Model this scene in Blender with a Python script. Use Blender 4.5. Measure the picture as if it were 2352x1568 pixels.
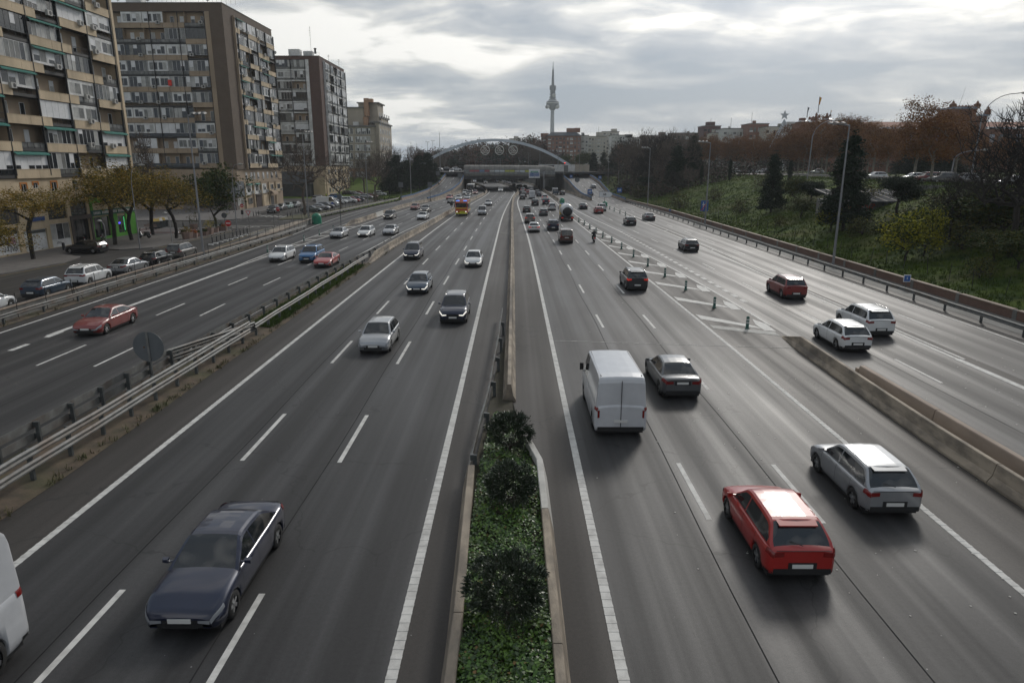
import bpy, math, random
import numpy as np
from math import sin, cos, pi, sqrt, atan2, radians
from mathutils import Vector, Matrix
sc = bpy.context.scene
for o in list(bpy.data.objects):
	bpy.data.objects.remove(o)
col = sc.collection
F, CX, CY, CAMH = 1568.0, 1176.0, 784.0, 10.3
PIT = math.atan((784 - 378) / F)
YAW = math.atan(7.0 / (F / cos(PIT)))
cam_d = bpy.data.cameras.new('camera')
cam_d.lens = 24.0; cam_d.sensor_width = 36.0; cam_d.clip_start = 0.1; cam_d.clip_end = 12000
cam = bpy.data.objects.new('camera', cam_d); col.objects.link(cam)
cam.location = (0, 0, CAMH); cam.rotation_euler = (pi / 2 - PIT, 0, YAW)
sc.camera = cam
SUN_AZ, SUN_EL = radians(24), radians(30)      # azimuth to the right of the road direction (+Y)
sun_d = bpy.data.lights.new('sun', 'SUN'); sun_d.energy = 1.5; sun_d.angle = radians(11); sun_d.color = (1, .95, .88)
sun = bpy.data.objects.new('sun', sun_d); col.objects.link(sun)
sdir = Vector((sin(SUN_AZ) * cos(SUN_EL), cos(SUN_AZ) * cos(SUN_EL), sin(SUN_EL)))
sun.rotation_euler = sdir.to_track_quat('Z', 'Y').to_euler()
sun.location = (60, 60, 120)
world = bpy.data.worlds.new("World"); sc.world = world; world.use_nodes = True
def build_world():
	nt = world.node_tree; N = nt.nodes; L = nt.links
	for n in list(N): N.remove(n)
	out = N.new('ShaderNodeOutputWorld'); bg = N.new('ShaderNodeBackground')
	bg.inputs['Strength'].default_value = 0.1
	L.new(bg.outputs[0], out.inputs[0])
	sky = N.new('ShaderNodeTexSky'); sky.sky_type = 'NISHITA'; sky.sun_disc = False
	sky.sun_elevation = SUN_EL; sky.sun_rotation = SUN_AZ; sky.dust_density = 2.0
	geo = N.new('ShaderNodeTexCoord'); sep = N.new('ShaderNodeSeparateXYZ'); L.new(geo.outputs['Generated'], sep.inputs[0])
	def m(op, a, b=None, c=None, clamp=False):
		n = N.new('ShaderNodeMath'); n.operation = op; n.use_clamp = clamp
		for i, v in enumerate((a, b, c)):
			if v is None: continue
			if isinstance(v, (int, float)): n.inputs[i].default_value = v
			else: L.new(v, n.inputs[i])
		return n.outputs[0]
	z = m('MAXIMUM', sep.outputs[2], 0.0)
	k = m('DIVIDE', 1.0, m('ADD', z, 0.15))
	px = m('MULTIPLY', sep.outputs[0], k); py = m('MULTIPLY', sep.outputs[1], k)
	cmb = N.new('ShaderNodeCombineXYZ'); L.new(m('MULTIPLY', px, 0.85), cmb.inputs[0]); L.new(py, cmb.inputs[1])
	def noise(scale, det, rough, off, dist=0.0):
		mp = N.new('ShaderNodeVectorMath'); mp.operation = 'ADD'; mp.inputs[1].default_value = off; L.new(cmb.outputs[0], mp.inputs[0])
		n = N.new('ShaderNodeTexNoise'); n.inputs['Scale'].default_value = scale; n.inputs['Detail'].default_value = det
		n.inputs['Roughness'].default_value = rough; n.inputs['Distortion'].default_value = dist; L.new(mp.outputs[0], n.inputs['Vector']); return n.outputs[0]
	big = noise(.62, 3, .5, (3.1, 1.7, 0), .3); mid = noise(1.9, 6, .52, (7.3, 2.2, 4.0), .4); fine = noise(5.0, 5, .55, (1.0, 9.0, 2.0), .5)
	d = m('ADD', m('MULTIPLY', big, .52), m('ADD', m('MULTIPLY', mid, .42), m('MULTIPLY', fine, .11)))
	ramp = N.new('ShaderNodeValToRGB'); L.new(d, ramp.inputs[0])
	e = ramp.color_ramp.elements
	e[0].position = .425; e[0].color = (.33, .41, .51, 1)
	e[1].position = .605; e[1].color = (1.45, 1.42, 1.35, 1)
	for p, c in ((.465, (.41, .475, .56)), (.51, (.54, .59, .65)), (.545, (.72, .75, .78)), (.572, (1.0, 1.0, .97))):
		q = ramp.color_ramp.elements.new(p); q.color = (*c, 1)
	dot = N.new('ShaderNodeVectorMath'); dot.operation = 'DOT_PRODUCT'; L.new(geo.outputs['Generated'], dot.inputs[0]); dot.inputs[1].default_value = sdir
	g = m('POWER', m('MAXIMUM', dot.outputs['Value'], 0.0), 26.0)
	g2 = m('POWER', m('MAXIMUM', dot.outputs['Value'], 0.0), 5.0)
	gl = m('MULTIPLY', m('ADD', m('ADD', 0.86, m('MULTIPLY', g, 1.5)), m('MULTIPLY', g2, .34)), 9.1)
	sc1 = N.new('ShaderNodeVectorMath'); sc1.operation = 'SCALE'; L.new(ramp.outputs[0], sc1.inputs[0]); L.new(gl, sc1.inputs[3])
	mix = N.new('ShaderNodeMix'); mix.data_type = 'RGBA'; mix.inputs[0].default_value = .90
	L.new(sky.outputs[0], mix.inputs[6]); L.new(sc1.outputs[0], mix.inputs[7])
	hz = m('POWER', m('SUBTRACT', 1.0, z, None, True), 22.0)
	mix2 = N.new('ShaderNodeMix'); mix2.data_type = 'RGBA'; L.new(m('MULTIPLY', hz, .72), mix2.inputs[0])
	L.new(mix.outputs[2], mix2.inputs[6]); mix2.inputs[7].default_value = (4.6, 5.4, 6.4, 1)
	L.new(mix2.outputs[2], bg.inputs[0])
build_world()
sc.view_settings.view_transform = 'Standard'; sc.view_settings.look = 'None'
sc.view_settings.exposure = -0.15; sc.view_settings.gamma = 1.0; sc.view_settings.use_curve_mapping = False
sc.cycles.use_denoising = True
sc.cycles.max_bounces = 5; sc.cycles.diffuse_bounces = 2; sc.cycles.glossy_bounces = 3; sc.cycles.transparent_max_bounces = 6; sc.cycles.volume_bounces = 1
_cp, _sp, _cy, _sy = cos(PIT), sin(PIT), cos(YAW), sin(YAW)
def ray(px, py):
	u = (px - CX) / F; v = (py - CY) / F
	dx, dy, dz = u, _cp - v * _sp, -_sp - v * _cp
	return (dx * _cy - dy * _sy, dx * _sy + dy * _cy, dz)
def G(px, py, z=0.0):
	d = ray(px, py); t = (z - CAMH) / d[2]
	return Vector((d[0] * t, d[1] * t, z))
def PX(px, py, X):
	d = ray(px, py); t = X / d[0]; return Vector((X, d[1] * t, CAMH + d[2] * t))
def PY(px, py, Y):
	d = ray(px, py); t = Y / d[1]; return Vector((d[0] * t, Y, CAMH + d[2] * t))
def crop(s, ox, oy):
	return lambda x, y: ((x / s + ox) * .765625, (y / s + oy) * .765625)
def tag(o, label=None, cat=None, group=None, kind=None):
	if label: o['label'] = label
	if cat: o['category'] = cat
	if group: o['group'] = group
	if kind: o['kind'] = kind
	return o
def thing(name, label, cat, loc=(0, 0, 0), rz=0.0, group=None):
	o = bpy.data.objects.new(name, None); o.empty_display_size = .3; col.objects.link(o)
	o.location = loc; o.rotation_euler = (0, 0, rz)
	return tag(o, label, cat, group)
def put(name, me, parent=None, loc=None, rz=None, mat=None):
	o = bpy.data.objects.new(name, me); col.objects.link(o)
	if parent is not None: o.parent = parent
	if loc is not None: o.location = loc
	if rz is not None: o.rotation_euler = (0, 0, rz)
	if mat is not None and len(me.materials):
		o.material_slots[0].link = 'OBJECT'; o.material_slots[0].material = mat
	return o
class MB:
	def __init__(s): s.v = []; s.f = []; s.mi = []; s.sm = []; s.uv = None
	def add(s, vs, fs, mi=0, sm=False):
		b = len(s.v); s.v.extend([tuple(p) for p in vs])
		for f in fs: s.f.append([b + i for i in f]); s.mi.append(mi); s.sm.append(sm)
	def box(s, x0, x1, y0, y1, z0, z1, mi=0):
		s.add([(x0, y0, z0), (x1, y0, z0), (x1, y1, z0), (x0, y1, z0), (x0, y0, z1), (x1, y0, z1), (x1, y1, z1), (x0, y1, z1)],
              [(3, 2, 1, 0), (4, 5, 6, 7), (0, 1, 5, 4), (1, 2, 6, 5), (2, 3, 7, 6), (3, 0, 4, 7)], mi)
	def quad(s, a, b, c, d, mi=0): s.add([a, b, c, d], [(0, 1, 2, 3)], mi)
	def tube(s, pts, rad, n=6, mi=0, cap=True, sm=True):
		pts = [Vector(p) for p in pts]
		if isinstance(rad, (int, float)): rad = [rad] * len(pts)
		vs = [];
		for i, p in enumerate(pts):
			d = (pts[min(i + 1, len(pts) - 1)] - pts[max(i - 1, 0)])
			if d.length < 1e-9: d = Vector((0, 0, 1))
			d.normalize(); a = Vector((0, 0, 1)) if abs(d.z) < .9 else Vector((1, 0, 0))
			u = d.cross(a).normalized(); w = d.cross(u)
			for k in range(n):
				t = 2 * pi * k / n; q = p + (u * cos(t) + w * sin(t)) * rad[i]; vs.append(tuple(q))
		fs = [(i * n + k, i * n + (k + 1) % n, (i + 1) * n + (k + 1) % n, (i + 1) * n + k) for i in range(len(pts) - 1) for k in range(n)]
		s.add(vs, fs, mi, sm)
		if cap: s.add(vs[:n], [tuple(range(n))], mi); s.add(vs[-n:], [tuple(reversed(range(n)))], mi)
	def lathe(s, prof, n=16, c=(0, 0, 0), axis='Z', mi=0, sm=True, cap=True):
		vs = []
		for r, h in prof:
			for k in range(n):
				t = 2 * pi * k / n; a, b = r * cos(t), r * sin(t)
				vs.append((c[0] + a, c[1] + b, c[2] + h) if axis == 'Z' else ((c[0] + h, c[1] + a, c[2] + b) if axis == 'X' else (c[0] + a, c[1] + h, c[2] + b)))
		fs = [(i * n + k, i * n + (k + 1) % n, (i + 1) * n + (k + 1) % n, (i + 1) * n + k) for i in range(len(prof) - 1) for k in range(n)]
		s.add(vs, fs, mi, sm)
		if cap:
			if prof[0][0] > 1e-4: s.add(vs[:n], [tuple(range(n))], mi)
			if prof[-1][0] > 1e-4: s.add(vs[-n:], [tuple(range(n))], mi)
	def prism(s, poly, z0, z1, mi=0):
		n = len(poly)
		s.add([(x, y, z0) for x, y in poly] + [(x, y, z1) for x, y in poly],
              [tuple(reversed(range(n))), tuple(range(n, 2 * n))] + [(i, (i + 1) % n, n + (i + 1) % n, n + i) for i in range(n)], mi)
	def grid(s, rows, mi=0, sm=True, flip=False):
		n = len(rows[0]); vs = [p for r in rows for p in r]
		fs = []
		for i in range(len(rows) - 1):
			for k in range(n - 1):
				q = (i * n + k, i * n + k + 1, (i + 1) * n + k + 1, (i + 1) * n + k)
				fs.append(tuple(reversed(q)) if flip else q)
		s.add(vs, fs, mi, sm)
	def mesh(s, name, mats):
		me = bpy.data.meshes.new(name); me.from_pydata(s.v, [], s.f)
		if not isinstance(mats, (list, tuple)): mats = [mats]
		for m_ in mats: me.materials.append(m_)
		me.polygons.foreach_set('material_index', s.mi); me.polygons.foreach_set('use_smooth', s.sm)
		me.update(); return me
	def build(s, name, mats, parent=None, loc=None, rz=None):
		return put(name, s.mesh(name, mats), parent, loc, rz)
def quads_mesh(name, V, mats, mi=None, smooth=False):
	"""V: numpy (n,4,3) separate quads."""
	n = V.shape[0]; me = bpy.data.meshes.new(name)
	me.vertices.add(n * 4); me.vertices.foreach_set('co', V.reshape(-1).astype(np.float32))
	me.loops.add(n * 4); me.loops.foreach_set('vertex_index', np.arange(n * 4, dtype=np.int32))
	me.polygons.add(n); me.polygons.foreach_set('loop_start', np.arange(0, n * 4, 4, dtype=np.int32))
	try: me.polygons.foreach_set('loop_total', np.full(n, 4, dtype=np.int32))
	except Exception: pass
	for m_ in (mats if isinstance(mats, (list, tuple)) else [mats]): me.materials.append(m_)
	if mi is not None: me.polygons.foreach_set('material_index', mi.astype(np.int32))
	me.update(calc_edges=True); return me
def lerp(a, b, t): return a + (b - a) * t
def sstep(t): t = max(0.0, min(1.0, t)); return t * t * (3 - 2 * t)
def knots(ks):
	ks = sorted(ks)
	def f(y):
		if y <= ks[0][0]: return ks[0][1]
		if y >= ks[-1][0]: return ks[-1][1]
		for i in range(len(ks) - 1):
			if ks[i][0] <= y <= ks[i + 1][0]:
				x0, y0 = ks[i]; x1, y1 = ks[i + 1]; h = x1 - x0
				m0 = (y1 - ks[i - 1][1]) / (x1 - ks[i - 1][0]) if i > 0 else (y1 - y0) / h
				m1 = (ks[i + 2][1] - y0) / (ks[i + 2][0] - x0) if i + 2 < len(ks) else (y1 - y0) / h
				t = (y - x0) / h; t2 = t * t; t3 = t2 * t
				return (2*t3-3*t2+1)*y0 + (t3-2*t2+t)*h*m0 + (-2*t3+3*t2)*y1 + (t3-t2)*h*m1
	return f
def frange(a, b, d):
	n = max(1, int(math.ceil((b - a) / d - 1e-6))); return [a + (b - a) * i / n for i in range(n + 1)]
_M = {}
def mat(name, c, rough=.6, metal=0.0, c2=None, scale=3.0, bump=0.0, bscale=None, coat=0.0, emis=None, es=1.0, world=False, lo=.35, hi=.65, spec=.5, detail=5, two=None, stretch=None):
	if name in _M: return _M[name]
	m = bpy.data.materials.new(name); m.use_nodes = True; nt = m.node_tree; N = nt.nodes; L = nt.links
	b = N['Principled BSDF']; b.inputs['Roughness'].default_value = rough; b.inputs['Metallic'].default_value = metal
	b.inputs['Specular IOR Level'].default_value = spec
	if coat: b.inputs['Coat Weight'].default_value = coat; b.inputs['Coat Roughness'].default_value = .06
	if emis: b.inputs['Emission Color'].default_value = (*emis, 1); b.inputs['Emission Strength'].default_value = es
	b.inputs['Base Color'].default_value = (*c, 1)
	if c2 is not None or bump:
		if world: g = N.new('ShaderNodeNewGeometry').outputs['Position']
		else: g = N.new('ShaderNodeTexCoord').outputs['Object']
		if stretch:
			mp = N.new('ShaderNodeVectorMath'); mp.operation = 'MULTIPLY'; mp.inputs[1].default_value = stretch; L.new(g, mp.inputs[0]); g = mp.outputs[0]
	if c2 is not None:
		n = N.new('ShaderNodeTexNoise'); n.inputs['Scale'].default_value = scale; n.inputs['Detail'].default_value = detail; n.inputs['Roughness'].default_value = .6
		L.new(g, n.inputs['Vector'])
		r = N.new('ShaderNodeValToRGB'); L.new(n.outputs[0], r.inputs[0]); e = r.color_ramp.elements
		e[0].position = lo; e[0].color = (*c, 1); e[1].position = hi; e[1].color = (*c2, 1)
		last = r.outputs[0]
		if two:     # a second, larger stain layer: (colour, scale, amount)
			n2 = N.new('ShaderNodeTexNoise'); n2.inputs['Scale'].default_value = two[1]; n2.inputs['Detail'].default_value = 4; L.new(g, n2.inputs['Vector'])
			mr = N.new('ShaderNodeMapRange'); mr.inputs[1].default_value = .48; mr.inputs[2].default_value = .68; mr.inputs[4].default_value = two[2]; L.new(n2.outputs[0], mr.inputs[0])
			mx = N.new('ShaderNodeMix'); mx.data_type = 'RGBA'; L.new(mr.outputs[0], mx.inputs[0]); L.new(last, mx.inputs[6]); mx.inputs[7].default_value = (*two[0], 1); last = mx.outputs[2]
		L.new(last, b.inputs['Base Color'])
	if bump:
		n = N.new('ShaderNodeTexNoise'); n.inputs['Scale'].default_value = bscale or scale * 6; n.inputs['Detail'].default_value = 4; L.new(g, n.inputs['Vector'])
		bp = N.new('ShaderNodeBump'); bp.inputs['Strength'].default_value = bump; bp.inputs['Distance'].default_value = .02; L.new(n.outputs[0], bp.inputs['Height']); L.new(bp.outputs[0], b.inputs['Normal'])
	_M[name] = m; return m
def asphalt(name, base, streak, rough=.5, tracks=True):
	"""UV in metres: u across the carriageway, v along it."""
	m = bpy.data.materials.new(name); m.use_nodes = True; nt = m.node_tree; N = nt.nodes; L = nt.links; b = N['Principled BSDF']
	uv = N.new('ShaderNodeUVMap').outputs[0]
	def vmul(v, s):
		q = N.new('ShaderNodeVectorMath'); q.operation = 'MULTIPLY'; q.inputs[1].default_value = s; L.new(v, q.inputs[0]); return q.outputs[0]
	def noise(v, sc_, det=4, ro=.55):
		n = N.new('ShaderNodeTexNoise'); n.inputs['Scale'].default_value = sc_; n.inputs['Detail'].default_value = det; n.inputs['Roughness'].default_value = ro; L.new(v, n.inputs['Vector']); return n.outputs[0]
	def math_(op, a, b_=None, cl=False):
		n = N.new('ShaderNodeMath'); n.operation = op; n.use_clamp = cl
		for i, v in enumerate((a, b_)):
			if v is None: continue
			if isinstance(v, (int, float)): n.inputs[i].default_value = v
			else: L.new(v, n.inputs[i])
		return n.outputs[0]
	long_ = noise(vmul(uv, (1.5, .015, 1)), 1.0, 5, .5)
	patch = noise(vmul(uv, (.25, .05, 1)), 1.0, 3)
	grain = noise(uv, 45.0, 2, .8); grain2 = noise(uv, 9.0, 3, .7)
	f = math_('ADD', math_('MULTIPLY', long_, .55), math_('MULTIPLY', patch, .45))
	if tracks:
		sx = N.new('ShaderNodeSeparateXYZ'); L.new(uv, sx.inputs[0])
		w = math_('COSINE', math_('MULTIPLY', sx.outputs[0], 2 * pi / 1.75)); w = math_('MULTIPLY', w, .055)
		f = math_('ADD', f, w)
	r = N.new('ShaderNodeValToRGB'); L.new(f, r.inputs[0]); e = r.color_ramp.elements
	e[0].position = .425; e[0].color = (*streak, 1); e[1].position = .62; e[1].color = (*base, 1)
	gm = N.new('ShaderNodeMapRange'); gm.inputs[1].default_value = .3; gm.inputs[2].default_value = .7; gm.inputs[3].default_value = .5; gm.inputs[4].default_value = 1.6
	L.new(math_('ADD', math_('MULTIPLY', grain, .7), math_('MULTIPLY', grain2, .3)), gm.inputs[0])
	sc1 = N.new('ShaderNodeVectorMath'); sc1.operation = 'SCALE'; L.new(r.outputs[0], sc1.inputs[0]); L.new(gm.outputs[0], sc1.inputs[3])
	vo = N.new('ShaderNodeTexVoronoi'); vo.inputs['Scale'].default_value = 1.4; L.new(uv, vo.inputs['Vector'])
	fl = math_('LESS_THAN', vo.outputs['Distance'], .028)
	fl2 = math_('MULTIPLY', fl, math_('GREATER_THAN', noise(uv, .21, 2), .5))
	mx = N.new('ShaderNodeMix'); mx.data_type = 'RGBA'; L.new(math_('MULTIPLY', fl2, .6), mx.inputs[0]); L.new(sc1.outputs[0], mx.inputs[6]); mx.inputs[7].default_value = (.3, .3, .29, 1)
	vc = N.new('ShaderNodeTexVoronoi'); vc.feature = 'DISTANCE_TO_EDGE'; vc.inputs['Scale'].default_value = .16
	wob = N.new('ShaderNodeVectorMath'); wob.operation = 'ADD'; nn = N.new('ShaderNodeTexNoise'); nn.inputs['Scale'].default_value = 1.1; L.new(uv, nn.inputs['Vector']); L.new(uv, wob.inputs[0]); L.new(nn.outputs['Color'], wob.inputs[1])
	L.new(wob.outputs[0], vc.inputs['Vector'])
	cr = math_('MULTIPLY', math_('LESS_THAN', vc.outputs['Distance'], .0035), math_('GREATER_THAN', noise(uv, .05, 1), .50))
	mx2 = N.new('ShaderNodeMix'); mx2.data_type = 'RGBA'; L.new(math_('MULTIPLY', cr, .6), mx2.inputs[0]); L.new(mx.outputs[2], mx2.inputs[6]); mx2.inputs[7].default_value = (.012, .012, .012, 1)
	L.new(mx2.outputs[2], b.inputs['Base Color'])
	rr = N.new('ShaderNodeMapRange'); rr.inputs[1].default_value = .38; rr.inputs[2].default_value = .62; rr.inputs[3].default_value = rough + .1; rr.inputs[4].default_value = rough - .06
	L.new(f, rr.inputs[0]); L.new(rr.outputs[0], b.inputs['Roughness']); b.inputs['Specular IOR Level'].default_value = .36
	bp = N.new('ShaderNodeBump'); bp.inputs['Strength'].default_value = .35; bp.inputs['Distance'].default_value = .01; L.new(grain, bp.inputs['Height']); L.new(bp.outputs[0], b.inputs['Normal'])
	return m
M_lane = asphalt('asphalt_lane', (.049, .048, .049), (.022, .0215, .022), .53)
M_shoulder = asphalt('asphalt_shoulder', (.045, .039, .035), (.033, .029, .026), .62, False)
M_street = asphalt('asphalt_street', (.048, .043, .039), (.030, .028, .026), .7, False)
M_paint = mat('road_paint', (.60, .59, .56), .7, c2=(.36, .35, .33), scale=2.5, bump=.3, bscale=40, world=True, lo=.4, hi=.75)
M_paint_old = mat('road_paint_worn', (.46, .45, .42), .75, c2=(.27, .265, .25), scale=2.2, world=True, bump=.3, bscale=40)
M_conc = mat('concrete_beige', (.36, .30, .23), .8, c2=(.19, .16, .125), scale=1.6, bump=.5, bscale=25, world=True, two=((.085, .075, .065), .5, .8), stretch=(1, .45, 1.2), lo=.4, hi=.6)
M_conc_grey = mat('concrete_grey', (.20, .195, .18), .8, c2=(.13, .127, .12), scale=.9, bump=.4, bscale=14, world=True, two=((.08, .078, .07), .2, .5), stretch=(1, 1, .4))
M_conc_white = mat('concrete_white', (.55, .54, .50), .8, c2=(.4, .39, .36), scale=1.5, world=True)
M_dark_conc = mat('concrete_dark', (.035, .035, .037), .85, c2=(.06, .06, .06), scale=.6, world=True)  # near-black concrete tone for bridge beams, canopy and inner walls
M_galv = mat('galvanised_steel', (.20, .205, .20), .6, .3, c2=(.125, .125, .12), scale=2.0, world=True, two=((.13, .085, .055), .9, .55))
M_galv_dark = mat('weathered_steel_post', (.11, .12, .12), .55, .3, c2=(.06, .065, .065), scale=4, world=True)
M_lamp_post = mat('lamp_post_steel', (.26, .265, .275), .5, .4, c2=(.2, .2, .21), scale=1.2)
M_black = mat('black_metal', (.018, .018, .02), .5, .2)
M_blue_rail = mat('blue_painted_rail', (.025, .09, .22), .6, c2=(.035, .12, .26), scale=1, world=True)
M_soil = mat('bare_soil', (.125, .09, .06), .95, c2=(.06, .046, .032), scale=1.4, bump=.8, bscale=9, world=True, two=((.05, .06, .02), .5, .6))
M_pave = mat('grey_paving', (.15, .14, .13), .85, c2=(.11, .10, .095), scale=1.2, bump=.2, world=True)
M_pave_red = mat('red_paving', (.16, .085, .07), .85, c2=(.12, .07, .06), scale=1.2, bump=.2, world=True)
M_glass = mat('dark_glass', (.012, .015, .017), .05, 0, c2=(.075, .072, .066), scale=1.7, lo=.5, hi=.68, detail=1, spec=.9)
M_pane_dark = mat('window_pane_dark', (.02, .024, .028), .1, 0, spec=.7)
M_pane_mid = mat('window_pane_curtained', (.19, .19, .175), .3, 0, c2=(.08, .085, .085), scale=1.2, world=True, spec=.6)
M_pane_light = mat('window_pane_blind', (.42, .42, .40), .4, 0, c2=(.3, .3, .29), scale=1.5, world=True)
M_white_frame = mat('white_window_frame', (.70, .70, .70), .5, c2=(.46, .46, .45), scale=1.0, world=True)
M_white_wall = mat('white_painted_wall', (.70, .70, .69), .75, c2=(.45, .45, .43), scale=.6, world=True)
M_shutter = mat('white_roller_shutter', (.68, .685, .69), .6, c2=(.55, .555, .56), scale=.8, world=True)
M_beige = mat('beige_render', (.58, .46, .31), .8, c2=(.42, .335, .225), scale=.5, bump=.1, world=True, two=((.27, .21, .145), .35, .4), stretch=(1, 1, .35))
M_beige2 = mat('brownish_beige_render', (.36, .275, .19), .8, c2=(.29, .22, .155), scale=.5, world=True, two=((.18, .14, .10), .3, .4), stretch=(1, 1, .35))
M_blackpanel = mat('black_fascia', (.016, .016, .017), .6, c2=(.03, .03, .03), scale=1, world=True)
M_awning = mat('green_awning_cloth', (.02, .16, .13), .8, c2=(.015, .11, .09), scale=2, world=True)
M_ac = mat('off_white_unit', (.42, .41, .38), .55, c2=(.33, .32, .3), scale=2)
M_rubber = mat('tyre_rubber', (.012, .012, .012), .75)
M_rim = mat('alloy_rim', (.42, .43, .44), .3, .9)
M_rim_dark = mat('steel_wheel_dark', (.06, .06, .065), .45, .6)
M_trim = mat('black_plastic_trim', (.015, .015, .016), .55)
M_chrome = mat('chrome', (.6, .6, .6), .2, 1.0)
M_lampw = mat('headlamp_lens', (.26, .27, .29), .12, 0, spec=.9)
M_lampon = mat('headlamp_lit', (.8, .8, .75), .2, emis=(1, .95, .85), es=.75)
M_tail = mat('tail_lamp_red', (.17, .009, .008), .2, spec=.8)
M_tailon = mat('tail_lamp_lit', (.5, .02, .01), .3, emis=(1, .04, .02), es=.22)
M_plate = mat('plate_white', (.6, .6, .58), .5)
def brick_mat(name, c1, c2, mortar, sc_):
	m = bpy.data.materials.new(name); m.use_nodes = True; N = m.node_tree.nodes; L = m.node_tree.links; b = N['Principled BSDF']; b.inputs['Roughness'].default_value = .85
	g = N.new('ShaderNodeTexCoord').outputs['Object']
	sx = N.new('ShaderNodeSeparateXYZ'); L.new(g, sx.inputs[0]); ad = N.new('ShaderNodeMath'); L.new(sx.outputs[0], ad.inputs[0]); L.new(sx.outputs[1], ad.inputs[1])
	cm = N.new('ShaderNodeCombineXYZ'); L.new(ad.outputs[0], cm.inputs[0]); L.new(sx.outputs[2], cm.inputs[1])
	t = N.new('ShaderNodeTexBrick'); t.inputs['Color1'].default_value = (*c1, 1); t.inputs['Color2'].default_value = (*c2, 1); t.inputs['Mortar'].default_value = (*mortar, 1)
	t.inputs['Scale'].default_value = sc_; t.inputs['Brick Width'].default_value = .25; t.inputs['Row Height'].default_value = .075; t.inputs['Mortar Size'].default_value = .01
	L.new(cm.outputs[0], t.inputs['Vector'])
	n = N.new('ShaderNodeTexNoise'); n.inputs['Scale'].default_value = .6; n.inputs['Detail'].default_value = 5; L.new(g, n.inputs['Vector'])
	mr = N.new('ShaderNodeMapRange'); mr.inputs[3].default_value = .7; mr.inputs[4].default_value = 1.25; L.new(n.outputs[0], mr.inputs[0])
	s = N.new('ShaderNodeVectorMath'); s.operation = 'SCALE'; L.new(t.outputs['Color'], s.inputs[0]); L.new(mr.outputs[0], s.inputs[3]); L.new(s.outputs[0], b.inputs['Base Color'])
	return m
M_brick_brown = brick_mat('brown_brickwork', (.135, .095, .065), (.105, .072, .05), (.10, .085, .07), 1.0)
M_brick_red = brick_mat('dark_red_brickwork', (.115, .055, .04), (.09, .045, .033), (.09, .07, .06), 1.0)
M_brick_wall = brick_mat('red_brick_wall', (.165, .082, .056), (.12, .06, .044), (.17, .14, .115), 1.0)
M_brick_far = brick_mat('red_brick_far', (.27, .125, .085), (.22, .10, .07), (.2, .14, .11), 1.0)
# ================================================================== SETTING: ground, roads, markings
def klin(ks):
	ys = [k[0] for k in ks]; xs = [k[1] for k in ks]
	return lambda y: float(np.interp(y, ys, xs))
fA = knots([(-15, -13.3), (11, -13.3), (93, -13.25), (146, -12.7), (183, -11.9), (240, -10.0), (278, -10.2), (320, -13.2), (360, -18), (420, -26), (480, -40)])
fB = knots([(-15, -2.55), (11, -2.55), (90, -2.65), (148, -2.5), (235, -.9), (268, -.3), (298, -1.9), (360, -7), (420, -13.5), (480, -27)])
fM = knots([(-15, -.2), (29, -.25), (85, -.4), (162, -.7), (220, -.4), (259, 1.1), (285, .9), (310, -.2), (360, -4), (405, -8.5), (470, -21)])
fC = knots([(-15, 2.26), (11, 2.26), (92, 2.0), (150, 1.2), (200, .7), (253, 2.0), (300, 1.3), (360, -2.5), (405, -6.5), (480, -21)])
fD = knots([(-15, 12.6), (40, 12.6), (96, 11.9), (130, 11.4), (204, 11.5), (259, 10.7), (305, 9.9), (360, 7.5), (405, 4), (480, -9)])
fR = knots([(-15, -18.9), (20, -18.8), (60, -18.6), (106, -17.8), (124, -16.9), (160, -15.3), (200, -14.2), (240, -12.3), (276, -12.0), (320, -15), (360, -19.6), (420, -27.6), (480, -41.5)])
fL = knots([(-15, -32.4), (20, -32.5), (70, -32.7), (105, -33.7), (120, -34.7), (150, -35.8), (175, -34.8), (200, -33.2)])
fG1 = knots([(70, -29.05), (76, -29.4), (111, -30.0), (130, -30.4), (165, -29.8), (200, -26.2)])
fG2 = knots([(70, -28.95), (87, -28.5), (104, -27.7), (127, -26.9), (157, -26.0), (178, -24.8), (220, -21.6), (260, -19.8), (300, -19.8), (345, -21), (405, -28), (480, -46)])
fQ1 = knots([(-15, 16.9), (45, 16.9), (66, 16.3), (106, 13.9), (130, 13.0), (170, 12.8), (200, 13.6), (259, 12.8), (305, 12), (360, 9.5), (405, 6.5), (480, -6)])
fQ2 = knots([(-15, 24.3), (20, 24.3), (65, 24.0), (89, 24.1), (130, 23.5), (211, 22.9)])
fQ3 = knots([(-15, 30.3), (11, 30.3), (150, 29.9), (200, 30.4)])
bL = klin([(-20, -34.9), (104, -34.9), (109, -40), (130, -39.4), (150, -38.2), (175, -36.4), (200, -34.6), (200.5, -25), (225, -24), (250, -22.5), (270, -21), (285, -20.8), (345, -22), (405, -30), (480, -52)])
bR = klin([(-20, 34.0), (150, 34.0), (196, 32.6), (200, 23), (225, 21.6), (250, 21.5), (270, 21), (285, 19.6), (320, 17), (360, 14), (405, 9.5), (480, -4)])
cl = lambda x: (lambda y: x)
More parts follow.
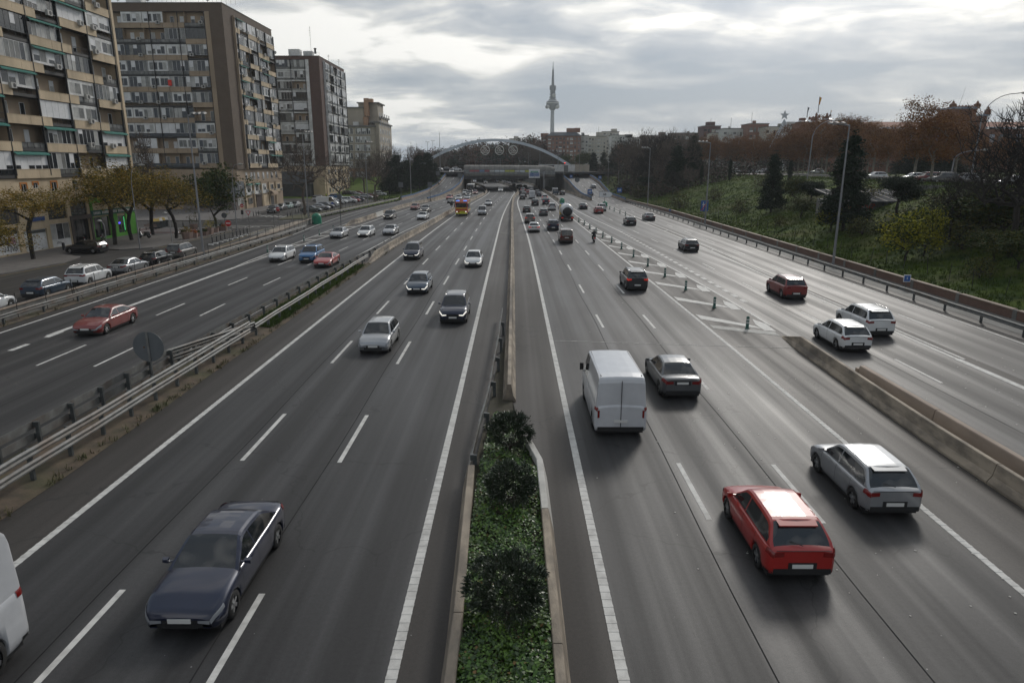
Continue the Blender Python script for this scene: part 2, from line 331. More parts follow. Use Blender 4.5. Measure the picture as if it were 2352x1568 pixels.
def strip_mesh(name, fl, fr, ys, z, m, n=1, parent=None, kind=None):
	"""sheet between two edges; UV in metres (u from the left edge, v along)."""
	vs = []; fs = []; uv = []
	zf = z if callable(z) else (lambda y: z)
	for y in ys:
		a, b = fl(y), fr(y)
		for k in range(n + 1):
			x = lerp(a, b, k / n); vs.append((x, y, zf(y))); uv.append((x - a, y))
	for i in range(len(ys) - 1):
		for k in range(n):
			p = i * (n + 1) + k; fs.append((p, p + 1, p + n + 2, p + n + 1))
	me = bpy.data.meshes.new(name); me.from_pydata(vs, [], fs); me.materials.append(m)
	ul = me.uv_layers.new(name='UVMap')
	for l in me.loops: ul.data[l.index].uv = uv[l.vertex_index]
	me.update(); o = put(name, me, parent)
	if kind: o['kind'] = kind
	return o
YS = frange(-15, 200, 5) ; YF = frange(200, 480, 5)
road = strip_mesh('motorway', bL, bR, sorted(set(YS + [104, 109, 130, 150, 175, 196, 200] + [200.5] + YF[1:])), 0.0, M_shoulder, 1, None, 'structure')
strip_mesh('lane_surface', fA, fB, YS + YF[1:], .004, M_lane, 1, road)
strip_mesh('lane_surface', fC, fD, YS + YF[1:], .004, M_lane, 1, road)
strip_mesh('lane_surface', fL, fR, frange(-15, 70, 5), .004, M_lane, 1, road); strip_mesh('lane_surface', fG2, fR, frange(70, 480, 5), .004, M_lane, 1, road)
strip_mesh('lane_surface', fL, fG1, frange(70.5, 199, 4), .004, M_lane, 1, road)
strip_mesh('lane_surface', fQ1, lambda y: fQ2(y) + .3, YS + [200, 211], .004, M_lane, 1, road)
strip_mesh('lane_surface', lambda y: fQ2(y) + .9, fQ3, YS, .004, M_lane, 1, road)
strip_mesh('lane_surface', fQ1, lambda y: bR(y) - 1.2, frange(212, 480, 6), .004, M_lane, 1, road)
def ribbon(f, y0, y1, w, step=5.0, z=.009, name='edge_line', m=M_paint, ribs=False, parent=road):
	b = MB(); ys = frange(y0, y1, step); rows = [[(f(y) - w / 2, y, z), (f(y) + w / 2, y, z)] for y in ys]
	b.grid(rows, sm=False)
	if ribs:        # raised ribs of the profiled edge line
		y = y0
		while y < min(y1, 60):
			x = f(y); b.box(x - w / 2 - .005, x + w / 2 + .005, y, y + .09, z - .004, z + .007); y += .30
	return b.build(name, m, parent)
ribbon(fA, 5, 420, .22, ribs=True); ribbon(fB, 5, 440, .24, ribs=True); ribbon(fC, 5, 440, .24, ribs=True); ribbon(fD, 5, 420, .2, ribs=True)
ribbon(fR, 5, 420, .18); ribbon(fL, 5, 199, .18); ribbon(fG1, 70, 199, .18); ribbon(fG2, 70, 400, .2)
ribbon(lambda y: -29.0, 41, 70, .38, m=M_paint)
ribbon(fQ1, 44, 400, .2); ribbon(knots([(109, 16.8), (159, 14.3), (200, 13.9)]), 109, 198, .2)
ribbon(fQ2, 5, 211, .18); ribbon(lambda y: fQ2(y) + knots([(30, .35), (60, .55), (100, 1.0), (160, 1.3), (211, .8)])(y), 36, 211, .15); ribbon(fQ3, 5, 200, .16)
ribbon(lambda y: fQ2(y) , 5, 36, .34, z=.013)
def dashes(f, y0, y1, per, ln, w, name='lane_dash', m=M_paint, z=.009, phase=0.0):
	y = y0 + phase; me = None
	while y < y1:
		b = MB(); b.grid([[(-w / 2, 0, 0), (w / 2, 0, 0)], [(f(y + ln) - f(y) - w / 2, ln, 0), (f(y + ln) - f(y) + w / 2, ln, 0)]], sm=False)
		b.build(name, m, road, (f(y), y, z)); y += per
M_seam = mat('bitumen_seam', (.014, .014, .015), .9, spec=.1, c2=(.03, .03, .03), scale=.8, world=True)
for fs_, o_ in ((fA, 3.05), (fB, -4.1), (fC, 3.2), (fC, 6.4), (fQ2, -4.2), (fR, -3.9)): ribbon((lambda f_, d_: lambda y: f_(y) + d_ + .05 * sin(y * .31))(fs_, o_), 6, 190, .035, 3, .0065, 'tar_seam', M_seam)
mid = lambda fa, fb, t: (lambda y: lerp(fa(y), fb(y), t))
dashes(mid(fA, fB, .325), 10.2, 330, 12.45, 4.75, .16); dashes(mid(fA, fB, .655), 10.05, 330, 12.45, 4.75, .16)
dashes(mid(fC, fD, .345), 6.05, 330, 12.45, 4.0, .16); dashes(mid(fC, fD, .665), 5.85, 330, 12.45, 4.1, .16)
fRm = klin([(0, -22.2), (60, -22.15), (110, -21.2), (160, -19.0), (200, -17.4), (240, -15.2), (276, -14.6), (330, -18.5)])
fRm2 = klin([(0, -25.35), (60, -25.3), (110, -24.4), (160, -22.6), (200, -20.2), (240, -18), (276, -17.3), (330, -21)])
dashes(fRm, 21.95, 330, 12.45, 4.3, .15); dashes(fRm2, 22.1, 330, 12.45, 4.3, .15)
dashes(cl(-28.85), 22, 41, 3.1, 1.5, .34, 'merge_dash', z=.012)
dashes(mid(fQ1, fQ2, .53), 19.35, 190, 12.45, 4.2, .15); dashes(mid(fQ2, fQ3, .52), 18.5, 190, 12.45, 4.2, .15)
dashes(klin([(50, 17.9), (109, 16.8)]), 52, 109, 2.15, 1.15, .38, 'merge_dash')
ribbon(lambda y: -33.2 - .012 * (y - 100), 112, 160, .12, name='edge_line', m=M_paint_old)
def chevron(a, b_, c, d, name='chevron_marking', m=M_paint_old, z=.010):
	b = MB(); b.quad(*[(p[0], p[1], z) for p in (a, b_, c, d)]); return b
c73 = crop(2.613, 1500, 550)
bases = [(1937, 1140), (1679, 976), (1455, 838), (1292, 733), (1158, 650), (1046, 578), (952, 515), (875, 466), (806, 425), (752, 388), (703, 357), (661, 328), (618, 304)]
POSTS_R = [G(*c73(*p)) for p in bases]
def stripe_world(y, xl, xr, dy=1.5):
	"""one chevron: a bar leaning back from the left line, with an arrow-shaped toe at the right line"""
	b = MB(); z = .010
	b.quad((xl + .25, y + 2.6, z), (xl + .25, y + 2.6 + dy, z), (xr - 1.1, y + .55, z), (xr - .9, y - .35, z))
	b.add([(xr - .9, y + .95, z), (xr - .9, y - .75, z), (xr - .25, y - 1.0, z), (xr - .15, y + 1.1, z), (xr - .55, y + 2.6, z)], [(0, 1, 2, 3, 4)])
	b.build('chevron_marking', M_paint, road)
for p in POSTS_R:
	xl, xr = fD(p.y), fQ1(p.y)
	if xr - xl > 1.6: stripe_world(p.y + .3, xl, xr)
	else:
		b = MB(); b.quad((xl + .2, p.y + 1.5, .01), (xl + .2, p.y + 2.6, .01), (xr - .2, p.y + 1.1, .01), (xr - .2, p.y, .01)); b.build('chevron_marking', M_paint_old, road)
b = MB(); b.quad((12.9, 43.2, .0125), (12.9, 44.2, .0125), (16.5, 42.2, .0125), (16.5, 41.2, .0125)); b.build('chevron_marking', M_paint_old, road)
for y in (77, 83, 89, 95, 101, 107, 112, 116):
	xl, xr = fG1(y), fG2(y)
	b = MB(); b.quad((xl + .15, y, .01), (xl + .15, y + 1.2, .01), (xr - .15, y + 2.8, .01), (xr - .15, y + 1.5, .01)); b.build('chevron_marking', M_paint_old, road)
for y in (60, 72, 84, 96, 110, 125, 140, 155, 170, 185, 196):   # narrow gore beside the ramp lane
	xl = fQ2(y); xr = xl + knots([(30, .35), (60, .55), (100, 1.0), (160, 1.3), (211, .8)])(y)
	if xr - xl > .7:
		b = MB(); b.quad((xl + .1, y, .01), (xl + .1, y + .8, .01), (xr - .1, y + 2.2, .01), (xr - .1, y + 1.4, .01)); b.build('chevron_marking', M_paint_old, road)
b = MB()
for x0, x1, m_ in ((2.4, 12.4, 0), (13, 16.5, 0)):
	for i in range(30):
		t0, t1 = i / 30, (i + 1) / 30; w = .05 + .05 * sin(i * 1.7) ** 2; x = lerp(x0, x1, t0); xb = lerp(x0, x1, t1); y = 39.9 - .12 * (x - 2.4)
		b.quad((x, y, .0135), (xb, y - .0, .0135), (xb, y + w, .0135), (x, y + w, .0135))
b.build('expansion_joint', M_paint_old, road)
rng = random.Random(5); Q = []
for i in range(420):
	y = 14 + rng.random() ** 1.3 * 70; x = rng.choice((rng.gauss(10.5, 2.2), rng.uniform(2.5, 31), rng.gauss(23, 2)))
	s = rng.uniform(.012, .05) * (1.6 if rng.random() < .1 else 1); a = rng.uniform(0, 6.28)
	c_, s_ = cos(a) * s, sin(a) * s * rng.uniform(.4, 1)
	Q.append([(x - c_, y - s_, .014), (x + s_, y - c_, .02), (x + c_, y + s_, .016), (x - s_, y + c_, .018)])
put('road_debris', quads_mesh('road_debris', np.array(Q), mat('pale_debris', (.42, .41, .38), .8)))['kind'] = 'stuff'
rz_l = klin([(195, 0), (225, .05), (250, .9), (270, 2.8), (285, 5.4), (300, 7.0), (330, 7.4)])
rxl = klin([(195, -34.4), (225, -32.8), (250, -31), (270, -29.5), (285, -28.5), (300, -28), (345, -28)])
rxr = klin([(195, -25.4), (225, -24), (250, -22.5), (270, -21), (285, -20.7), (300, -20.7), (345, -20.7)])
qz = klin([(195, 0), (225, .35), (250, 1.4), (270, 3.2), (285, 5.0), (300, 6.5), (320, 7.4)])
qxl = klin([(195, 22.8), (225, 21.6), (250, 21.5), (270, 21), (285, 19.7), (300, 17.6), (320, 16.2), (345, 16.2)])
qxr = klin([(195, 31.4), (225, 30.9), (250, 32.3), (270, 32.6), (285, 31), (300, 29), (320, 28), (345, 28)])
tR = klin([(-40, 34.35), (150, 34.35), (196, 32.4), (225, 31.4), (250, 32.7), (270, 33), (285, 31.4), (300, 29.4), (345, 28.4), (346, 16), (405, 10.2), (480, -3), (520, -20), (700, -90)])
tRz = klin([(-40, .42), (195, .42), (225, .5), (250, 1.3), (270, 3.1), (285, 4.9), (300, 6.4), (320, 7.35), (900, 7.4)])
tL = klin([(-40, -35.15), (104, -35.15), (109, -40.3), (130, -39.8), (150, -38.6), (175, -36.8), (200, -34.9), (225, -33.2), (250, -31.4), (270, -29.9), (285, -28.9), (300, -28.4), (345, -28.4), (346, -22.5), (405, -31), (480, -54), (520, -80), (700, -260)])
tLz = klin([(-40, .12), (220, .12), (235, .3), (250, .95), (270, 2.8), (285, 5.4), (300, 6.9), (330, 7.4), (900, 7.4)])
def hump(x, y): return .45 * sin(x * .19 + y * .05) * sin(y * .083 + 1) + .2 * sin(x * .5 + 2) * sin(y * .31)
def T(x, y):
	if x > tR(y):
		d = x - tR(y); b = tRz(y); z = b + (7.4 - b) * sstep(d / 31.0) + (hump(x, y) * sstep(d / 6) * (1 - sstep((d - 24) / 8)) if y < 300 else 0)
		return z + 5 * sstep((y - 400) / 150) + (2.0 * sstep((x - 160) / 200))
	if x < tL(y):
		b = tLz(y)
		z = b if y < 225 else b + (hump(x, y) * .5 * sstep((tL(y) - x) / 6) if y < 330 else 0)
		return z + 5 * sstep((y - 400) / 150)
	return 0.0
def hit(px, py, zoff=0.0):
	d = ray(px, py); t = 10.0
	while t < 1200:
		x, y, z = d[0] * t, d[1] * t, CAMH + d[2] * t
		if z <= T(x, y) + zoff: return Vector((x, y, T(x, y)))
		t += .25
	return Vector((x, y, T(x, y)))
def terrain(name, fb, sign, m, ys, ds):
	rows = []
	for y in ys: rows.append([(fb(y) + sign * d, y, T(fb(y) + sign * (d + 1e-3), y)) for d in ds])
	b = MB(); b.grid(rows, flip=(sign < 0)); o = b.build(name, m); o['kind'] = 'structure'; return o
M_grass = mat('rough_grass', (.022, .042, .008), .95, c2=(.075, .105, .018), scale=.45, bump=.9, bscale=6, world=True, lo=.4, hi=.62, two=((.085, .068, .03), .13, .5), spec=.08)
M_lawn = mat('mown_lawn', (.07, .105, .022), .95, spec=.08, c2=(.105, .145, .03), scale=.3, bump=.6, bscale=8, world=True)
ds = [0, .6, 1.5, 3, 4.5, 6, 8, 10, 12, 14, 16, 18, 20, 22, 24, 26, 28, 31, 36, 45, 60, 80, 110, 160, 250, 400, 700, 1500, 2050]
ysT = frange(-40, 330, 3) + [345, 346] + frange(352, 700, 12) + [900, 1300, 2050]
terrain('grass_bank', tR, 1, M_grass, ysT, ds)
terrain('left_ground', tL, -1, M_lawn, ysT, [0, 1, 2, 4, 7, 10, 14, 18, 24, 32, 45, 60, 90, 150, 250, 400, 700, 1500, 2050])
g = MB(); g.box(-2150, 2150, -60, 2100, -.6, -.5); g.build('ground', M_grass)['kind'] = 'structure'
def sheet(name, poly, z, m, kerb=0.0, parent=None, kind='structure'):
	b = MB()
	if kerb: b.prism(poly, z - kerb, z)
	else: b.add([(x, y, z) for x, y in poly], [tuple(range(len(poly)))])
	o = b.build(name, m, parent)
	if kind: o['kind'] = kind
	return o
M_kerb = mat('kerb_stone', (.22, .21, .19), .85, c2=(.16, .15, .14), scale=2, world=True)
street = sheet('side_street', [(-110, -40), (-35.2, -40), (-35.2, 108.9), (-40.45, 109.2), (-39.9, 130), (-39, 148), (-38.5, 156), (-37, 215), (-110, 215)], .13, M_street)
def uv_planar(o):
	me = o.data; ul = me.uv_layers.new(name='UVMap')
	for l in me.loops: ul.data[l.index].uv = me.vertices[l.vertex_index].co.xy
uv_planar(street)
sheet('pavement', [(-75, 40), (-49.5, 40), (-49.5, 60), (-48, 72), (-49.2, 77), (-52.5, 79), (-52.5, 85), (-48.5, 83.6), (-45.4, 85.6), (-45, 94), (-44.9, 109), (-47, 112.5), (-60, 113), (-75, 113)], .26, M_pave, .14)
sheet('pavement', [(-95, 128.5), (-56, 128.5), (-52.5, 132), (-52.5, 143), (-56.5, 150), (-56.5, 192), (-95, 192)], .26, M_pave, .14)
sheet('red_paved_crossing', [(-60, 103), (-50, 104), (-48.5, 110), (-60, 112)], .266, M_pave_red)
sheet('planted_island', [(-45, 131), (-40.8, 133), (-39.95, 150), (-38.75, 170), (-37.2, 195), (-39, 200), (-41, 170), (-43, 150), (-46, 140)], .25, mat('island_grass', (.05, .065, .02), .95, c2=(.10, .08, .05), scale=.8, world=True, bump=.5), .13)
sheet('bollard_strip', [(-36.0, 84), (-36.9, 88), (-37.9, 100), (-39.9, 116), (-40.3, 128), (-39.4, 129), (-37.6, 118), (-35.6, 100), (-35.5, 86)], .21, M_conc, .1)
b = MB()
for i in range(9):     # zebra crossing in front of the second block
	y = 145.5 - i * 0.0; x = -55.5 + i * 1.25
	b.quad((x, 141.2 - i * .55, .140), (x + .6, 141.0 - i * .55, .140), (x + .6, 144.6 - i * .55, .140), (x, 144.8 - i * .55, .140))
for i in range(6): b.quad((-55 + i * 2.3, 129.2, .140), (-53.6 + i * 2.3, 129.2, .140), (-53.6 + i * 2.3, 129.55, .140), (-55 + i * 2.3, 129.55, .140))
b.quad((-52.5, 117.6, .140), (-40.8, 117.6, .140), (-40.8, 118.1, .140), (-52.5, 118.1, .140))
for i in range(7): b.quad((-59 + .1 * i, 106 + i * 1.1, .272), (-50 + .1 * i, 106 + i * 1.1, .272), (-50 + .1 * i, 106.5 + i * 1.1, .272), (-59 + .1 * i, 106.5 + i * 1.1, .272))
for i in range(9): b.quad((-41.5 + i * .12, 101 + i * 2.1, .140), (-39.0 + i * .06, 103 + i * 2.1, .140), (-39.0 + i * .06, 103.5 + i * 2.1, .140), (-41.5 + i * .12, 101.5 + i * 2.1, .140))
b.build('street_marking', M_paint_old, street)
b = MB()
for a, c_ in (((-49.0, 60), (-47.6, 72)), ((-44.9, 86), (-44.5, 109)), ((-36.3, 84), (-37.6, 84.5)), ((-37.6, 84.5), (-41, 112))):
	b.quad((a[0], a[1], .1395), (a[0] + .12, a[1], .1395), (c_[0] + .12, c_[1], .1395), (c_[0], c_[1], .1395))
b.build('yellow_kerb_line', mat('yellow_paint', (.36, .25, .05), .7, c2=(.2, .16, .07), scale=3, world=True), street)
def text_mesh(s, size, name='lettering', ext=.004, bold=False):
	cu = bpy.data.curves.new('t', 'FONT'); cu.body = s; cu.size = size; cu.extrude = ext; cu.align_x = 'CENTER'; cu.align_y = 'CENTER'; cu.resolution_u = 3
	if bold: cu.offset = size * .02
	o = bpy.data.objects.new('t', cu); col.objects.link(o); bpy.context.view_layer.update()
	me = bpy.data.meshes.new_from_object(o.evaluated_get(bpy.context.evaluated_depsgraph_get())); bpy.data.objects.remove(o); bpy.data.curves.remove(cu); me.name = name
	return me
me = text_mesh('STOP', 2.6, 'stop_lettering', .001); me.materials.clear(); me.materials.append(M_paint_old)
o = put('stop_lettering', me, street, (-47.0, 115.0, .142)); o.scale = (1.35, 1.3, 1)
# ================================================================== barriers, rails and walls along the road
def jersey_segment(h=.8, wb=.30, wt=.09):
	prof = [(-wb, 0), (-wb, .08), (-.17, .30), (-wt, h - .02), (-wt + .02, h), (wt - .02, h), (wt, h - .02), (.17, .30), (wb, .08), (wb, 0)]
	return prof
def sweep_profile(b, prof, p0, p1, mi=0, cap=True, sc0=1.0):
	d = Vector((p1[0] - p0[0], p1[1] - p0[1], 0)).normalized(); n = Vector((d.y, -d.x, 0)); k = len(prof)
	rows = []
	for p, s in ((p0, sc0), (p1, 1.0)):
		rows.append([(p[0] + n.x * x, p[1] + n.y * x, (p[2] if len(p) > 2 else 0) + z * s) for x, z in prof])
	b.grid([list(r) for r in rows], mi, False)
	if cap: b.add(rows[0], [tuple(range(k))], mi); b.add(rows[1], [tuple(reversed(range(k)))], mi)
def barrier_line(label, f, y0, y1, seg=6.0, gap=.03, m=M_conc, h=.8, wb=.3, wt=.09, name='concrete_barrier', white=(), zf=None, cat='crash barrier', ramp_end=False, group=None):
	t = thing(name, label, cat, (f(y0), y0, 0), 0, group); X0, Y0 = f(y0), y0
	prof = jersey_segment(h, wb, wt); y = y0; i = 0
	while y < y1 - .5:
		ye = min(y + seg, y1); b = MB(); z0 = zf(y) if zf else 0; z1 = zf(ye) if zf else 0
		ns = max(1, int((ye - y) / 3))
		for j in range(ns):
			ya = lerp(y, ye - gap, j / ns); yb = lerp(y, ye - gap, (j + 1) / ns)
			sweep_profile(b, prof, (f(ya) - X0, ya - Y0, zf(ya) if zf else 0), (f(yb) - X0, yb - Y0, zf(yb) if zf else 0), cap=(j in (0, ns - 1)), sc0=(.06 if ramp_end and i == 0 and j == 0 else 1))
		b.build('barrier_segment', M_conc_white if i in white else m, t); y = ye; i += 1
	return t
barrier_line('long tapering concrete barrier up the middle of the motorway between the inner carriageways', fM, 29, 475, 12, .03, h=.82, name='central_concrete_barrier')
fbA = knots([(72, -15.8), (91, -15.7), (112, -15.0), (159, -14.1), (195, -13.2), (238, -11.2), (276, -11.2), (320, -14.2), (360, -19), (420, -27), (480, -41)])
barrier_line('concrete barrier left of the fire engine carriageway starting where the green verge rails end', fbA, 73, 470, 8, .03, h=.85, ramp_end=True, name='left_carriageway_barrier')
fbL = knots([(118, -29.4), (127, -28.5), (166, -27.8), (178, -27.1), (199, -24.9)])
barrier_line('concrete barrier with one bright white block beside the slip road', fbL, 118.5, 199, 7.2, .05, white=(3,), h=.85, ramp_end=True, name='slip_road_barrier')
barrier_line('low concrete barrier at the foot of the left bridge ramp', knots([(201, -24.3), (211, -22.9), (245, -21.4), (284, -20.5)]), 201, 284, 10, .03, h=.8, name='ramp_foot_barrier')
fbQ = klin([(200, 12.75), (259, 11.9), (305, 11.0), (360, 8.6), (405, 5.4), (470, -6.5)])
barrier_line('concrete barrier running right under the bridge from the small green bell marker', fbQ, 200, 470, 9, .03, h=.82, ramp_end=True, name='right_carriageway_barrier')
barrier_line('low barrier at the foot of the right bridge ramp wall', klin([(206, 22.3), (225, 20.9), (250, 20.6), (284, 18.9)]), 206, 284, 10, .03, h=.8, name='ramp_wall_foot_barrier')
t = thing('concrete_barrier', 'beige concrete barrier with a pointed front end beside the last chevron, nearer of two', 'crash barrier', (16.05, -12, 0))
prof = jersey_segment(.72, .32, .09)
for ya, yb, s0, s1 in ((-12, 4, 1, 1), (4.03, 20.9, 1, 1), (20.94, 38.2, 1, 1), (38.2, 41.0, 1, .08)):
	fx = klin([(-15, 16.0), (25, 16.05), (41, 16.6)]); b = MB(); n_ = 5 if yb - ya > 5 else 1
	for j in range(n_):
		a, c_ = lerp(ya, yb, j / n_), lerp(ya, yb, (j + 1) / n_)
		rows = [[(fx(q) - 16.05 + x * (1 if s == 1 else .5 + .5 * s), q + 12, z * s) for x, z in prof] for q, s in ((a, s0 if j == 0 else 1), (c_, s1 if j == n_ - 1 else 1))]
		b.grid([list(reversed(r)) for r in rows], 0, False)
		if j == 0: b.add(rows[0], [tuple(range(len(prof)))])
		if j == n_ - 1: b.add(rows[1], [tuple(reversed(range(len(prof))))])
	b.build('barrier_segment', M_conc, t)
t = thing('concrete_barrier', 'second pinkish concrete barrier behind the pointed one at the right edge', 'crash barrier', (16.95, -12, 0))
M_conc_pink = mat('concrete_pinkish', (.38, .30, .235), .8, c2=(.29, .23, .18), scale=1.3, bump=.3, bscale=25, world=True, two=((.15, .12, .10), .35, .5), stretch=(1, .35, 1))
for ya, yb in ((-12, 2), (2.05, 13.9), (13.95, 25.8), (25.85, 32.0)):
	b = MB(); sweep_profile(b, [(-.2, 0), (-.2, .3), (-.13, .78), (-.1, .82), (.1, .82), (.13, .78), (.2, .3), (.2, 0)], (0, ya + 12, 0), (0, yb + 12, 0)); b.build('barrier_segment', M_conc_pink, t)
b = MB(); b.box(-.2, .2, 44.0, 44.25, 0, .66); b.build('barrier_segment', M_conc_pink, t)
M_ivy_soil = mat('dark_planting_soil', (.03, .026, .018), .95, c2=(.05, .045, .025), scale=2, world=True)
med = thing('planter_wall', 'left low concrete wall of the planted median, nearest the camera', 'planter wall', (-1.25, -12, 0))
for ya, yb in ((-12, 6), (6.04, 13.0), (13.03, 20.6)):
	b = MB(); sweep_profile(b, [(-.27, 0), (-.25, .12), (-.10, .78), (-.08, .8), (.10, .8), (.12, .78), (.12, 0)], (0, ya + 12, 0), (-.18 * (yb > 19), yb + 12, 0)); b.build('wall_segment', M_conc, med)
med = thing('planter_wall', 'right low concrete wall of the planted median with a white painted far end', 'planter wall', (.90, -12, 0))
for ya, yb, xa, xb, m_ in ((-12, 6, .02, 0, M_conc), (6.04, 12, 0, 0, M_conc), (12.03, 17.7, 0, -.02, M_conc), (17.73, 21.1, -.02, -.06, M_conc_white), (21.1, 22.8, -.06, -.40, M_conc_white)):
	b = MB(); sweep_profile(b, [(-.12, 0), (-.12, .78), (-.10, .8), (.07, .8), (.09, .78), (.24, .12), (.26, 0)], (xa, ya + 12, 0), (xb, yb + 12, 0)); b.build('wall_segment', m_, med)
b = MB(); b.add([(-1.15, -12, .55), (.8, -12, .55), (.8, 20.8, .55), (.42, 22.8, .5), (.1, 26, .3), (-.1, 29, .06), (-.62, 40, .03), (-1.0, 33, .04), (-1.2, 26, .15), (-1.38, 20.6, .5)], [tuple(range(10))]); b.build('planting_bed', M_ivy_soil)['kind'] = 'structure'
def wbeam_profile(): return [(-.0, -.155), (.02, -.15), (.075, -.105), (.075, -.06), (.02, -.02), (.0, 0), (.02, .02), (.075, .06), (.075, .105), (.02, .15), (0, .155), (-.012, .155), (-.012, -.155)]
def guard_rail(label, f, y0, y1, post_d=4.0, beams=(.62,), side=1, post_h=.78, sunk=None, seg=4.0, zf=None, m=M_galv, mp=M_galv_dark, name='guard_rail', double=False, posts_n=300, slope_start=False, group=None, post_s=.07):
	"""side=+1: the beam faces +x"""
	x0, yy0 = f(y0), y0; t = thing(name, label, 'guard rail', (x0, yy0, 0), 0, group)
	zf = zf or (lambda y: 0.0)
	prof = [(x * side, z) for x, z in wbeam_profile()]
	y = y0; np_ = 0
	pm = MB(); pm.box(-post_s, post_s, -.05, .05, 0, post_h); pmesh = pm.mesh('post', mp)
	bm_ = MB(); bm_.box(-.09, .09, -.06, .06, -.1, .1); block = bm_.mesh('spacer', mp)
	while y <= y1 + .01:
		z = zf(y); p = put('post', pmesh, t, (f(y) - x0 - side * .12, y - yy0, z)); y += post_d; np_ += 1
		if y0 + 75 > y:
			for bz in beams: put('spacer', block, t, (f(y - post_d) - x0 - side * .03, y - post_d - yy0, z + bz)).scale = (.7, 1, 1)
	segs = frange(y0 - .6, y1 + .6, seg)
	for i in range(len(segs) - 1):
		a, c_ = segs[i], segs[i + 1] + .08
		for bz in beams:
			za, zc = zf(a) + bz, zf(c_) + bz
			if slope_start and i == 0: za = .12
			b = MB(); d = Vector((f(c_) - f(a), c_ - a)).normalized(); off = .004 * (i % 2)
			rows = [[(f(q) - x0 + x + side * (.05 + off) + .025 * sin(q * 1.7) + .02 * sin(q * .53), q - yy0, zq + z + .016 * sin(q * 2.3)) for x, z in prof] for q, zq in ((a, za), (c_, zc))]
			b.grid([r + [r[0]] for r in rows], 0, False, flip=(side > 0)); b.build('rail_beam', m, t)
	return t
guard_rail('double-beam steel guard rail in front of the bare soil strip at lower left', klin([(5, -16.05), (30, -15.95), (48, -15.9)]), 12.9, 39, 2.0, (1.12, .68), 1, 1.22)
guard_rail('single-beam guard rail along the green verge left of the inner carriageway', klin([(40, -15.9), (73, -16.0)]), 41, 73, 2.2, (.78,), 1, .85)
guard_rail('rear double-beam guard rail behind the soil strip facing the left collector road', klin([(5, -17.9), (36, -17.7)]), 13.6, 33.6, 2.0, (1.02, .58), -1, 1.12)
guard_rail('rear single-beam guard rail behind the green verge with dark posts', klin([(35, -17.7), (60, -17.4), (80, -16.5)]), 36, 82, 2.6, (.72,), -1, .8)
t = thing('guard_rail', 'slanted guard rail beam crossing between the two rails near the round sign', 'guard rail', (-17.8, 33.5, 0))
for z in (1.0, .62):
	b = MB(); pts = [(0, 0, z), (.95, 3.4, z * .95), (1.75, 7.4, z * .8)]
	for q in range(2):
		rows = [[(p[0] + x, p[1], p[2] + zz) for x, zz in wbeam_profile()] for p in pts[q:q + 2]]
		b.grid([r + [r[0]] for r in rows], 0, False, flip=True)
	b.build('rail_beam', M_galv, t)
for k in range(4):
	b = MB(); b.box(-.06, .06, -.05, .05, 0, .95); b.build('post', M_galv_dark, t, (.1 + .42 * k, 1 + 1.8 * k, 0))
guard_rail('long guard rail at the foot of the low concrete wall along the left street', klin([(5, -33.7), (100, -33.9), (112, -34.2)]), 36, 112, 4.0, (.62,), 1, .72)
t = guard_rail('guard rail of the slip road bending down beside the green bell marker at left', klin([(132, -38.9), (150, -38.0), (175, -36.2), (196, -34.9), (206, -34.4)]), 133, 205, 4.0, (.68,), 1, .75, slope_start=True)
guard_rail('long guard rail in front of the low red brick wall at the right', klin([(-5, 31.3), (150, 31.2), (200, 31.2)]), -3, 199, 4.0, (.62,), -1, .74, m=M_galv)
t = guard_rail('short guard rail at the centre left of the planted median in the foreground', klin([(17, -1.70), (21, -1.5), (26.5, -1.12), (32, -.98), (36, -.92), (48, -.75)]), 21.4, 45, 4.0, (.72,), -1, .8, slope_start=True, name='median_guard_rail')
t = thing('street_wall', 'low grey concrete wall with a pale coping between the motorway and the left street', 'wall', (-34.75, 36, 0))
y = 30
while y < 128:
	w = 5.0; ye = min(y + w, 128); xo = 0 if y < 100 else -(min(y, 128) - 100) * .085
	xe = 0 if ye < 100 else -(ye - 100) * .085
	b = MB(); b.add([(xo - .1, y - 36, 0), (xo + .1, y - 36, 0), (xo + .1, y - 36, .80), (xo - .1, y - 36, .80), (xe - .1, ye - 36 - .03, 0), (xe + .1, ye - 36 - .03, 0), (xe + .1, ye - 36 - .03, .80), (xe - .1, ye - 36 - .03, .80)], [(0, 1, 2, 3), (7, 6, 5, 4), (1, 5, 6, 2), (4, 0, 3, 7), (3, 2, 6, 7)])
	b.build('wall_panel', M_conc_grey, t)
	b = MB(); b.add([(xo - .17, y - 36, .803), (xo + .17, y - 36, .803), (xo + .17, y - 36, .89), (xo - .17, y - 36, .89), (xe - .17, ye - 36 - .02, .803), (xe + .17, ye - 36 - .02, .803), (xe + .17, ye - 36 - .02, .89), (xe - .17, ye - 36 - .02, .89)], [(0, 1, 2, 3), (7, 6, 5, 4), (1, 5, 6, 2), (4, 0, 3, 7), (3, 2, 6, 7), (0, 4, 5, 1)])
	b.build('coping_stone', M_conc_pink, t); y = ye
t = thing('wire_fence', 'row of thin dark fence posts with slack wires in front of the left street wall', 'fence', (-34.45, 36, 0))
fm = MB(); fm.tube([(0, 0, 0), (0, 0, 1.75)], .025, 5); fm = fm.mesh('fence_post', M_black)
fx = lambda y: 0 if y < 100 else -(y - 100) * .085
y = 37.0
while y < 128: put('fence_post', fm, t, (fx(y), y - 36, 0)); y += 3.05
b = MB()
for z in (.98, 1.0): b.tube([(fx(q), q - 36, z - .05 * sin(q * 1.03) ** 2) for q in frange(37, 127, 3.05)], .009, 4)
b.build('wire', M_black, t)
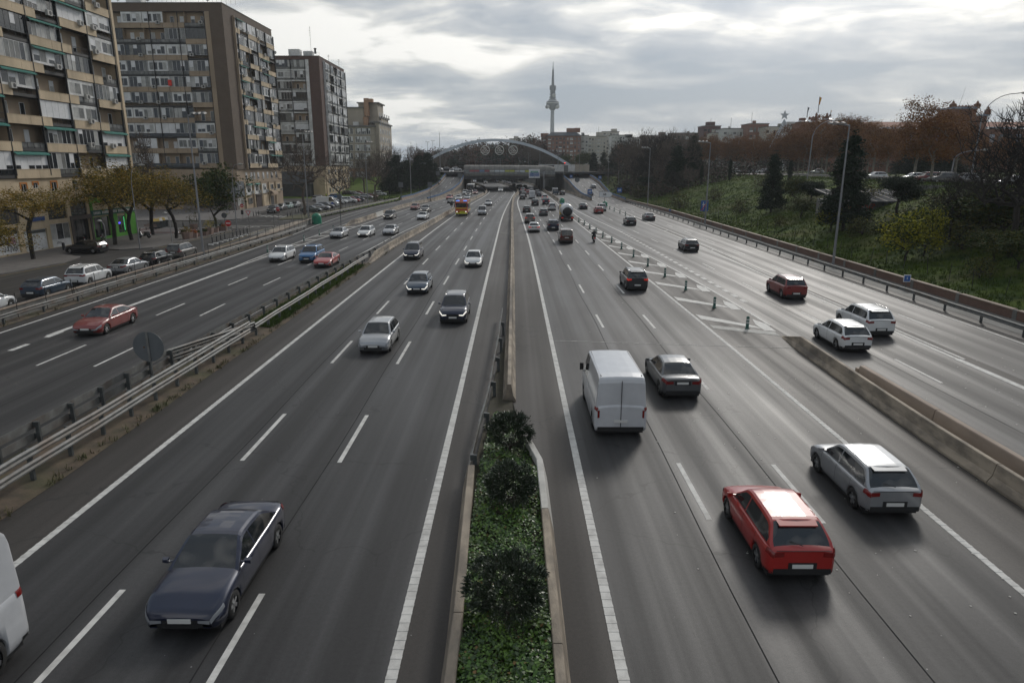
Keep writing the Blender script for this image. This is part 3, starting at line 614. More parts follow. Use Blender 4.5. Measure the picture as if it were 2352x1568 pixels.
for q in (52.5, 70, 91.6):
	b = MB(); b.tube([(0.35, .5, 0), (0, 0, 1.2)], .02, 5); b.tube([(-.35, .5, 0), (0, 0, 1.2)], .02, 5); b.build('brace', M_black, t, (0, q - 36, 0))
t = thing('brick_wall', 'low red brick wall with stone coping at the foot of the grass bank', 'wall', (34.15, -10, 0))
y = -10.0
while y < 196:
	w = 6.2; x = tR(y) - .2 - 34.15; x2 = tR(y + w) - .2 - 34.15
	b = MB(); b.add([(x - .12, y + 10, 0), (x + .12, y + 10, 0), (x + .12, y + 10, .70), (x - .12, y + 10, .70), (x2 - .12, y + 10 + w - .4, 0), (x2 + .12, y + 10 + w - .4, 0), (x2 + .12, y + 10 + w - .4, .70), (x2 - .12, y + 10 + w - .4, .70)], [(0, 1, 2, 3), (7, 6, 5, 4), (1, 5, 6, 2), (4, 0, 3, 7), (3, 2, 6, 7)])
	b.build('brick_panel', M_brick_wall, t)
	b = MB(); b.box(x2 - .16, x2 + .16, y + 10 + w - .4, y + 10 + w, 0, .735); b.build('wall_pier', M_conc_grey, t)
	b = MB(); b.add([(x - .19, y + 10 + .01, .70), (x + .19, y + 10 + .01, .70), (x + .19, y + 10 + .01, .775), (x - .19, y + 10 + .01, .775), (x2 - .19, y + 10 + w - .41, .70), (x2 + .19, y + 10 + w - .41, .70), (x2 + .19, y + 10 + w - .41, .775), (x2 - .19, y + 10 + w - .41, .775)], [(0, 1, 2, 3), (7, 6, 5, 4), (1, 5, 6, 2), (4, 0, 3, 7), (3, 2, 6, 7), (0, 4, 5, 1)])
	b.build('coping_stone', M_conc_pink, t); y += w
b = MB(); ys = frange(-5, 73, 3); rng = random.Random(2)
b.grid([[(-18.35 + .3 * sstep((y - 40) / 40), y, .012), (-17.2, y, .10 + .03 * rng.random()), (-16.6, y, .12 + .03 * rng.random()), (-15.3 - .12 * rng.random(), y, .012)] for y in ys]); b.build('verge_soil', M_soil)['kind'] = 'structure'
b = MB(); b.grid([[(-34.65, y, .02), (-34.2, y, .05 + .03 * rng.random()), (-33.55 - .1 * rng.random(), y, .012)] for y in frange(20, 104, 2.5)]); b.build('verge_soil', M_soil)['kind'] = 'structure'
b = MB(); b.grid([[(31.6 + .15 * rng.random(), y, .012), (32.6, y, .05), (34.0, y, .08)] for y in frange(-10, 196, 4)]); b.build('verge_soil', M_conc_grey)['kind'] = 'structure'
def tufts(name, n, fn, h, m, seed, w=.03, per=7):
	rg = np.random.default_rng(seed); Q = np.zeros((n * per, 4, 3))
	for i in range(n):
		x, y, z = fn(rg)
		a = rg.uniform(0, 6.28, per); L_ = rg.uniform(.5, 1.2, per) * h; le = rg.uniform(.1, .7, per) * h
		dx, dy = np.cos(a), np.sin(a); bx, by = x + rg.normal(0, .08, per), y + rg.normal(0, .08, per); k = slice(i * per, (i + 1) * per)
		Q[k, 0] = np.stack([bx - dy * w, by + dx * w, np.full(per, z)], 1); Q[k, 1] = np.stack([bx + dy * w, by - dx * w, np.full(per, z)], 1)
		Q[k, 2] = np.stack([bx + dx * le + dy * w * .3, by + dy * le - dx * w * .3, z + L_], 1); Q[k, 3] = np.stack([bx + dx * le - dy * w * .3, by + dy * le + dx * w * .3, z + L_], 1)
	o = put(name, quads_mesh(name, Q, m)); o['kind'] = 'stuff'; return o
M_blade = mat('grass_blade', (.05, .085, .02), .8, spec=.15, c2=(.09, .125, .03), scale=.3, world=True)
M_blade2 = mat('grass_blade_bank', (.026, .052, .009), .85, c2=(.10, .135, .022), scale=.35, world=True, spec=.1)
M_dry = mat('dry_weeds', (.12, .10, .05), .9, c2=(.07, .08, .03), scale=1, world=True)
tufts('verge_grass', 2600, lambda r: (lambda y: (r.uniform(-17.4, -15.7), y, .1))(r.uniform(43, 71)), .22, M_blade, 1, .02)
tufts('verge_weeds', 420, lambda r: (r.choice([-15.5, -15.4, -15.6, -17.9, -33.6, -34.3]) + r.normal(0, .07), r.uniform(8, 100) if r.random() < .7 else r.uniform(8, 40), .03), .16, M_dry, 2, .02)
def bank(r):
	y = 5 + 195 * r.random() ** 1.5; d = .3 + 40 * r.random() ** 1.2; x = tR(y) + d
	return (x, y, T(x, y) - .02)
tufts('bank_grass', 30000, bank, .26, M_blade2, 3, .035, 5)
tufts('left_lawn_grass', 1500, lambda r: (lambda y: (lambda x: (x, y, T(x, y)))(tL(y) - .4 - 14 * r.random()))(r.uniform(205, 290)), .3, M_blade, 4, .06, 5)
# ================================================================== buildings
class Frame:
	"""local frame of a facade: u along it, n outwards, z up"""
	def __init__(s, o, u, n, parent, base): s.o = Vector(o); s.u = Vector(u); s.n = Vector(n); s.t = parent; s.b = Vector(base)
	def pt(s, u, n, z): p = s.o + s.u * u + s.n * n; return (p.x - s.b.x, p.y - s.b.y, z - s.b.z)
	def box(s, mb, u0, u1, n0, n1, z0, z1, mi=0):
		flip = s.u.cross(s.n).z < 0
		P_ = [s.pt(u, n, z) for z in (z0, z1) for u, n in ((u0, n0), (u1, n0), (u1, n1), (u0, n1))]
		F_ = [(3, 2, 1, 0), (4, 5, 6, 7), (0, 1, 5, 4), (1, 2, 6, 5), (2, 3, 7, 6), (3, 0, 4, 7)]
		if flip: F_ = [tuple(reversed(f)) for f in F_]
		mb.add(P_, F_, mi)
class Budget:
	def __init__(s, n): s.n = n
	def take(s, k):
		if s.n >= k: s.n -= k; return True
		return False
def window(fr, u0, u1, z0, z1, n, rg, panes=3, frame=M_white_frame, bud=None, fw=.05, blinds=.3, name='window', sill=True, dark=.5):
	b = MB(); fr.box(b, u0, u1, n - .03, n + .03, z0, z0 + fw); fr.box(b, u0, u1, n - .03, n + .03, z1 - fw, z1)
	w = (u1 - u0) / panes
	for k in range(panes + 1):
		c = u0 + k * w; a = c - (fw / 2 if 0 < k < panes else (0 if k == 0 else fw)); fr.box(b, a, a + fw, n - .028, n + .028, z0 + fw, z1 - fw)
	o = b.build(name, frame, fr.t)
	single = bud is not None and bud.take(panes); mb = MB(); mats_ = [M_pane_dark, M_pane_mid, M_pane_light]
	for k in range(panes):
		r = rg.random(); mi = 0 if r < dark else (1 if r < dark + (1 - dark) * .6 else 2)
		if single:
			q = MB(); fr.box(q, u0 + k * w + fw / 2, u0 + (k + 1) * w - fw / 2, n - .012, n + .004, z0 + fw * .9, z1 - fw * .9); q.build('pane', mats_[mi], o)
		else: fr.box(mb, u0 + k * w + fw / 2, u0 + (k + 1) * w - fw / 2, n - .012, n + .004, z0 + fw * .9, z1 - fw * .9, mi)
		if rg.random() < blinds:     # a roller blind drawn part of the way
			h = (z1 - z0) * rg.uniform(.25, .7); s_ = MB(); fr.box(s_, u0 + k * w + fw * .6, u0 + (k + 1) * w - fw * .6, n + .005, n + .02, z1 - fw - h, z1 - fw); s_.build('roller_blind', M_shutter, o)
	if mb.f:
		q = mb.build('glazing', mats_, o)
		if panes > 1: q['kind'] = 'stuff'
	return o
_acm = None
def ac_unit(fr, u, n, z, s=1.0):
	global _acm
	w, d, h = .85 * s, .34 * s, .62 * s
	b = MB(); fr.box(b, u, u + w, n, n + d, z, z + h); o = b.build('air_conditioner', M_ac, fr.t)
	c = fr.pt(u + w * .58, n + d + .012, z + h / 2); q = MB(); R_ = h * .38
	uu = fr.u; vs = [(c[0] + uu.x * R_ * cos(a) + fr.n.x * .0, c[1] + uu.y * R_ * cos(a), c[2] + R_ * sin(a)) for a in frange(0, 2 * pi, pi / 7)[:-1]]
	q.add(vs, [tuple(range(len(vs)))]); q.build('fan_grille', M_black, o)
def loggia_front(fr, W_, z0, fh, nf, rg, period, plen, off, bud, beige=M_beige, wallm=M_beige2, back=1.3, style='beige', rail_mix=.5, unit=None, closed=.78, gapm=M_blackpanel, pane_bud=None, awn=.25, acp=.35, joint=True, alt=None, pipes=None):
	"""balcony storeys: solid parapet panels, railings, enclosed glazing, recessed walls"""
	unit = unit or period / 2
	for k in range(nf):
		z = z0 + k * fh; zt = z + fh
		b = MB(); fr.box(b, 0, W_, -back, -.02, z + .0, z + .32); b.build('floor_slab', gapm if style == 'beige' else M_white_wall, fr.t)
		o_ = off + (period / 2 if k % 2 else 0) if style == 'beige' else 0
		segs = []
		if style == 'beige':
			s = o_ - period * 3
			if alt: s = W_; segs = [(W_ - 4.5 - 4.7 * q_, W_ - 4.7 * q_ + .2 - .04) for q_ in range(1, 6)][::-1] if (k + alt) % 2 else [(W_ - 4.6, W_)]
			while s < W_:
				a, e = max(s, 0), min(s + plen, W_)
				if e - a > .4: segs.append((a, e))
				s += period
		else: segs = []
		covered = []
		for a, e in segs:
			n_ = 2 if e - a > plen * .6 and joint else 1
			for q in range(n_):
				a1, e1 = lerp(a, e, q / n_), lerp(a, e, (q + 1) / n_)
				b = MB(); fr.box(b, a1 + .015, e1 - .015, 0, .10, z - .02, z + .98); p_ = b.build('balcony_panel', beige, fr.t)
				b = MB(); fr.box(b, a1, e1, -.03, .13, z + .982, z + 1.03); b.build('coping', beige, p_)
			covered.append((a, e))
		gaps = []; c = 0.0
		for a, e in covered:
			if a > c + .05: gaps.append((c, a))
			c = max(c, e)
		if c < W_ - .05: gaps.append((c, W_))
		if style == 'white': gaps = [(i * unit, min((i + 1) * unit, W_)) for i in range(int(math.ceil(W_ / unit - 1e-6)))]
		for a, e in gaps:
			b = MB(); fr.box(b, a, e, -.06, .0, z + .02, z + .36); b.build('fascia_panel', gapm if style == 'beige' else M_white_wall, fr.t)
			b = MB(); fr.box(b, a, e, -.04, .0, z + .97, z + 1.02); fr.box(b, a, e, -.04, .0, z + .45, z + .48)
			nb = max(2, int((e - a) / .9))
			for q in range(nb + 1): uu = lerp(a + .02, e - .04, q / nb); fr.box(b, uu, uu + .03, -.035, -.005, z + .36, z + .97)
			ra = b.build('balcony_railing', M_black if style == 'beige' else M_galv_dark, fr.t)
			r_ = rg.random()
			if r_ < rail_mix: b = MB(); fr.box(b, a + .04, e - .04, -.09, -.07, z + .36, z + .96); b.build('railing_infill', rg.choice([M_pane_light, M_pane_mid, M_pane_mid, M_pane_dark]), ra)
		nu = max(1, int(round(W_ / unit)))
		uw = W_ / nu
		for q in range(nu):
			a, e = q * uw + .06, (q + 1) * uw - .06; r_ = rg.random(); zz0, zz1 = z + 1.0, zt - .06
			if r_ < closed:
				wi = M_white_wall if rg.random() < .8 else M_white_frame; kind_ = rg.random()
				if kind_ < (.26 if pane_bud.n > 150 or W_ > 28 else .12):      # closed white shutters
					np_ = max(2, int((e - a) / 1.15));
					for h in range(np_):
						b = MB(); fr.box(b, lerp(a, e, h / np_) + .02, lerp(a, e, (h + 1) / np_) - .02, -.12, -.06, zz0 + .02, zz1 - .02); b.build('shutter_panel', M_shutter, fr.t)
						if rg.random() < .3: b2 = MB(); fr.box(b2, lerp(a, e, h / np_) + .1, lerp(a, e, (h + 1) / np_) - .1, -.055, -.045, zz0 + .05, zz0 + .45); b2.build('small_pane', M_pane_dark, fr.t)
				elif kind_ < .66:    # a row of windows across the whole bay
					panes = max(2, int((e - a) / .8)); window(fr, a, e, zz0, zz1, -.08, rg, panes, M_white_frame if rg.random() < .7 else M_galv_dark, pane_bud, .06, .12, dark=.62)
				else:                # white wall with two windows
					m_ = e - a; b = MB(); hw_ = m_ * .2
					zs = zz0 + .25; zh = zz1 - .35
					fr.box(b, a, e, -.12, -.06, zz0, zs); fr.box(b, a, e, -.12, -.06, zh, zz1)
					cs = (a + m_ * .27, a + m_ * .73); prev = a
					for c_ in cs: fr.box(b, prev, c_ - hw_, -.12, -.06, zs, zh); prev = c_ + hw_
					fr.box(b, prev, e, -.12, -.06, zs, zh); b.build('enclosure_wall', wi, fr.t)
					for c_ in cs: window(fr, c_ - hw_ + .01, c_ + hw_ - .01, zs + .01, zh - .01, -.09, rg, 2, M_white_frame, pane_bud, .05, .3)
			else:                    # open balcony: recessed wall with doors
				b = MB(); fr.box(b, a - .06, e + .06, -back + .02, -back + .1, z + .32, zt);
				b.build('recessed_wall', wallm, fr.t)
				for c_ in (a + (e - a) * .22, a + (e - a) * .7):
					window(fr, c_, c_ + .85, z + .42, z + 2.5, -back + .14, rg, 1, M_white_frame, pane_bud, .06, .4, 'balcony_door', dark=.7)
				b = MB(); fr.box(b, a - .06, a, -back, -.1, z + .32, zt - .01); b.build('side_partition', wallm, fr.t)
			if rg.random() < awn and style == 'beige':
				b = MB(); rows = [[fr.pt(a, -.04, zt - .06), fr.pt(e, -.04, zt - .06)], [fr.pt(a, .42, zt - .30), fr.pt(e, .42, zt - .30)], [fr.pt(a, .43, zt - .42), fr.pt(e, .43, zt - .42)]]
				b.grid(rows, 0, False); b.grid([[tuple(Vector(p) - Vector((0, 0, .02))) for p in r] for r in rows], 0, False, True); b.build('awning', M_awning, fr.t)
			if rg.random() < acp: ac_unit(fr, a + rg.uniform(.1, max(.2, e - a - 1.1)), .0 if style == 'white' else .12, z + (.55 if style == 'white' else .72))
	u = off % (period / 2)
	for u in (pipes or frange(u, W_ - .3, period / 2)):
		b = MB(); fr.box(b, u - .05, u + .05, -.1, .15, z0 + .3, z0 + nf * fh); b.build('rain_pipe', M_blackpanel, fr.t)
rg = random.Random(11)
B1b = (-58.5, 82, 0); t1 = thing('apartment_building', 'nearest apartment block at far left with staggered beige balcony panels and a green shop', 'building', B1b)
f1 = Frame((-57.05, 56.0, 0), (0, 1, 0), (1, 0, 0), t1, B1b)
b = MB(); f1.box(b, 0, 48.2, -14, -1.32, 8.4, 43); b.build('wall', M_beige2, t1)
b = MB(); f1.box(b, 48.2, 48.75, -14, .18, 8.3, 43.5); b.build('end_wall', M_beige, t1)
f1b = Frame((-57.05, 74.0, 0), (0, 1, 0), (1, 0, 0), t1, B1b)
loggia_front(f1b, 30.2, 8.75, 3.06, 11, rg, 12.25, 7.8, 6.1, None, pane_bud=Budget(290), awn=.34, acp=.42)
f1c = Frame((-57.05, 56.0, 0), (0, 1, 0), (1, 0, 0), t1, B1b)
loggia_front(f1c, 17.9, 8.75, 3.06, 11, rg, 12.25, 7.8, 0.0, None, pane_bud=Budget(0), awn=.3, acp=.3)
b = MB(); f1.box(b, 17.9, 18.1, -1.3, .12, 8.5, 43.2); b.build('party_fin', M_beige, t1)
c07 = crop(3.92, 0, 500)
def f1uz(x, y, cr=c07):
	p = PX(*cr(x, y), -57.25); return p.y - 56.0, p.z
lw = MB(); nw = -.2
holes = [((240, 205), (305, 300)), ((385, 190), (440, 255)), ((597, 182), (660, 290)), ((845, 160), (910, 270)), ((-60, 490), (205, 690)), ((350, 600), (515, 640)), ((545, 430), (775, 620)), ((815, 410), (1010, 590)), ((-60, 745), (215, 1040)), ((275, 760), (555, 1000)), ((585, 680), (820, 950)), ((850, 630), (1060, 900)), ((1090, 600), (1280, 840)), ((1370, 580), (1470, 790))]
H_ = []
for (a, b_) in holes:
	u0, z1 = f1uz(*a); u1, _ = f1uz(b_[0], a[1]); _, zb_ = f1uz((a[0] + b_[0]) / 2, (b_[1])); H_.append([u0, u1, max(.3, zb_), z1])
H_[4][0] = 12; H_[8][0] = 12
cuts = sorted(set([0.0, 48.2] + [round(v, 3) for h in H_ for v in h[:2]])); cuts = [c for c in cuts if 0 <= c <= 48.2]
for i in range(len(cuts) - 1):
	a, e = cuts[i], cuts[i + 1]
	if e - a < .01: continue
	m_ = (a + e) / 2; hs = sorted([(h[2], h[3]) for h in H_ if h[0] < m_ < h[1]]); z = 0.0
	for h0, h1 in hs:
		if h0 > z: f1.box(lw, a, e, -.5, nw, z, h0)
		z = max(z, h1)
	f1.box(lw, a, e, -.5, nw, z, 8.72)
lw.build('ground_storey_wall', M_beige, t1)
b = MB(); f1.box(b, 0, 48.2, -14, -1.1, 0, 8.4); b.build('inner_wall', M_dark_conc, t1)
M_orange = mat('orange_window_surround', (.50, .17, .015), .7, c2=(.4, .13, .01), scale=2, world=True)
M_shopgreen = mat('bright_green_shopfront', (.09, .34, .03), .5, c2=(.07, .28, .025), scale=1.5, world=True)
M_shopgreen2 = mat('dark_green_sign', (.01, .10, .07), .5)
for i, h in enumerate(H_[:4]):
	w_ = window(f1, h[0], h[1], h[2], h[3], nw - .06, rg, 2, M_white_frame, None, .05, 0)
	if i < 3:
		b = MB(); q = .16
		f1.box(b, h[0] - q, h[0], nw, nw + .06, h[2] + .35, h[3] + q); f1.box(b, h[1], h[1] + q, nw, nw + .06, h[2] + .35, h[3] + q); f1.box(b, h[0], h[1], nw, nw + .06, h[3], h[3] + q); b.build('orange_surround', M_orange, t1)
def opening(h, n, m, name): b = MB(); f1.box(b, h[0], h[1], n - .03, n, h[2], h[3]); return b.build(name, m, t1)
h = H_[4]; o = opening(h, nw - .25, M_pane_dark, 'shop_window'); b = MB(); u = h[0] + 8
while u < h[1]: f1.box(b, u, u + .03, nw - .02, nw + .0, h[2], h[3]); u += .16
b.build('window_bars', M_galv, t1)
h = H_[5]; b = MB(); f1.box(b, h[0] - .4, h[1], nw, nw + .12, h[2], h[3]); b.build('blue_shop_sign', mat('blue_sign', (.03, .07, .2), .5), t1)
for h in H_[6:8]:
	window(f1, h[0], h[1], h[2], h[3], nw - .2, rg, 4, M_black, None, .05, 0, dark=.95)
	b = MB(); f1.box(b, h[0], h[1], nw - .05, nw - .02, h[2] + .55, h[2] + .6); f1.box(b, h[0], h[1], nw - .05, nw - .02, h[2] + .85, h[2] + .9); b.build('guard_bar', M_galv_dark, t1)
h = H_[8]; o = opening([h[0], h[1], h[2], h[3] - .75], nw - .22, M_shutter, 'graffiti_shutter'); opening([h[0], h[1], h[3] - .75, h[3]], nw - .2, M_blackpanel, 'sign_panel')
def scribble(fr, u0, z0, w, hgt, n, m, seed, parent, k=5, r=.02, name='graffiti'):
	q = random.Random(seed); b = MB()
	for i in range(k):
		c_ = u0 + w * (i + .5) / k; pts = []
		a0 = q.uniform(0, 6); wx, wz = w / k * q.uniform(.4, .6), hgt * q.uniform(.3, .5)
		for s in range(11):
			a = a0 + s * q.uniform(.45, .8); pts.append(fr.pt(c_ + wx * cos(a) * (1 - s * .04), n, z0 + hgt / 2 + wz * sin(a * 1.2 + i)))
		b.tube(pts, r, 4)
	return b.build(name, m, parent)
M_graf = mat('black_graffiti', (.02, .02, .022), .7); M_grafp = mat('pink_graffiti', (.38, .12, .25), .7)
scribble(f1, h[1] - 2.4, h[2] + .15, 2.2, .8, nw - .205, M_graf, 3, o, 6, .022); scribble(f1, h[1] - 2.0, h[2] + .95, 1.5, 1.0, nw - .205, M_grafp, 4, o, 5, .06)
h = H_[9]; opening(h, nw - .2, M_white_wall, 'white_shop_shutter'); b = MB(); f1.box(b, h[0] + 1.4, h[1] - .1, nw - .19, nw - .17, h[2] + .25, h[2] + 2.0); b.build('door', M_white_frame, t1); b = MB(); f1.box(b, h[0] + .9, h[1] - .1, nw - .18, nw - .15, h[3] - .45, h[3] - .1); b.build('grille', M_galv_dark, t1)
h = H_[10]; window(f1, h[0], h[1], h[2] + .85, h[3], nw - .15, rg, 3, M_white_frame, None, .06, 0, 'shop_window', dark=.3); o = opening([h[0], h[1], h[2], h[2] + .84], nw - .12, M_white_wall, 'stall_riser'); scribble(f1, h[0] + .9, h[2] + .25, 1.0, .5, nw - .11, M_graf, 9, o, 4, .015)
h = H_[11]; b = MB(); M_portal = mat('brown_granite', (.09, .07, .06), .5, c2=(.06, .05, .045), scale=6, world=True)
f1.box(b, h[0] - .45, h[0], nw, nw + .12, .26, h[3] + .55); f1.box(b, h[1], h[1] + .45, nw, nw + .12, .26, h[3] + .55); f1.box(b, h[0], h[1], nw, nw + .12, h[3], h[3] + .55); b.build('portal_surround', M_portal, t1); window(f1, h[0], h[1], h[2], h[3], nw - .4, rg, 3, M_black, None, .07, 0, 'entrance_door', dark=1)
u0 = H_[12][0] - .35; u1 = 48.0; ztop_ = f1uz(1200, 345)[1]; zmid = f1uz(1280, 560)[1]
b = MB()
gcuts = [u0, H_[12][0], H_[12][1], H_[13][0], H_[13][1], u1]
for a, e in ((gcuts[0], gcuts[1]), (gcuts[2], gcuts[3]), (gcuts[4], gcuts[5])): f1.box(b, a, e, nw, nw + .1, .26, zmid)
f1.box(b, H_[12][0], H_[12][1], nw, nw + .1, .26, .6); f1.box(b, H_[13][0], H_[13][1], nw, nw + .1, .26, .75); b.build('green_shopfront', M_shopgreen, t1)
b = MB(); f1.box(b, u0, u1, nw, nw + .18, zmid + .003, zmid + .75); fs_ = b.build('shop_fascia', M_shopgreen2, t1)
b = MB(); f1.box(b, u0, u0 + 2.9, nw, nw + .12, ztop_ - .85, ztop_); f1.box(b, u0, u0 + .5, nw, nw + .12, zmid + .76, ztop_ - .853); b.build('green_upper_panel', M_shopgreen, t1)
for j, uu in enumerate(frange(u0 + .4, u1 - .5, .34)):
	if j % 6 != 5: b = MB(); f1.box(b, uu, uu + .2, nw + .18, nw + .2, zmid + .2, zmid + .2 + .35); b.build('sign_letter', M_white_frame, fs_)
for h in H_[12:14]: window(f1, h[0], h[1], h[2], min(h[3], zmid), nw - .1, rg, 2, M_shopgreen, None, .06, 0, 'shop_window', dark=.85)
M_neong = mat('green_neon', (.1, .6, .2), .4, emis=(.15, 1, .35), es=1.0); M_neonb = mat('blue_led', (.1, .1, .8), .4, emis=(.12, .1, 1), es=1.2)
h = H_[13]; b = MB(); f1.box(b, h[1] - .35, h[1] - .31, nw - .05, nw - .02, h[2] + .4, h[3] - .2); b.build('neon_strip', M_neong, t1)
b = MB(); f1.box(b, h[0] + .35, h[0] + .85, nw - .06, nw - .04, h[3] - 1.15, h[3] - .9); b.build('led_display', M_neonb, t1)
def tower_block(label, X, Yc, Wf, Ys0, Ys1, z0, fh, nf, top, brick, style, pier, seed, base='grey', beige=M_beige):
	rg = random.Random(seed); B = (X - 2, Yc + 10, 0); t = thing('apartment_building', label, 'building', B)
	X0 = X - Wf
	b = MB(); b.box(X0 - B[0], X - pier - .02 - B[0], Yc + 1.32 - B[1], Ys1 - B[1], 0, top - .1); b.build('core_wall', M_beige2 if style == 'beige' else M_white_wall, t)
	b = MB()      # brick corner pier and roof band
	b.box(X - pier - B[0], X - B[0], Yc - B[1], Ys0 - B[1], (z0 - .3) , top); b.build('corner_pier', brick, t)
	b = MB(); b.box(X0 - B[0], X - pier - .003 - B[0], Yc - B[1], Yc + 3 - B[1], z0 + nf * fh, top); b.build('roof_band', brick, t)
	b = MB(); b.box(X - 3 - B[0], X - B[0], Ys0 + .003 - B[1], Ys1 - B[1], z0 + nf * fh + .0, top); b.build('roof_band', brick, t)
	b = MB(); b.box(X0 - .1 - B[0], X + .1 - B[0], Yc - .1 - B[1], Ys1 + .1 - B[1], top, top + .12); b.build('roof_edge', M_conc_grey, t)
	fin = M_beige2 if style == 'beige' else M_white_wall
	b = MB(); b.box(X - pier - 1.0 - B[0], X - pier - .003 - B[0], Yc - .06 - B[1], Yc + 1.3 - B[1], z0 - .4, z0 + nf * fh - .003); b.build('render_fin', fin, t)
	b = MB(); b.box(X - 1.2 - B[0], X + .5 - B[0], Ys0 - .003 - B[1], Ys0 + .35 - B[1], z0 - .4, z0 + nf * fh + .2); b.build('render_fin', fin, t)
	b = MB(); b.box(X - 1.3 - B[0], X + .35 - B[0], Ys1 - .3 - B[1], Ys1 + .02 - B[1], z0 - .4, z0 + nf * fh - .1); b.build('render_fin', fin, t)
	Wl = Wf - pier - 1.0
	fa = Frame((X0, Yc, 0), (1, 0, 0), (0, -1, 0), t, B)
	kw = dict(style=style, awn=.0 if style == 'beige' else 0, closed=.82, acp=.3 if style == 'beige' else .16)
	if style == 'beige': loggia_front(fa, Wl, z0, fh, nf, rg, 9.4, 6.2, Wl - 6.2 + 3.2, None, beige=M_beige2, pane_bud=Budget(150), unit=Wl / round(Wl / 4.7), alt=2, pipes=[5.6, 15.0, 21.2, Wl - .1], **kw)
	else: loggia_front(fa, Wl, z0, fh, nf, rg, 9.6, 6, 0, None, pane_bud=Budget(80), unit=Wl / round(Wl / 4.8), rail_mix=.6, **kw)
	fb = Frame((X + .45, Ys0 + .36, 0), (0, 1, 0), (1, 0, 0), t, B); Ws = Ys1 - .31 - Ys0 - .36
	kw['awn'] = .3 if style == 'beige' else 0; kw['acp'] = .45
	b = MB(); b.box(X - 1.4 - B[0], X - .9 - B[0], Ys0 + .36 - B[1], Ys1 - .32 - B[1], z0 - .3, z0 + nf * fh - .02); b.build('inner_wall', M_beige2 if style == 'beige' else M_white_wall, t)
	if style == 'beige': loggia_front(fb, Ws, z0, fh, nf, rg, Ws / 2.05, Ws / 3.4, 1.0, None, beige=beige, pane_bud=Budget(145), unit=Ws / 5, **kw)
	else: loggia_front(fb, Ws, z0, fh, nf, rg, Ws / 2, 6, 0, None, pane_bud=Budget(80), unit=Ws / 5, rail_mix=.7, **kw)
	return t, B, fa, fb, X0
rg = random.Random(4)
t2, B2, fa2, fb2, X02 = tower_block('second brown brick apartment block with beige balcony panels, its narrow side facing the road', -62.7, 158.8, 31.0, 163.8, 189.5, 9.55, 3.245, 10, 43.65, M_brick_brown, 'beige', 2.9, 21)
M_greypanel = mat('grey_metal_cladding', (.125, .135, .15), .5, c2=(.10, .11, .125), scale=.8, world=True)
def bb(t, B, name, x0, x1, y0, y1, z0, z1, m): b = MB(); b.box(x0 - B[0], x1 - B[0], y0 - B[1], y1 - B[1], z0, z1); return b.build(name, m, t)
bb(t2, B2, 'lower_wall', -93, -63.0, 158.9, 189.4, 6.1, 9.2, M_beige2); bb(t2, B2, 'lower_wall', -64.2, -63.05, 158.95, 189.3, 0, 6.09, M_beige2)
for i in range(6):
	for j in range(3):
		bb(t2, B2, 'cladding_panel', -75 + i * 2.02 + .02, -75 + (i + 1) * 2.02 - .02 if i < 5 else -62.9, 156.9, 157.0, 3.1 + j * 1.16 + .02, 3.1 + (j + 1) * 1.16 - .02, M_greypanel)
for i in range(3):
	for j in range(3): bb(t2, B2, 'cladding_panel', -62.98, -62.88, 157.0 + i * 1.75 + .02, 157.0 + (i + 1) * 1.75 - .02, 3.1 + j * 1.16 + .02, 3.1 + (j + 1) * 1.16 - .02, M_greypanel)
bb(t2, B2, 'cladding_core', -75.2, -63.0, 157.02, 162.2, 3.1, 6.55, M_greypanel)
bb(t2, B2, 'corner_shop_wall', -75.2, -63.1, 157.2, 162.3, 0, 3.08, mat('mottled_stone', (.2, .17, .15), .7, c2=(.10, .085, .08), scale=2, world=True))
fl = Frame((-62.98, 162.4, 0), (0, 1, 0), (1, 0, 0), t2, B2); fc = Frame((-75, 157.15, 0), (1, 0, 0), (0, -1, 0), t2, B2)
window(fc, 2.5, 6.5, .8, 2.7, .06, rg, 3, M_black, None, .06, 0, 'shop_window', dark=.9); window(Frame((-63.05, 157.2, 0), (0, 1, 0), (1, 0, 0), t2, B2), .8, 4.3, 1.2, 2.8, .05, rg, 2, M_white_frame, None, .06, 0, 'shop_window', dark=.6)
window(Frame((-62.88, 157, 0), (0, 1, 0), (1, 0, 0), t2, B2), 2.2, 3.6, 4.0, 5.6, .02, rg, 1, M_white_frame, None, .06, 0, dark=.9)
for u in (1.5, 4.5, 6.3, 9, 12.5, 15.5, 18.5, 22.0): window(fl, u, u + 1.1, 6.9, 8.5, .03, rg, 2, M_white_frame, None, .05, .6)
for u, w_ in ((.6, 3.6), (6.0, 3.2), (11.2, 3.0), (16.5, 3.4), (21.6, 3.4)):
	bb(t2, B2, 'white_bay', -62.98, -62.85, 162.4 + u, 162.4 + u + w_, 3.35, 5.7, M_white_wall if u < 15 else M_beige); window(fl, u + .8, u + w_ - .6, 4.1, 5.4, .15, rg, 2, M_white_frame, None, .06, .3); ac_unit(fl, u + w_ - .2, .1, 3.6)
	bb(t2, B2, 'pilaster', -62.98, -62.75, 162.4 + u - .55, 162.4 + u - .2, 0, 6.05, M_beige)
	if u < 11:
		b = MB(); b.grid([[fl.pt(u - .1, .14, 5.95), fl.pt(u + w_ + .1, .14, 5.95)], [fl.pt(u - .1, .7, 5.6), fl.pt(u + w_ + .1, .7, 5.6)]], 0, False); b.build('awning', M_awning, t2)
bb(t2, B2, 'entrance_recess', -62.99, -62.9, 169.3, 172.8, .26, 3.0, mat('dark_red_brown_doorway', (.03, .014, .012), .6)); bb(t2, B2, 'door_head', -62.98, -62.7, 168.9, 173.2, 3.02, 3.3, M_portal)
window(fl, 2.0, 4.4, 1.3, 2.6, .03, rg, 2, M_galv_dark, None, .06, 0, dark=.8); bb(t2, B2, 'shop_shutter', -62.98, -62.88, 174.2, 177.8, .26, 2.9, M_beige)
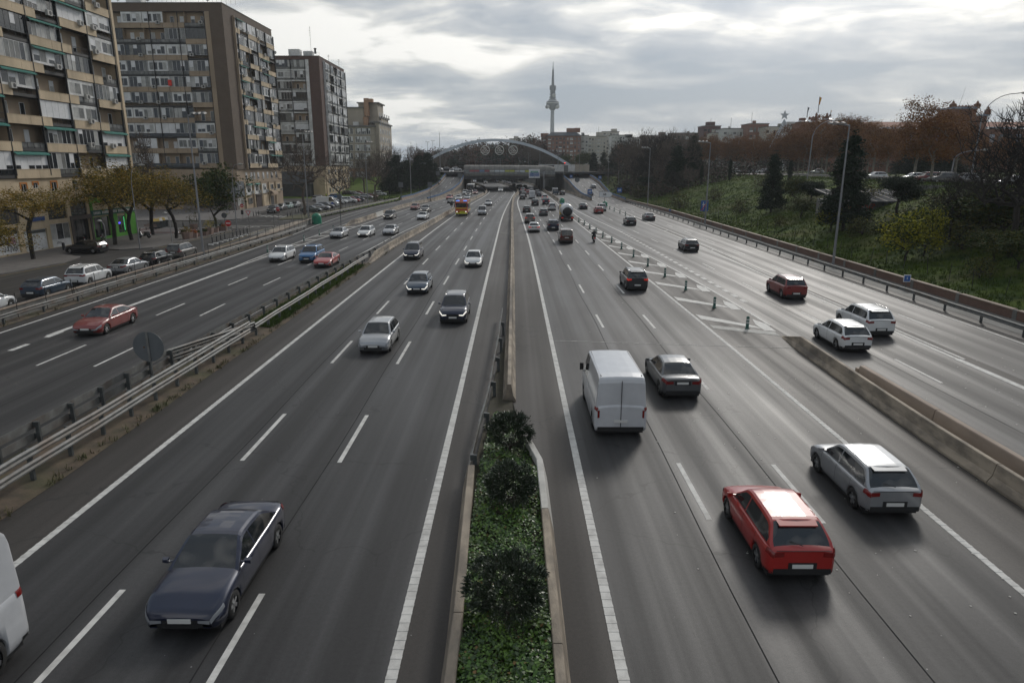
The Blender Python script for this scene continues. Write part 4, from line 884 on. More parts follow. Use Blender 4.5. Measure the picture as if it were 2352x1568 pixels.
bb(t2, B2, 'shop_shutter', -62.98, -62.88, 179.0, 181.6, .26, 2.5, mat('dark_shop', (.03, .03, .03), .6)); bb(t2, B2, 'shop_shutter', -62.98, -62.88, 183, 188.8, .26, 2.7, M_beige2)
b = MB(); b.grid([[fl.pt(15.8 + 3.6 * k, .1 + 1.3 * sin(a), 2.75 + 1.3 * cos(a) * .9) for k in (0, 1)] for a in frange(0, pi / 2, pi / 10)], 0, True); b.build('barrel_awning', mat('beige_awning', (.25, .18, .12), .8), t2)
o = bb(t2, B2, 'red_flag', -76.0, -75.2, 158.55, 158.62, 27.0, 28.2, mat('red_cloth', (.6, .03, .015), .7))
def roof_things(t, B, items):
	for k, x, y, z, s in items:
		b = MB()
		if k == 'dish':
			b.lathe([(.001, 0), (.35 * s, .05), (.62 * s, .2)], 14, (0, 0, 0), 'Y', cap=False); b.lathe([(.62 * s, .2), (.001, .03)], 14, (0, 0, 0), 'Y', cap=False); b.tube([(0, .05, 0), (0, .1, -1.1)], .04, 5); o = b.build('satellite_dish', M_ac, t, (x - B[0], y - B[1], z + 1.1))
		elif k == 'box': b.box(-1.6 * s, 1.6 * s, -1.2 * s, 1.2 * s, 0, 1.9 * s); b.build('roof_house', M_white_wall, t, (x - B[0], y - B[1], z))
		elif k == 'mast':
			b.tube([(0, 0, 0), (0, 0, s)], .05, 5)
			for q in range(4): b.tube([(-.5, 0, s * (.7 + q * .08)), (.5, 0, s * (.7 + q * .08))], .02, 4)
			b.build('aerial_mast', M_galv_dark, t, (x - B[0], y - B[1], z))
		elif k == 'rail':
			for q in range(9): b.tube([(-4 + q, 0, 0), (-4 + q, 0, 1.1)], .025, 4)
			b.tube([(-4, 0, 1.1), (4, 0, 1.1)], .025, 4); b.build('roof_railing', M_galv, t, (x - B[0], y - B[1], z))
		elif k == 'chimney': b.lathe([(.35 * s, 0), (.35 * s, 1.4 * s), (.5 * s, 1.45 * s), (.5 * s, 1.8 * s)], 10, (0, 0, 0)); b.build('chimney_pot', M_galv_dark, t, (x - B[0], y - B[1], z))
roof_things(t2, B2, [('dish', -66, 159.6, 43.7, .9), ('rail', -64.5, 161, 43.75, 1), ('dish', -79, 159.8, 43.7, .9), ('dish', -85.5, 160, 43.7, .7), ('box', -82, 161, 43.7, 1.0), ('rail', -75, 160.2, 43.75, 1)])
t3, B3, fa3, fb3, X03 = tower_block('third apartment block, white with a red-brown brick corner and roof band', -62.0, 230.8, 18.5, 235.2, 263.5, 10.2, 3.22, 10, 43.4, M_brick_red, 'white', 3.4, 33)
roof_things(t3, B3, [('box', -70, 233, 43.5, 1.1), ('box', -66, 234, 43.5, .9), ('mast', -64.9, 233, 43.5, 9.0), ('chimney', -63.6, 233, 44.4, .9), ('dish', -76, 231.5, 43.5, .8), ('rail', -66, 232, 43.55, 1), ('mast', -62.8, 246, 43.5, 2.5), ('mast', -62.6, 259, 43.5, 3)])
bb(t3, B3, 'lower_wall', -80.3, -62.1, 231.0, 263.4, 0, 9.8, M_beige); rg = random.Random(8)
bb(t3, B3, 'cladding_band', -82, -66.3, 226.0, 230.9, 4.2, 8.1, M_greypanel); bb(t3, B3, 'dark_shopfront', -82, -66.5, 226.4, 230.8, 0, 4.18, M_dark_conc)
bb(t3, B3, 'beige_side_wall', -66.2, -62.3, 229.5, 230.9, 0, 6.4, M_beige)
fl3 = Frame((-62.05, 231, 0), (0, 1, 0), (1, 0, 0), t3, B3)
for z in (1.3, 4.2, 7.2):
	for u in (2.5, 6.5, 11, 15.5, 20, 25, 29.5): window(fl3, u, u + 1.7, z, z + 1.5, .03, rg, 2, M_white_frame, None, .06, .4)
B4 = (-54, 290, 0); t4 = thing('apartment_building', 'stepped beige apartment building with chimneys beyond the white block', 'building', B4)
M_cream = mat('cream_render', (.42, .37, .30), .85, c2=(.35, .31, .25), scale=.3, world=True, two=((.25, .22, .18), .15, .3), stretch=(1, 1, .4))
M_salmon = mat('salmon_render', (.36, .22, .14), .85)
def at4(x, y, Y=285): return PY(*crop(2.613, 600, 100)(x, y), Y)
zz = lambda y: at4(1250, y).z
x0, x1, x2, x3 = at4(1143, 575).x, at4(1265, 580).x, at4(1375, 535).x, at4(1395, 700).x
bb(t4, B4, 'main_wall', x0 - 6, x2 - 1.0, 285, 305, 0, zz(735), M_cream); bb(t4, B4, 'side_wall', x2 - 1.0, x3, 286.5, 315, 0, zz(700), M_cream)
bb(t4, B4, 'roof_slab', x0 - 6.5, x2 - .6, 284.4, 306, zz(735), zz(722), M_conc_grey); bb(t4, B4, 'upper_step', x0 - 6, x1, 289, 303, zz(722), zz(580), M_cream)
bb(t4, B4, 'roof_slab', x0 - 6.4, x1 + .5, 288.5, 304, zz(580), zz(572), M_conc_grey); bb(t4, B4, 'upper_step', x1 - 2.5, x2 - .4, 291, 303, zz(722), zz(540), M_cream)
bb(t4, B4, 'roof_slab', x1 - 3, x2 + .3, 290.4, 304, zz(540), zz(531), M_conc_grey); bb(t4, B4, 'upper_step', x2 - 3, x3 - .3, 294, 310, zz(700), zz(648), M_cream); bb(t4, B4, 'roof_slab', x2 - 3, x3 + .2, 293, 311, zz(648), zz(640), M_conc_grey)
bb(t4, B4, 'roof_slab', x2 - 3, x3 + .5, 286, 315.5, zz(700), zz(690), M_conc_grey)
bb(t4, B4, 'lower_salmon_wall', x0 - 6.02, x2 - .98, 284.95, 285.1, 0, zz(1060), M_salmon)
for xx, za, zb_ in ((1290, 645, 503), (1325, 535, 507), (1280, 722, 650)):
	p_ = at4(xx, 600); bb(t4, B4, 'chimney', p_.x - .9, p_.x + .9, 288.3, 290.6, zz(za), zz(zb_), M_salmon)
bb(t4, B4, 'chimney', at4(1210, 700).x - 1, at4(1210, 700).x + 1, 287, 288.5, zz(722), zz(692), M_white_wall)
f4 = Frame((x0 - 6, 285, 0), (1, 0, 0), (0, -1, 0), t4, B4)
for r_, yy in enumerate((770, 835, 900, 965, 1030, 1110, 1160, 1215)):
	for xx in (1163, 1185, 1240, 1278, 1313):
		u = at4(xx, yy).x - (x0 - 6); w_ = .75 if xx in (1185, 1163) else 1.15; z_ = zz(yy); window(f4, u - w_, u + w_, z_ - 1.1, z_ + 1.3, .06, rg, 3 if w_ > 1 else 2, M_white_frame, None, .12, .3)
for k in range(8):
	z_ = zz(800 + k * 65)
	bb(t4, B4, 'floor_line', x0 - 6.05, x2 - .95, 284.93, 285.0, z_, z_ + .12, M_conc_grey)
f4s = Frame((x3 + .02, 286.5, 0), (0, 1, 0), (1, 0, 0), t4, B4)
for k in range(9):
	for u in (2, 7, 12, 17, 22): window(f4s, u, u + 2.2, 3.5 + k * 3.15, 5.4 + k * 3.15, .06, rg, 2, M_white_frame, None, .12, .3)
# ================================================================== bridge, ramps, tower and far buildings
M_bridge_roof = mat('stained_concrete_roof', (.21, .20, .18), .85, c2=(.13, .125, .115), scale=.6, world=True, two=((.27, .26, .235), .22, .5), stretch=(1, 1, .5))
M_ramp = M_lane
lr = strip_mesh('left_bridge_ramp', rxl, rxr, frange(196, 346, 5), lambda y: rz_l(y) + .02, M_ramp, 1, None, 'structure')
rr_ = strip_mesh('right_bridge_ramp', qxl, qxr, frange(196, 346, 5), lambda y: qz(y) + .02, M_ramp, 1, None, 'structure')
def rdash(parent, fx, zf, y0, y1, per=10, ln=4, w=.15):
	y = y0
	while y < y1:
		b = MB(); b.quad((fx(y) - w / 2, y, zf(y) + .03), (fx(y) + w / 2, y, zf(y) + .03), (fx(y + ln) + w / 2, y + ln, zf(y + ln) + .03), (fx(y + ln) - w / 2, y + ln, zf(y + ln) + .03)); b.build('lane_dash', M_paint, parent); y += per
rdash(lr, mid(rxl, rxr, .5), rz_l, 200, 285); rdash(rr_, mid(qxl, qxr, .37), qz, 200, 290); rdash(rr_, mid(qxl, qxr, .68), qz, 200, 290)
for pr, fx, zf in ((lr, lambda y: rxl(y) + .7, rz_l), (lr, lambda y: rxr(y) - .7, rz_l), (rr_, lambda y: qxl(y) + .7, qz), (rr_, lambda y: qxr(y) - .9, qz)):
	b = MB(); b.grid([[(fx(y) - .09, y, zf(y) + .03), (fx(y) + .09, y, zf(y) + .03)] for y in frange(198, 288, 5)]); b.build('edge_line', M_paint, pr)
def parapet(name, label, fx, zf, y0, y1, side, down=False, rail=True):
	"""concrete parapet with a blue rail; down: a wall reaching to the road below"""
	t = thing(name, label, 'parapet wall', (fx(y0), y0, 0)); X0 = fx(y0); y = y0
	while y < y1 - .1:
		ye = min(y + 6, y1); b = MB(); vs = []
		for q in (y, ye - .02):
			z = zf(q); x = fx(q) - X0; lo = -.2 if down else z - .15
			vs += [(x - .15, q - y0, lo), (x + .15, q - y0, lo), (x + .15, q - y0, z + .75), (x - .15, q - y0, z + .75)]
		b.add(vs, [(0, 1, 2, 3), (7, 6, 5, 4), (1, 5, 6, 2), (4, 0, 3, 7), (3, 2, 6, 7)]); b.build('parapet_panel', M_conc_pink if not down else M_conc_grey, t)
		if down:
			b = MB(); vs = []
			for q in (y, ye - .02):
				z = zf(q); x = fx(q) - X0
				vs += [(x - .22, q - y0, z - .3), (x + .22, q - y0, z - .3), (x + .22, q - y0, z + .55), (x - .22, q - y0, z + .55)]
			b.add(vs, [(0, 1, 2, 3), (7, 6, 5, 4), (1, 5, 6, 2), (4, 0, 3, 7), (3, 2, 6, 7)]); b.build('parapet_panel', M_conc_pink, t)
		if rail:
			b = MB(); vs = []
			for q in (y, ye):
				z = zf(q); x = fx(q) - X0
				vs += [(x - .10, q - y0, z + .78), (x + .10, q - y0, z + .78), (x + .10, q - y0, z + 1.15), (x - .10, q - y0, z + 1.15)]
			b.add(vs, [(0, 1, 2, 3), (7, 6, 5, 4), (1, 5, 6, 2), (4, 0, 3, 7), (3, 2, 6, 7), (0, 4, 5, 1)]); b.build('blue_rail', M_blue_rail, t)
			b = MB(); b.box(fx(y) - X0 - .12, fx(y) - X0 + .12, y - y0, y - y0 + .12, zf(y) + .7, zf(y) + 1.2); b.build('rail_post', M_blue_rail, t)
		y = ye
	return t
parapet('ramp_parapet', 'outer blue-railed parapet of the left ramp beside the lawn', rxl, rz_l, 206, 290, -1)
parapet('ramp_wall', 'blue-railed wall carrying the inner side of the left ramp', rxr, rz_l, 200, 283, 1, True)
parapet('ramp_wall', 'tall curved retaining wall with a blue rail under the right ramp', qxl, qz, 205, 284, -1, True)
parapet('ramp_parapet', 'outer blue-railed parapet of the right ramp below the dark trees', qxr, qz, 198, 300, 1)
b = MB(); b.grid([[(bR(y) + .05, y, -.1), (bR(y) + .05, y, 7.4)] for y in frange(284, 480, 7)], flip=False); b.grid([[(bR(y) + .06, y, 7.4), (bR(y) + .06, y, -.1)] for y in frange(284, 480, 7)], flip=False); tag(b.build('retaining_wall', M_conc_grey), 'long grey retaining wall curving away behind the bridge on the right', 'retaining wall')
b = MB(); b.grid([[(bL(y) - .05, y, -.1), (bL(y) - .05, y, 7.4)] for y in frange(284, 480, 7)]); tag(b.build('retaining_wall', M_conc_grey), 'grey retaining wall left of the road beyond the bridge', 'retaining wall')
BY = 283.0
tb = thing('bridge', 'concrete road bridge with a roofed glazed walkway crossing the whole motorway', 'bridge', (-2, BY, 0))
def bx(name, x0, x1, y0, y1, z0, z1, m, t=tb, o=(-2, BY)): b = MB(); b.box(x0 - o[0], x1 - o[0], y0 - o[1], y1 - o[1], z0, z1); return b.build(name, m, t)
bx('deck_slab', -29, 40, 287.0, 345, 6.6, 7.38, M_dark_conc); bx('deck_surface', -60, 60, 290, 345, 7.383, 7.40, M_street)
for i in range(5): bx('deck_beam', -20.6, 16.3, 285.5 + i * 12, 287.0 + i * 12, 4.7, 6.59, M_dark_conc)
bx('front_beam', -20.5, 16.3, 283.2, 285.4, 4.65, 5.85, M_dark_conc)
nseg = 18; xs = [lerp(-20.5, 16.2, i / nseg) for i in range(nseg + 1)]
for i in range(nseg):
	a, e = xs[i] + .03, xs[i + 1] - .03; k0, k1 = i / nseg, (i + 1) / nseg; drop = lambda k: -.25 * k * k
	ea = 1.0
	def prof(x, k):
		d = drop(k); s = max(0.0, (k - .93) / .07) * 1.6
		return [(x + 2, 0.2, 5.75 + d), (x + 2, -.15, 6.05 + d), (x + 2, -.2, 6.65 + d)], [(x + 2, -.2, 6.65 + d), (x + 2, .55, 8.25 + d)], [(x + 2, .5, 8.25 + d), (x + 2, .75, 8.9 + d), (x + 2, 1.5, 9.6 + d - s * .2), (x + 2, 2.6, 9.98 + d - s * .3), (x + 2, 4.5, 10.1 + d - s * .4)]
	pa, pb = prof(a, k0), prof(e, k1)
	b = MB(); b.grid([pa[0], pb[0]], 0, False); b.build('apron_panel', M_bridge_roof, tb)
	roofx = (1 if i < nseg - 1 else .6)
	b = MB(); b.grid([pa[2], pb[2]], 0, True); b.build('roof_panel', M_bridge_roof, tb)
	b = MB(); zz_ = lambda k: drop(k)
	col_ = [M_pane_mid, mat('red_poster', (.25, .05, .06), .5), mat('pale_poster', (.42, .46, .48), .5), mat('yellow_poster', (.34, .36, .04), .5), mat('blue_poster', (.10, .16, .28), .5), M_pane_light]
	pick = [0, 1, 1, 4, 1, 5, 2, 2, 3, 3, 5, 2, 3, 3, 3, 0, 0, 0][i]
	b.add([(a + 2, .22, 7.5 + drop(k0)), (e + 2, .22, 7.5 + drop(k1)), (e + 2, .5, 8.15 + drop(k1)), (a + 2, .5, 8.15 + drop(k0))], [(0, 1, 2, 3)]); b.build('poster_pane', col_[pick], tb)
	b = MB(); b.add([(a + 2, -.14, 6.72 + drop(k0)), (e + 2, -.14, 6.72 + drop(k1)), (e + 2, .18, 7.42 + drop(k1)), (a + 2, .18, 7.42 + drop(k0))], [(0, 1, 2, 3)]); b.build('glass_pane', M_pane_mid, tb)
	b = MB(); b.tube([(a + 2, -.2, 6.6 + drop(k0)), (a + 2, .2, 7.45 + drop(k0)), (a + 2, .5, 8.25 + drop(k0))], .09, 4); b.build('mullion', M_galv_dark, tb)
b = MB(); b.tube([(-18.5, .18, 7.45), (0, .18, 7.4), (18.2, .18, 7.2)], .06, 4); b.build('transom', M_galv_dark, tb)
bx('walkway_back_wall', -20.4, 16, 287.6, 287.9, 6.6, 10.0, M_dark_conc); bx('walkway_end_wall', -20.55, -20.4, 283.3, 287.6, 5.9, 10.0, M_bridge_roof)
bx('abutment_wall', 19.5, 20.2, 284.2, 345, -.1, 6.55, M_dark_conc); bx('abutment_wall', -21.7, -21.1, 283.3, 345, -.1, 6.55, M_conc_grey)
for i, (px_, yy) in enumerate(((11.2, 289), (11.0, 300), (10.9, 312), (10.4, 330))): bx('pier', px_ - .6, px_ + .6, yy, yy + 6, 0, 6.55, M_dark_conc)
t = thing('bus_shelter_roof', 'long dark curved canopy standing on the bridge behind the walkway roof', 'canopy', (-8, 296, 7.4))
b = MB(); b.grid([[(-16 + 0 * 1, 0, 3.15), (-13, 0, 3.5), (-5, 0, 3.75), (6, 0, 3.75), (16, 0, 3.2)], [(-17, 4, 2.6), (-13, 4, 3.3), (-5, 4, 3.7), (6, 4, 3.7), (16, 4, 3.0)]]); b.grid([[(-17, 4, 2.5), (-13, 4, 3.2), (-5, 4, 3.6), (6, 4, 3.6), (16, 4, 2.9)], [(-16, -0, 2.9), (-13, 0, 3.2), (-5, 0, 3.5), (6, 0, 3.5), (16, 0, 3.0)]]); b.build('canopy_roof', M_dark_conc, t)
for x in (-13, -7, -1, 5, 11): b = MB(); b.box(x - .12, x + .12, 2, 2.3, 0, 3.4); b.build('column', M_dark_conc, t)
t = thing('site_hoarding', 'white hoarding fence on the right part of the bridge', 'fence', (14, 300, 7.4))
for i in range(7): b = MB(); b.box(i * 3.1 - 4, i * 3.1 - .95, 0, .1, 1.0 if i < 5 else .9, 2.9); b.box(i * 3.1 - 4, i * 3.1 - .95, .02, .08, 0, .99, 0); b.build('hoarding_panel', M_white_wall if i < 5 else M_cream, t)
t = thing('kiosk', 'grey kiosk cabin in front of the white hoarding on the bridge', 'kiosk', (21.5, 297, 7.4))
b = MB(); rbox_ = b.box(-.8, .8, -.6, .6, 0, 2.4); b.build('cabin', M_galv_dark, t); b = MB(); b.box(-.55, .55, -.63, -.605, .4, 2.0); b.build('door', M_galv, t); b = MB(); b.box(-.9, .9, -.7, .7, 2.4, 2.5); b.build('roof', M_black, t)
ax0, ax1, aY = PY(948, 372, 332).x, PY(1326, 388, 332).x, 332.0
M_arch = mat('pale_blue_grey_steel', (.52, .57, .62), .5, 0, c2=(.45, .50, .55), scale=.3, world=True)
t = thing('bridge_arch', 'slender pale grey steel arch rising over the bridge', 'arch', ((ax0 + ax1) / 2, aY, 7.4)); hsp = (ax1 - ax0) / 2; crown = 21.3 - 7.4
b = MB(); rows = []
for i in range(41):
	s = -1 + 2 * i / 40; x = s * hsp; z = crown * (1 - s * s); th = .62; dz = -2 * crown * s / hsp; nn_ = Vector((-dz, 0, 1)).normalized()
	rows.append([(x + nn_.x * a, yy, z + nn_.z * a) for a, yy in ((-th, -.6), (th, -.6), (th * .7, .9), (-th * .7, .9), (-th, -.6))])
b.grid(rows, 0, False); b.build('arch_rib', M_arch, t)
def arch_z(x): s = (x - (ax0 + ax1) / 2) / hsp; return 7.4 + crown * (1 - s * s)
b = MB()
for k in range(13):
	s = -.86 + k * .143; x = s * hsp; b.tube([(x, 0, crown * (1 - s * s)), (x, .4, 0)], .035, 4)
b.build('hanger_cable', M_galv, t)
b = MB(); b.box(-hsp, hsp, .6, 1.0, -.3, .6); b.build('edge_girder', M_conc_grey, t)
M_orn = mat('ornament_tube', (.62, .62, .58), .5)
for k, (cx_, cy_) in enumerate(((1114.3, 345), (1147.2, 345.3), (1178.5, 345.2))):
	c = PY(cx_, cy_, 331.0); t = thing('round_light_ornament', 'round christmas light ornament hanging under the arch, %s of three' % ('leftmost', 'middle', 'rightmost')[k], 'ornament', (c.x, 331.0, c.z))
	b = MB(); R_ = 2.0; b.tube([(R_ * cos(a), 0, R_ * sin(a)) for a in frange(0, 2 * pi, pi / 18)], .14, 5, cap=False); b.build('ring', M_orn, t)
	b = MB(); q = random.Random(6)
	for s_ in (((-1.2, 1.2), (-.3, .5), (.2, -.1), (1.4, -.2)), ((-.8, 1.6), (.2, .9), (1.1, -.4)), ((-1.8, -.6), (-1, -.3), (-.5, -.9), (0, -.4), (.6, -.9), (1.2, -.4), (1.8, -.6)), ((-1.6, -1.1), (-.6, -1.2), (.7, -1.15), (1.5, -1.2)), ((-.4, -.3), (-.1, .4), (.3, -.4)), ((-1.4, .1), (-.7, .3), (-.9, -.5))):
		b.tube([(x, 0, z) for x, z in s_], .085, 4)
	b.build('motif', M_orn, t); b = MB(); b.tube([(0, 0, 2.0), (0, 0, arch_z(c.x) - c.z - .5)], .02, 4); b.build('suspension_wire', M_galv_dark, t)
t = thing('gantry_sign', 'large blue, green and white direction sign on a pole in front of the bridge', 'road sign', (10.55, 281.0, 0))
M_signblue = mat('sign_blue', (.02, .09, .30), .5); M_signgreen = mat('sign_green', (.01, .26, .14), .45); M_signwhite = mat('sign_white', (.62, .63, .64), .45); M_signgrey = mat('sign_back', (.11, .12, .13), .5, c2=(.09, .1, .105), scale=2)
sg0, sg1 = PY(*crop(3.92, 1200, 350)(1515, 722), 280.6), PY(*crop(3.92, 1200, 350)(1645, 618), 280.6)
def bs(name, x0, x1, z0, z1, m, d=0, par=None): b = MB(); b.box(x0 - 10.55, x1 - 10.55, -.45 - d, -.40 - d, z0, z1); return b.build(name, m, par or t)
W_, Hh = sg1.x - sg0.x, sg1.z - sg0.z; pan = bs('sign_panel', sg0.x, sg1.x, sg0.z, sg1.z, M_signwhite)
bs('green_field', sg0.x + .15 * W_, sg0.x + .85 * W_, sg0.z + .62 * Hh, sg0.z + .78 * Hh, M_signgreen, .06); bs('blue_field', sg0.x + .06 * W_, sg0.x + .94 * W_, sg0.z + .40 * Hh, sg0.z + .60 * Hh, M_signblue, .06); bs('blue_field', sg0.x + .06 * W_, sg0.x + .94 * W_, sg0.z + .17 * Hh, sg0.z + .385 * Hh, M_signblue, .06)
for s, zf_, sz in (('E-90 Barcelona', .70, .52), ('A-3 Valencia', .50, .72), ('R-3 Valencia', .275, .72)):
	me = text_mesh(s, sz, 'lettering', .01); me.materials.clear(); me.materials.append(M_signwhite); o = put('lettering', me, t, (sg0.x + W_ / 2 - 10.55, -.54, sg0.z + zf_ * Hh)); o.rotation_euler = (pi / 2, 0, 0)
bs('black_dot', sg0.x + .48 * W_, sg0.x + .54 * W_, sg0.z + .08 * Hh, sg0.z + .12 * Hh, M_black, .06)
b = MB(); b.tube([(.95, -.1, 0), (.95, -.1, 7.6)], .22, 8); b.tube([(-4, -.15, 7.0), (1, -.1, 7.0)], .14, 6); b.build('support', M_lamp_post, t)
D = 1700.0
def TW(x, y): return PY(*crop(5.2267, 1600, 200)(x, y), D)
tc = TW(300, 700).x; t = thing('television_tower', 'tall slender television tower with a wide pod on the skyline', 'tower', (tc, D, 0))
M_tw = mat('tower_concrete', (.30, .31, .33), .8, c2=(.26, .27, .29), scale=.02, world=True); M_twd = mat('tower_dark', (.045, .055, .065), .6)
r_ = lambda x0, x1, y: (TW(x1, y).x - TW(x0, y).x) / 2
zt_ = lambda y: TW(300, y).z
b = MB(); b.lathe([(r_(262, 327, 1040) * 1.1, 0), (r_(262, 327, 1040), zt_(1040)), (r_(273, 327, 690), zt_(690))], 24); b.build('shaft', M_tw, t)
b = MB(); b.lathe([(r_(273, 327, 690), zt_(690)), (r_(240, 365, 650), zt_(652)), (r_(218, 387, 605), zt_(615)), (r_(204, 402, 600), zt_(601)), (r_(204, 402, 600), zt_(558)), (r_(215, 390, 550), zt_(548))], 32); b.build('pod', M_twd, t)
b = MB(); b.lathe([(r_(215, 390, 550), zt_(548) + .01), (r_(230, 375, 535), zt_(532)), (r_(245, 355, 525), zt_(524)), (.5, zt_(522))], 32); b.build('pod_roof', M_tw, t)
b = MB(); b.lathe([(r_(203, 403, 600), zt_(580)), (r_(203, 403, 600), zt_(569))], 32, cap=False); b.build('pod_windows', M_pane_light, t)
b = MB(); b.tube([(0, 0, zt_(524)), (0, 0, zt_(370))], 5.2, 8); b.tube([(0, 0, zt_(370)), (0, 0, zt_(300))], 7.5, 8); b.tube([(0, 0, zt_(300)), (0, 0, zt_(190)), (0, 0, zt_(75))], [3.8, 3.0, 2.4], 6); b.tube([(0, 0, zt_(75)), (0, 0, zt_(30)), (0, 0, zt_(-80))], [2.6, 1.2, .4], 6); b.build('mast', M_twd, t)
for y_, w_ in ((515, 60), (490, 52), (470, 48), (440, 50), (415, 44), (395, 42), (372, 45), (300, 22), (270, 15), (245, 14), (215, 13), (180, 12), (150, 10), (120, 10), (95, 10)):
	b = MB(); R_ = r_(300 - w_, 300 + w_, y_); b.lathe([(R_ * .5, zt_(y_) - 1), (R_, zt_(y_) - .8), (R_, zt_(y_) + .8), (R_ * .5, zt_(y_) + 1)], 12); b.build('antenna_platform', M_twd, t)
for sx, y_ in ((-78, 636), (78, 636), (18, 460), (70, 645), (-90, 640)):
	b = MB(); x = TW(300 + sx, y_).x - tc; b.lathe([(.01, -6), (4, -5.5), (4.2, -4)], 12, (x, -9, zt_(y_)), 'Y'); b.build('dish_antenna', M_ac if y_ != 640 else M_twd, t)
def far_block(label, px0, px1, pt, pb, Y, m, depth=14, rows=6, cols=6, roof=None, wm=M_pane_light, z0=None, seed=1, extras=True, win=True, wfrac=.5):
	a, c_ = PY(px0, pt, Y), PY(px1, pt, Y); zb_ = z0 if z0 is not None else T(a.x, Y) - .5; h = a.z
	t = thing('distant_building', label, 'building', ((a.x + c_.x) / 2, Y, zb_)); w = c_.x - a.x; q = random.Random(seed)
	b = MB(); b.box(-w / 2, w / 2, 0, depth, 0, h - zb_); b.build('wall', m, t)
	if roof == 'mansard':
		b = MB(); b.add([(-w / 2 - .6, -.6, h - zb_), (w / 2 + .6, -.6, h - zb_), (w / 2 + .6, depth + .6, h - zb_), (-w / 2 - .6, depth + .6, h - zb_), (-w / 2 + 2.5, 3, h - zb_ + 2.2), (w / 2 - 2.5, 3, h - zb_ + 2.2), (w / 2 - 2.5, depth - 3, h - zb_ + 2.2), (-w / 2 + 2.5, depth - 3, h - zb_ + 2.2)], [(0, 1, 5, 4), (1, 2, 6, 5), (2, 3, 7, 6), (3, 0, 4, 7), (4, 5, 6, 7), (3, 2, 1, 0)]); b.build('roof', mat('slate_roof', (.07, .08, .09), .7), t)
	else: b = MB(); b.box(-w / 2 - .3, w / 2 + .3, -.3, depth + .3, h - zb_, h - zb_ + .35); b.build('roof', M_conc_grey, t)
	ztop_ = h - zb_ + (2.2 if roof else .35)
	if extras:
		for k in range(max(2, int(w / 7))):
			x = q.uniform(-w / 2 + 1, w / 2 - 1)
			if q.random() < .5: b = MB(); s = q.uniform(.4, .9); b.box(x - s, x + s, 2, 2 + 2 * s, ztop_ - .01, ztop_ + q.uniform(.8, 1.8)); b.build('chimney', m, t)
			elif q.random() < .6: b = MB(); s = q.uniform(1.5, 3); b.box(x - s, x + s, 3, 8, ztop_ - .01, ztop_ + q.uniform(1.8, 2.6)); b.build('roof_house', m, t)
			else: b = MB(); b.tube([(x, 3, ztop_ - .01), (x, 3, ztop_ + q.uniform(3, 6))], .09, 4); b.build('aerial_mast', M_galv_dark, t)
	if win:
		fh_ = (h - zb_ - 1) / rows; cw = w / cols
		for r in range(rows):
			for c in range(cols):
				ww = cw * (wfrac if c % 3 else wfrac * 1.5); ww = min(ww, cw * .9)
				x = -w / 2 + (c + .5) * cw; z = .9 + r * fh_
				mm = q.choice([M_pane_dark, M_pane_mid, wm, wm]); b = MB(); b.box(x - ww / 2, x + ww / 2, -.06, .0, z, z + fh_ * .55); f_ = b.build('window', mm, t)
				if c % 3 == 0: b = MB(); b.box(x - ww / 2 - .1, x + ww / 2 + .1, -.5, -.07, z - .15, z + .35 * fh_ * .55); b.build('balcony', M_white_wall if q.random() < .6 else m, t)
	return t
M_cream2 = mat('pale_render_far', (.48, .45, .39), .8, c2=(.40, .37, .32), scale=.1, world=True); M_whitefar = mat('white_render_far', (.56, .56, .54), .8, c2=(.47, .47, .45), scale=.1, world=True)
M_brownfar = mat('brown_render_far', (.16, .12, .10), .8); M_slate = mat('slate_far', (.08, .085, .09), .8)
far_block('red brick eight-storey block with a slate roof, directly right of the television tower foot', 1258, 1334, 312, 400, 430, M_brick_far, 16, 8, 9, 'mansard', seed=2)
far_block('brown brick block with balconies left of and behind the slate-roofed red block', 1246, 1262, 316, 400, 445, M_brick_far, 14, 8, 2, seed=3)
far_block('white balcony block touching the right side of the red brick block', 1335, 1352, 312, 400, 440, M_whitefar, 14, 9, 2, seed=4)
far_block('cream apartment block with roof aerials right of the red brick block', 1352, 1392, 314, 400, 455, M_cream2, 14, 8, 6, seed=5)
far_block('tall pale block with stepped roof behind the cream block', 1385, 1422, 303, 400, 500, M_cream2, 16, 9, 5, seed=6)
far_block('white block at the right of the pale stepped block', 1405, 1436, 311, 400, 470, M_whitefar, 14, 8, 5, seed=7)
far_block('white narrow block next to the grey bare trees', 1436, 1470, 317, 400, 480, M_whitefar, 14, 8, 5, seed=8)
far_block('long low brown block behind the grey bare trees', 1478, 1560, 312, 380, 520, M_brownfar, 16, 4, 9, seed=9)
far_block('second long brown block half hidden behind tree tops', 1545, 1612, 306, 380, 500, M_brownfar, 16, 5, 7, seed=10)
far_block('dark red square tower block on the skyline', 1617, 1656, 290, 380, 430, mat('dark_red_far', (.10, .05, .05), .8), 14, 7, 5, seed=11)
far_block('cream stepped block in front of the dark red tower', 1637, 1664, 306, 380, 400, M_cream2, 12, 6, 4, seed=12)
far_block('pale apartment block with rows of white windows on the skyline right of centre', 1663, 1728, 296, 390, 390, M_whitefar, 16, 6, 9, seed=13, wfrac=.7)
far_block('red brick block on the skyline behind the orange trees', 1722, 1766, 285, 390, 380, M_brick_far, 14, 6, 5, seed=14)
far_block('beige block behind the christmas light cone', 1760, 1800, 292, 390, 370, M_cream2, 14, 6, 5, seed=15)
far_block('pale block left of the bullring-like brick towers', 1812, 1842, 290, 390, 340, M_whitefar, 12, 6, 4, seed=16)
far_block('pink apartment slab on the hill left of the arch crown', 1013, 1070, 353, 385, 640, mat('pinkish_far', (.26, .18, .17), .8), 16, 5, 9, seed=17)
far_block('pinkish apartment slab behind the left part of the arch', 1058, 1100, 347, 385, 680, mat('pinkish_far2', (.24, .17, .165), .8), 16, 5, 6, seed=18)
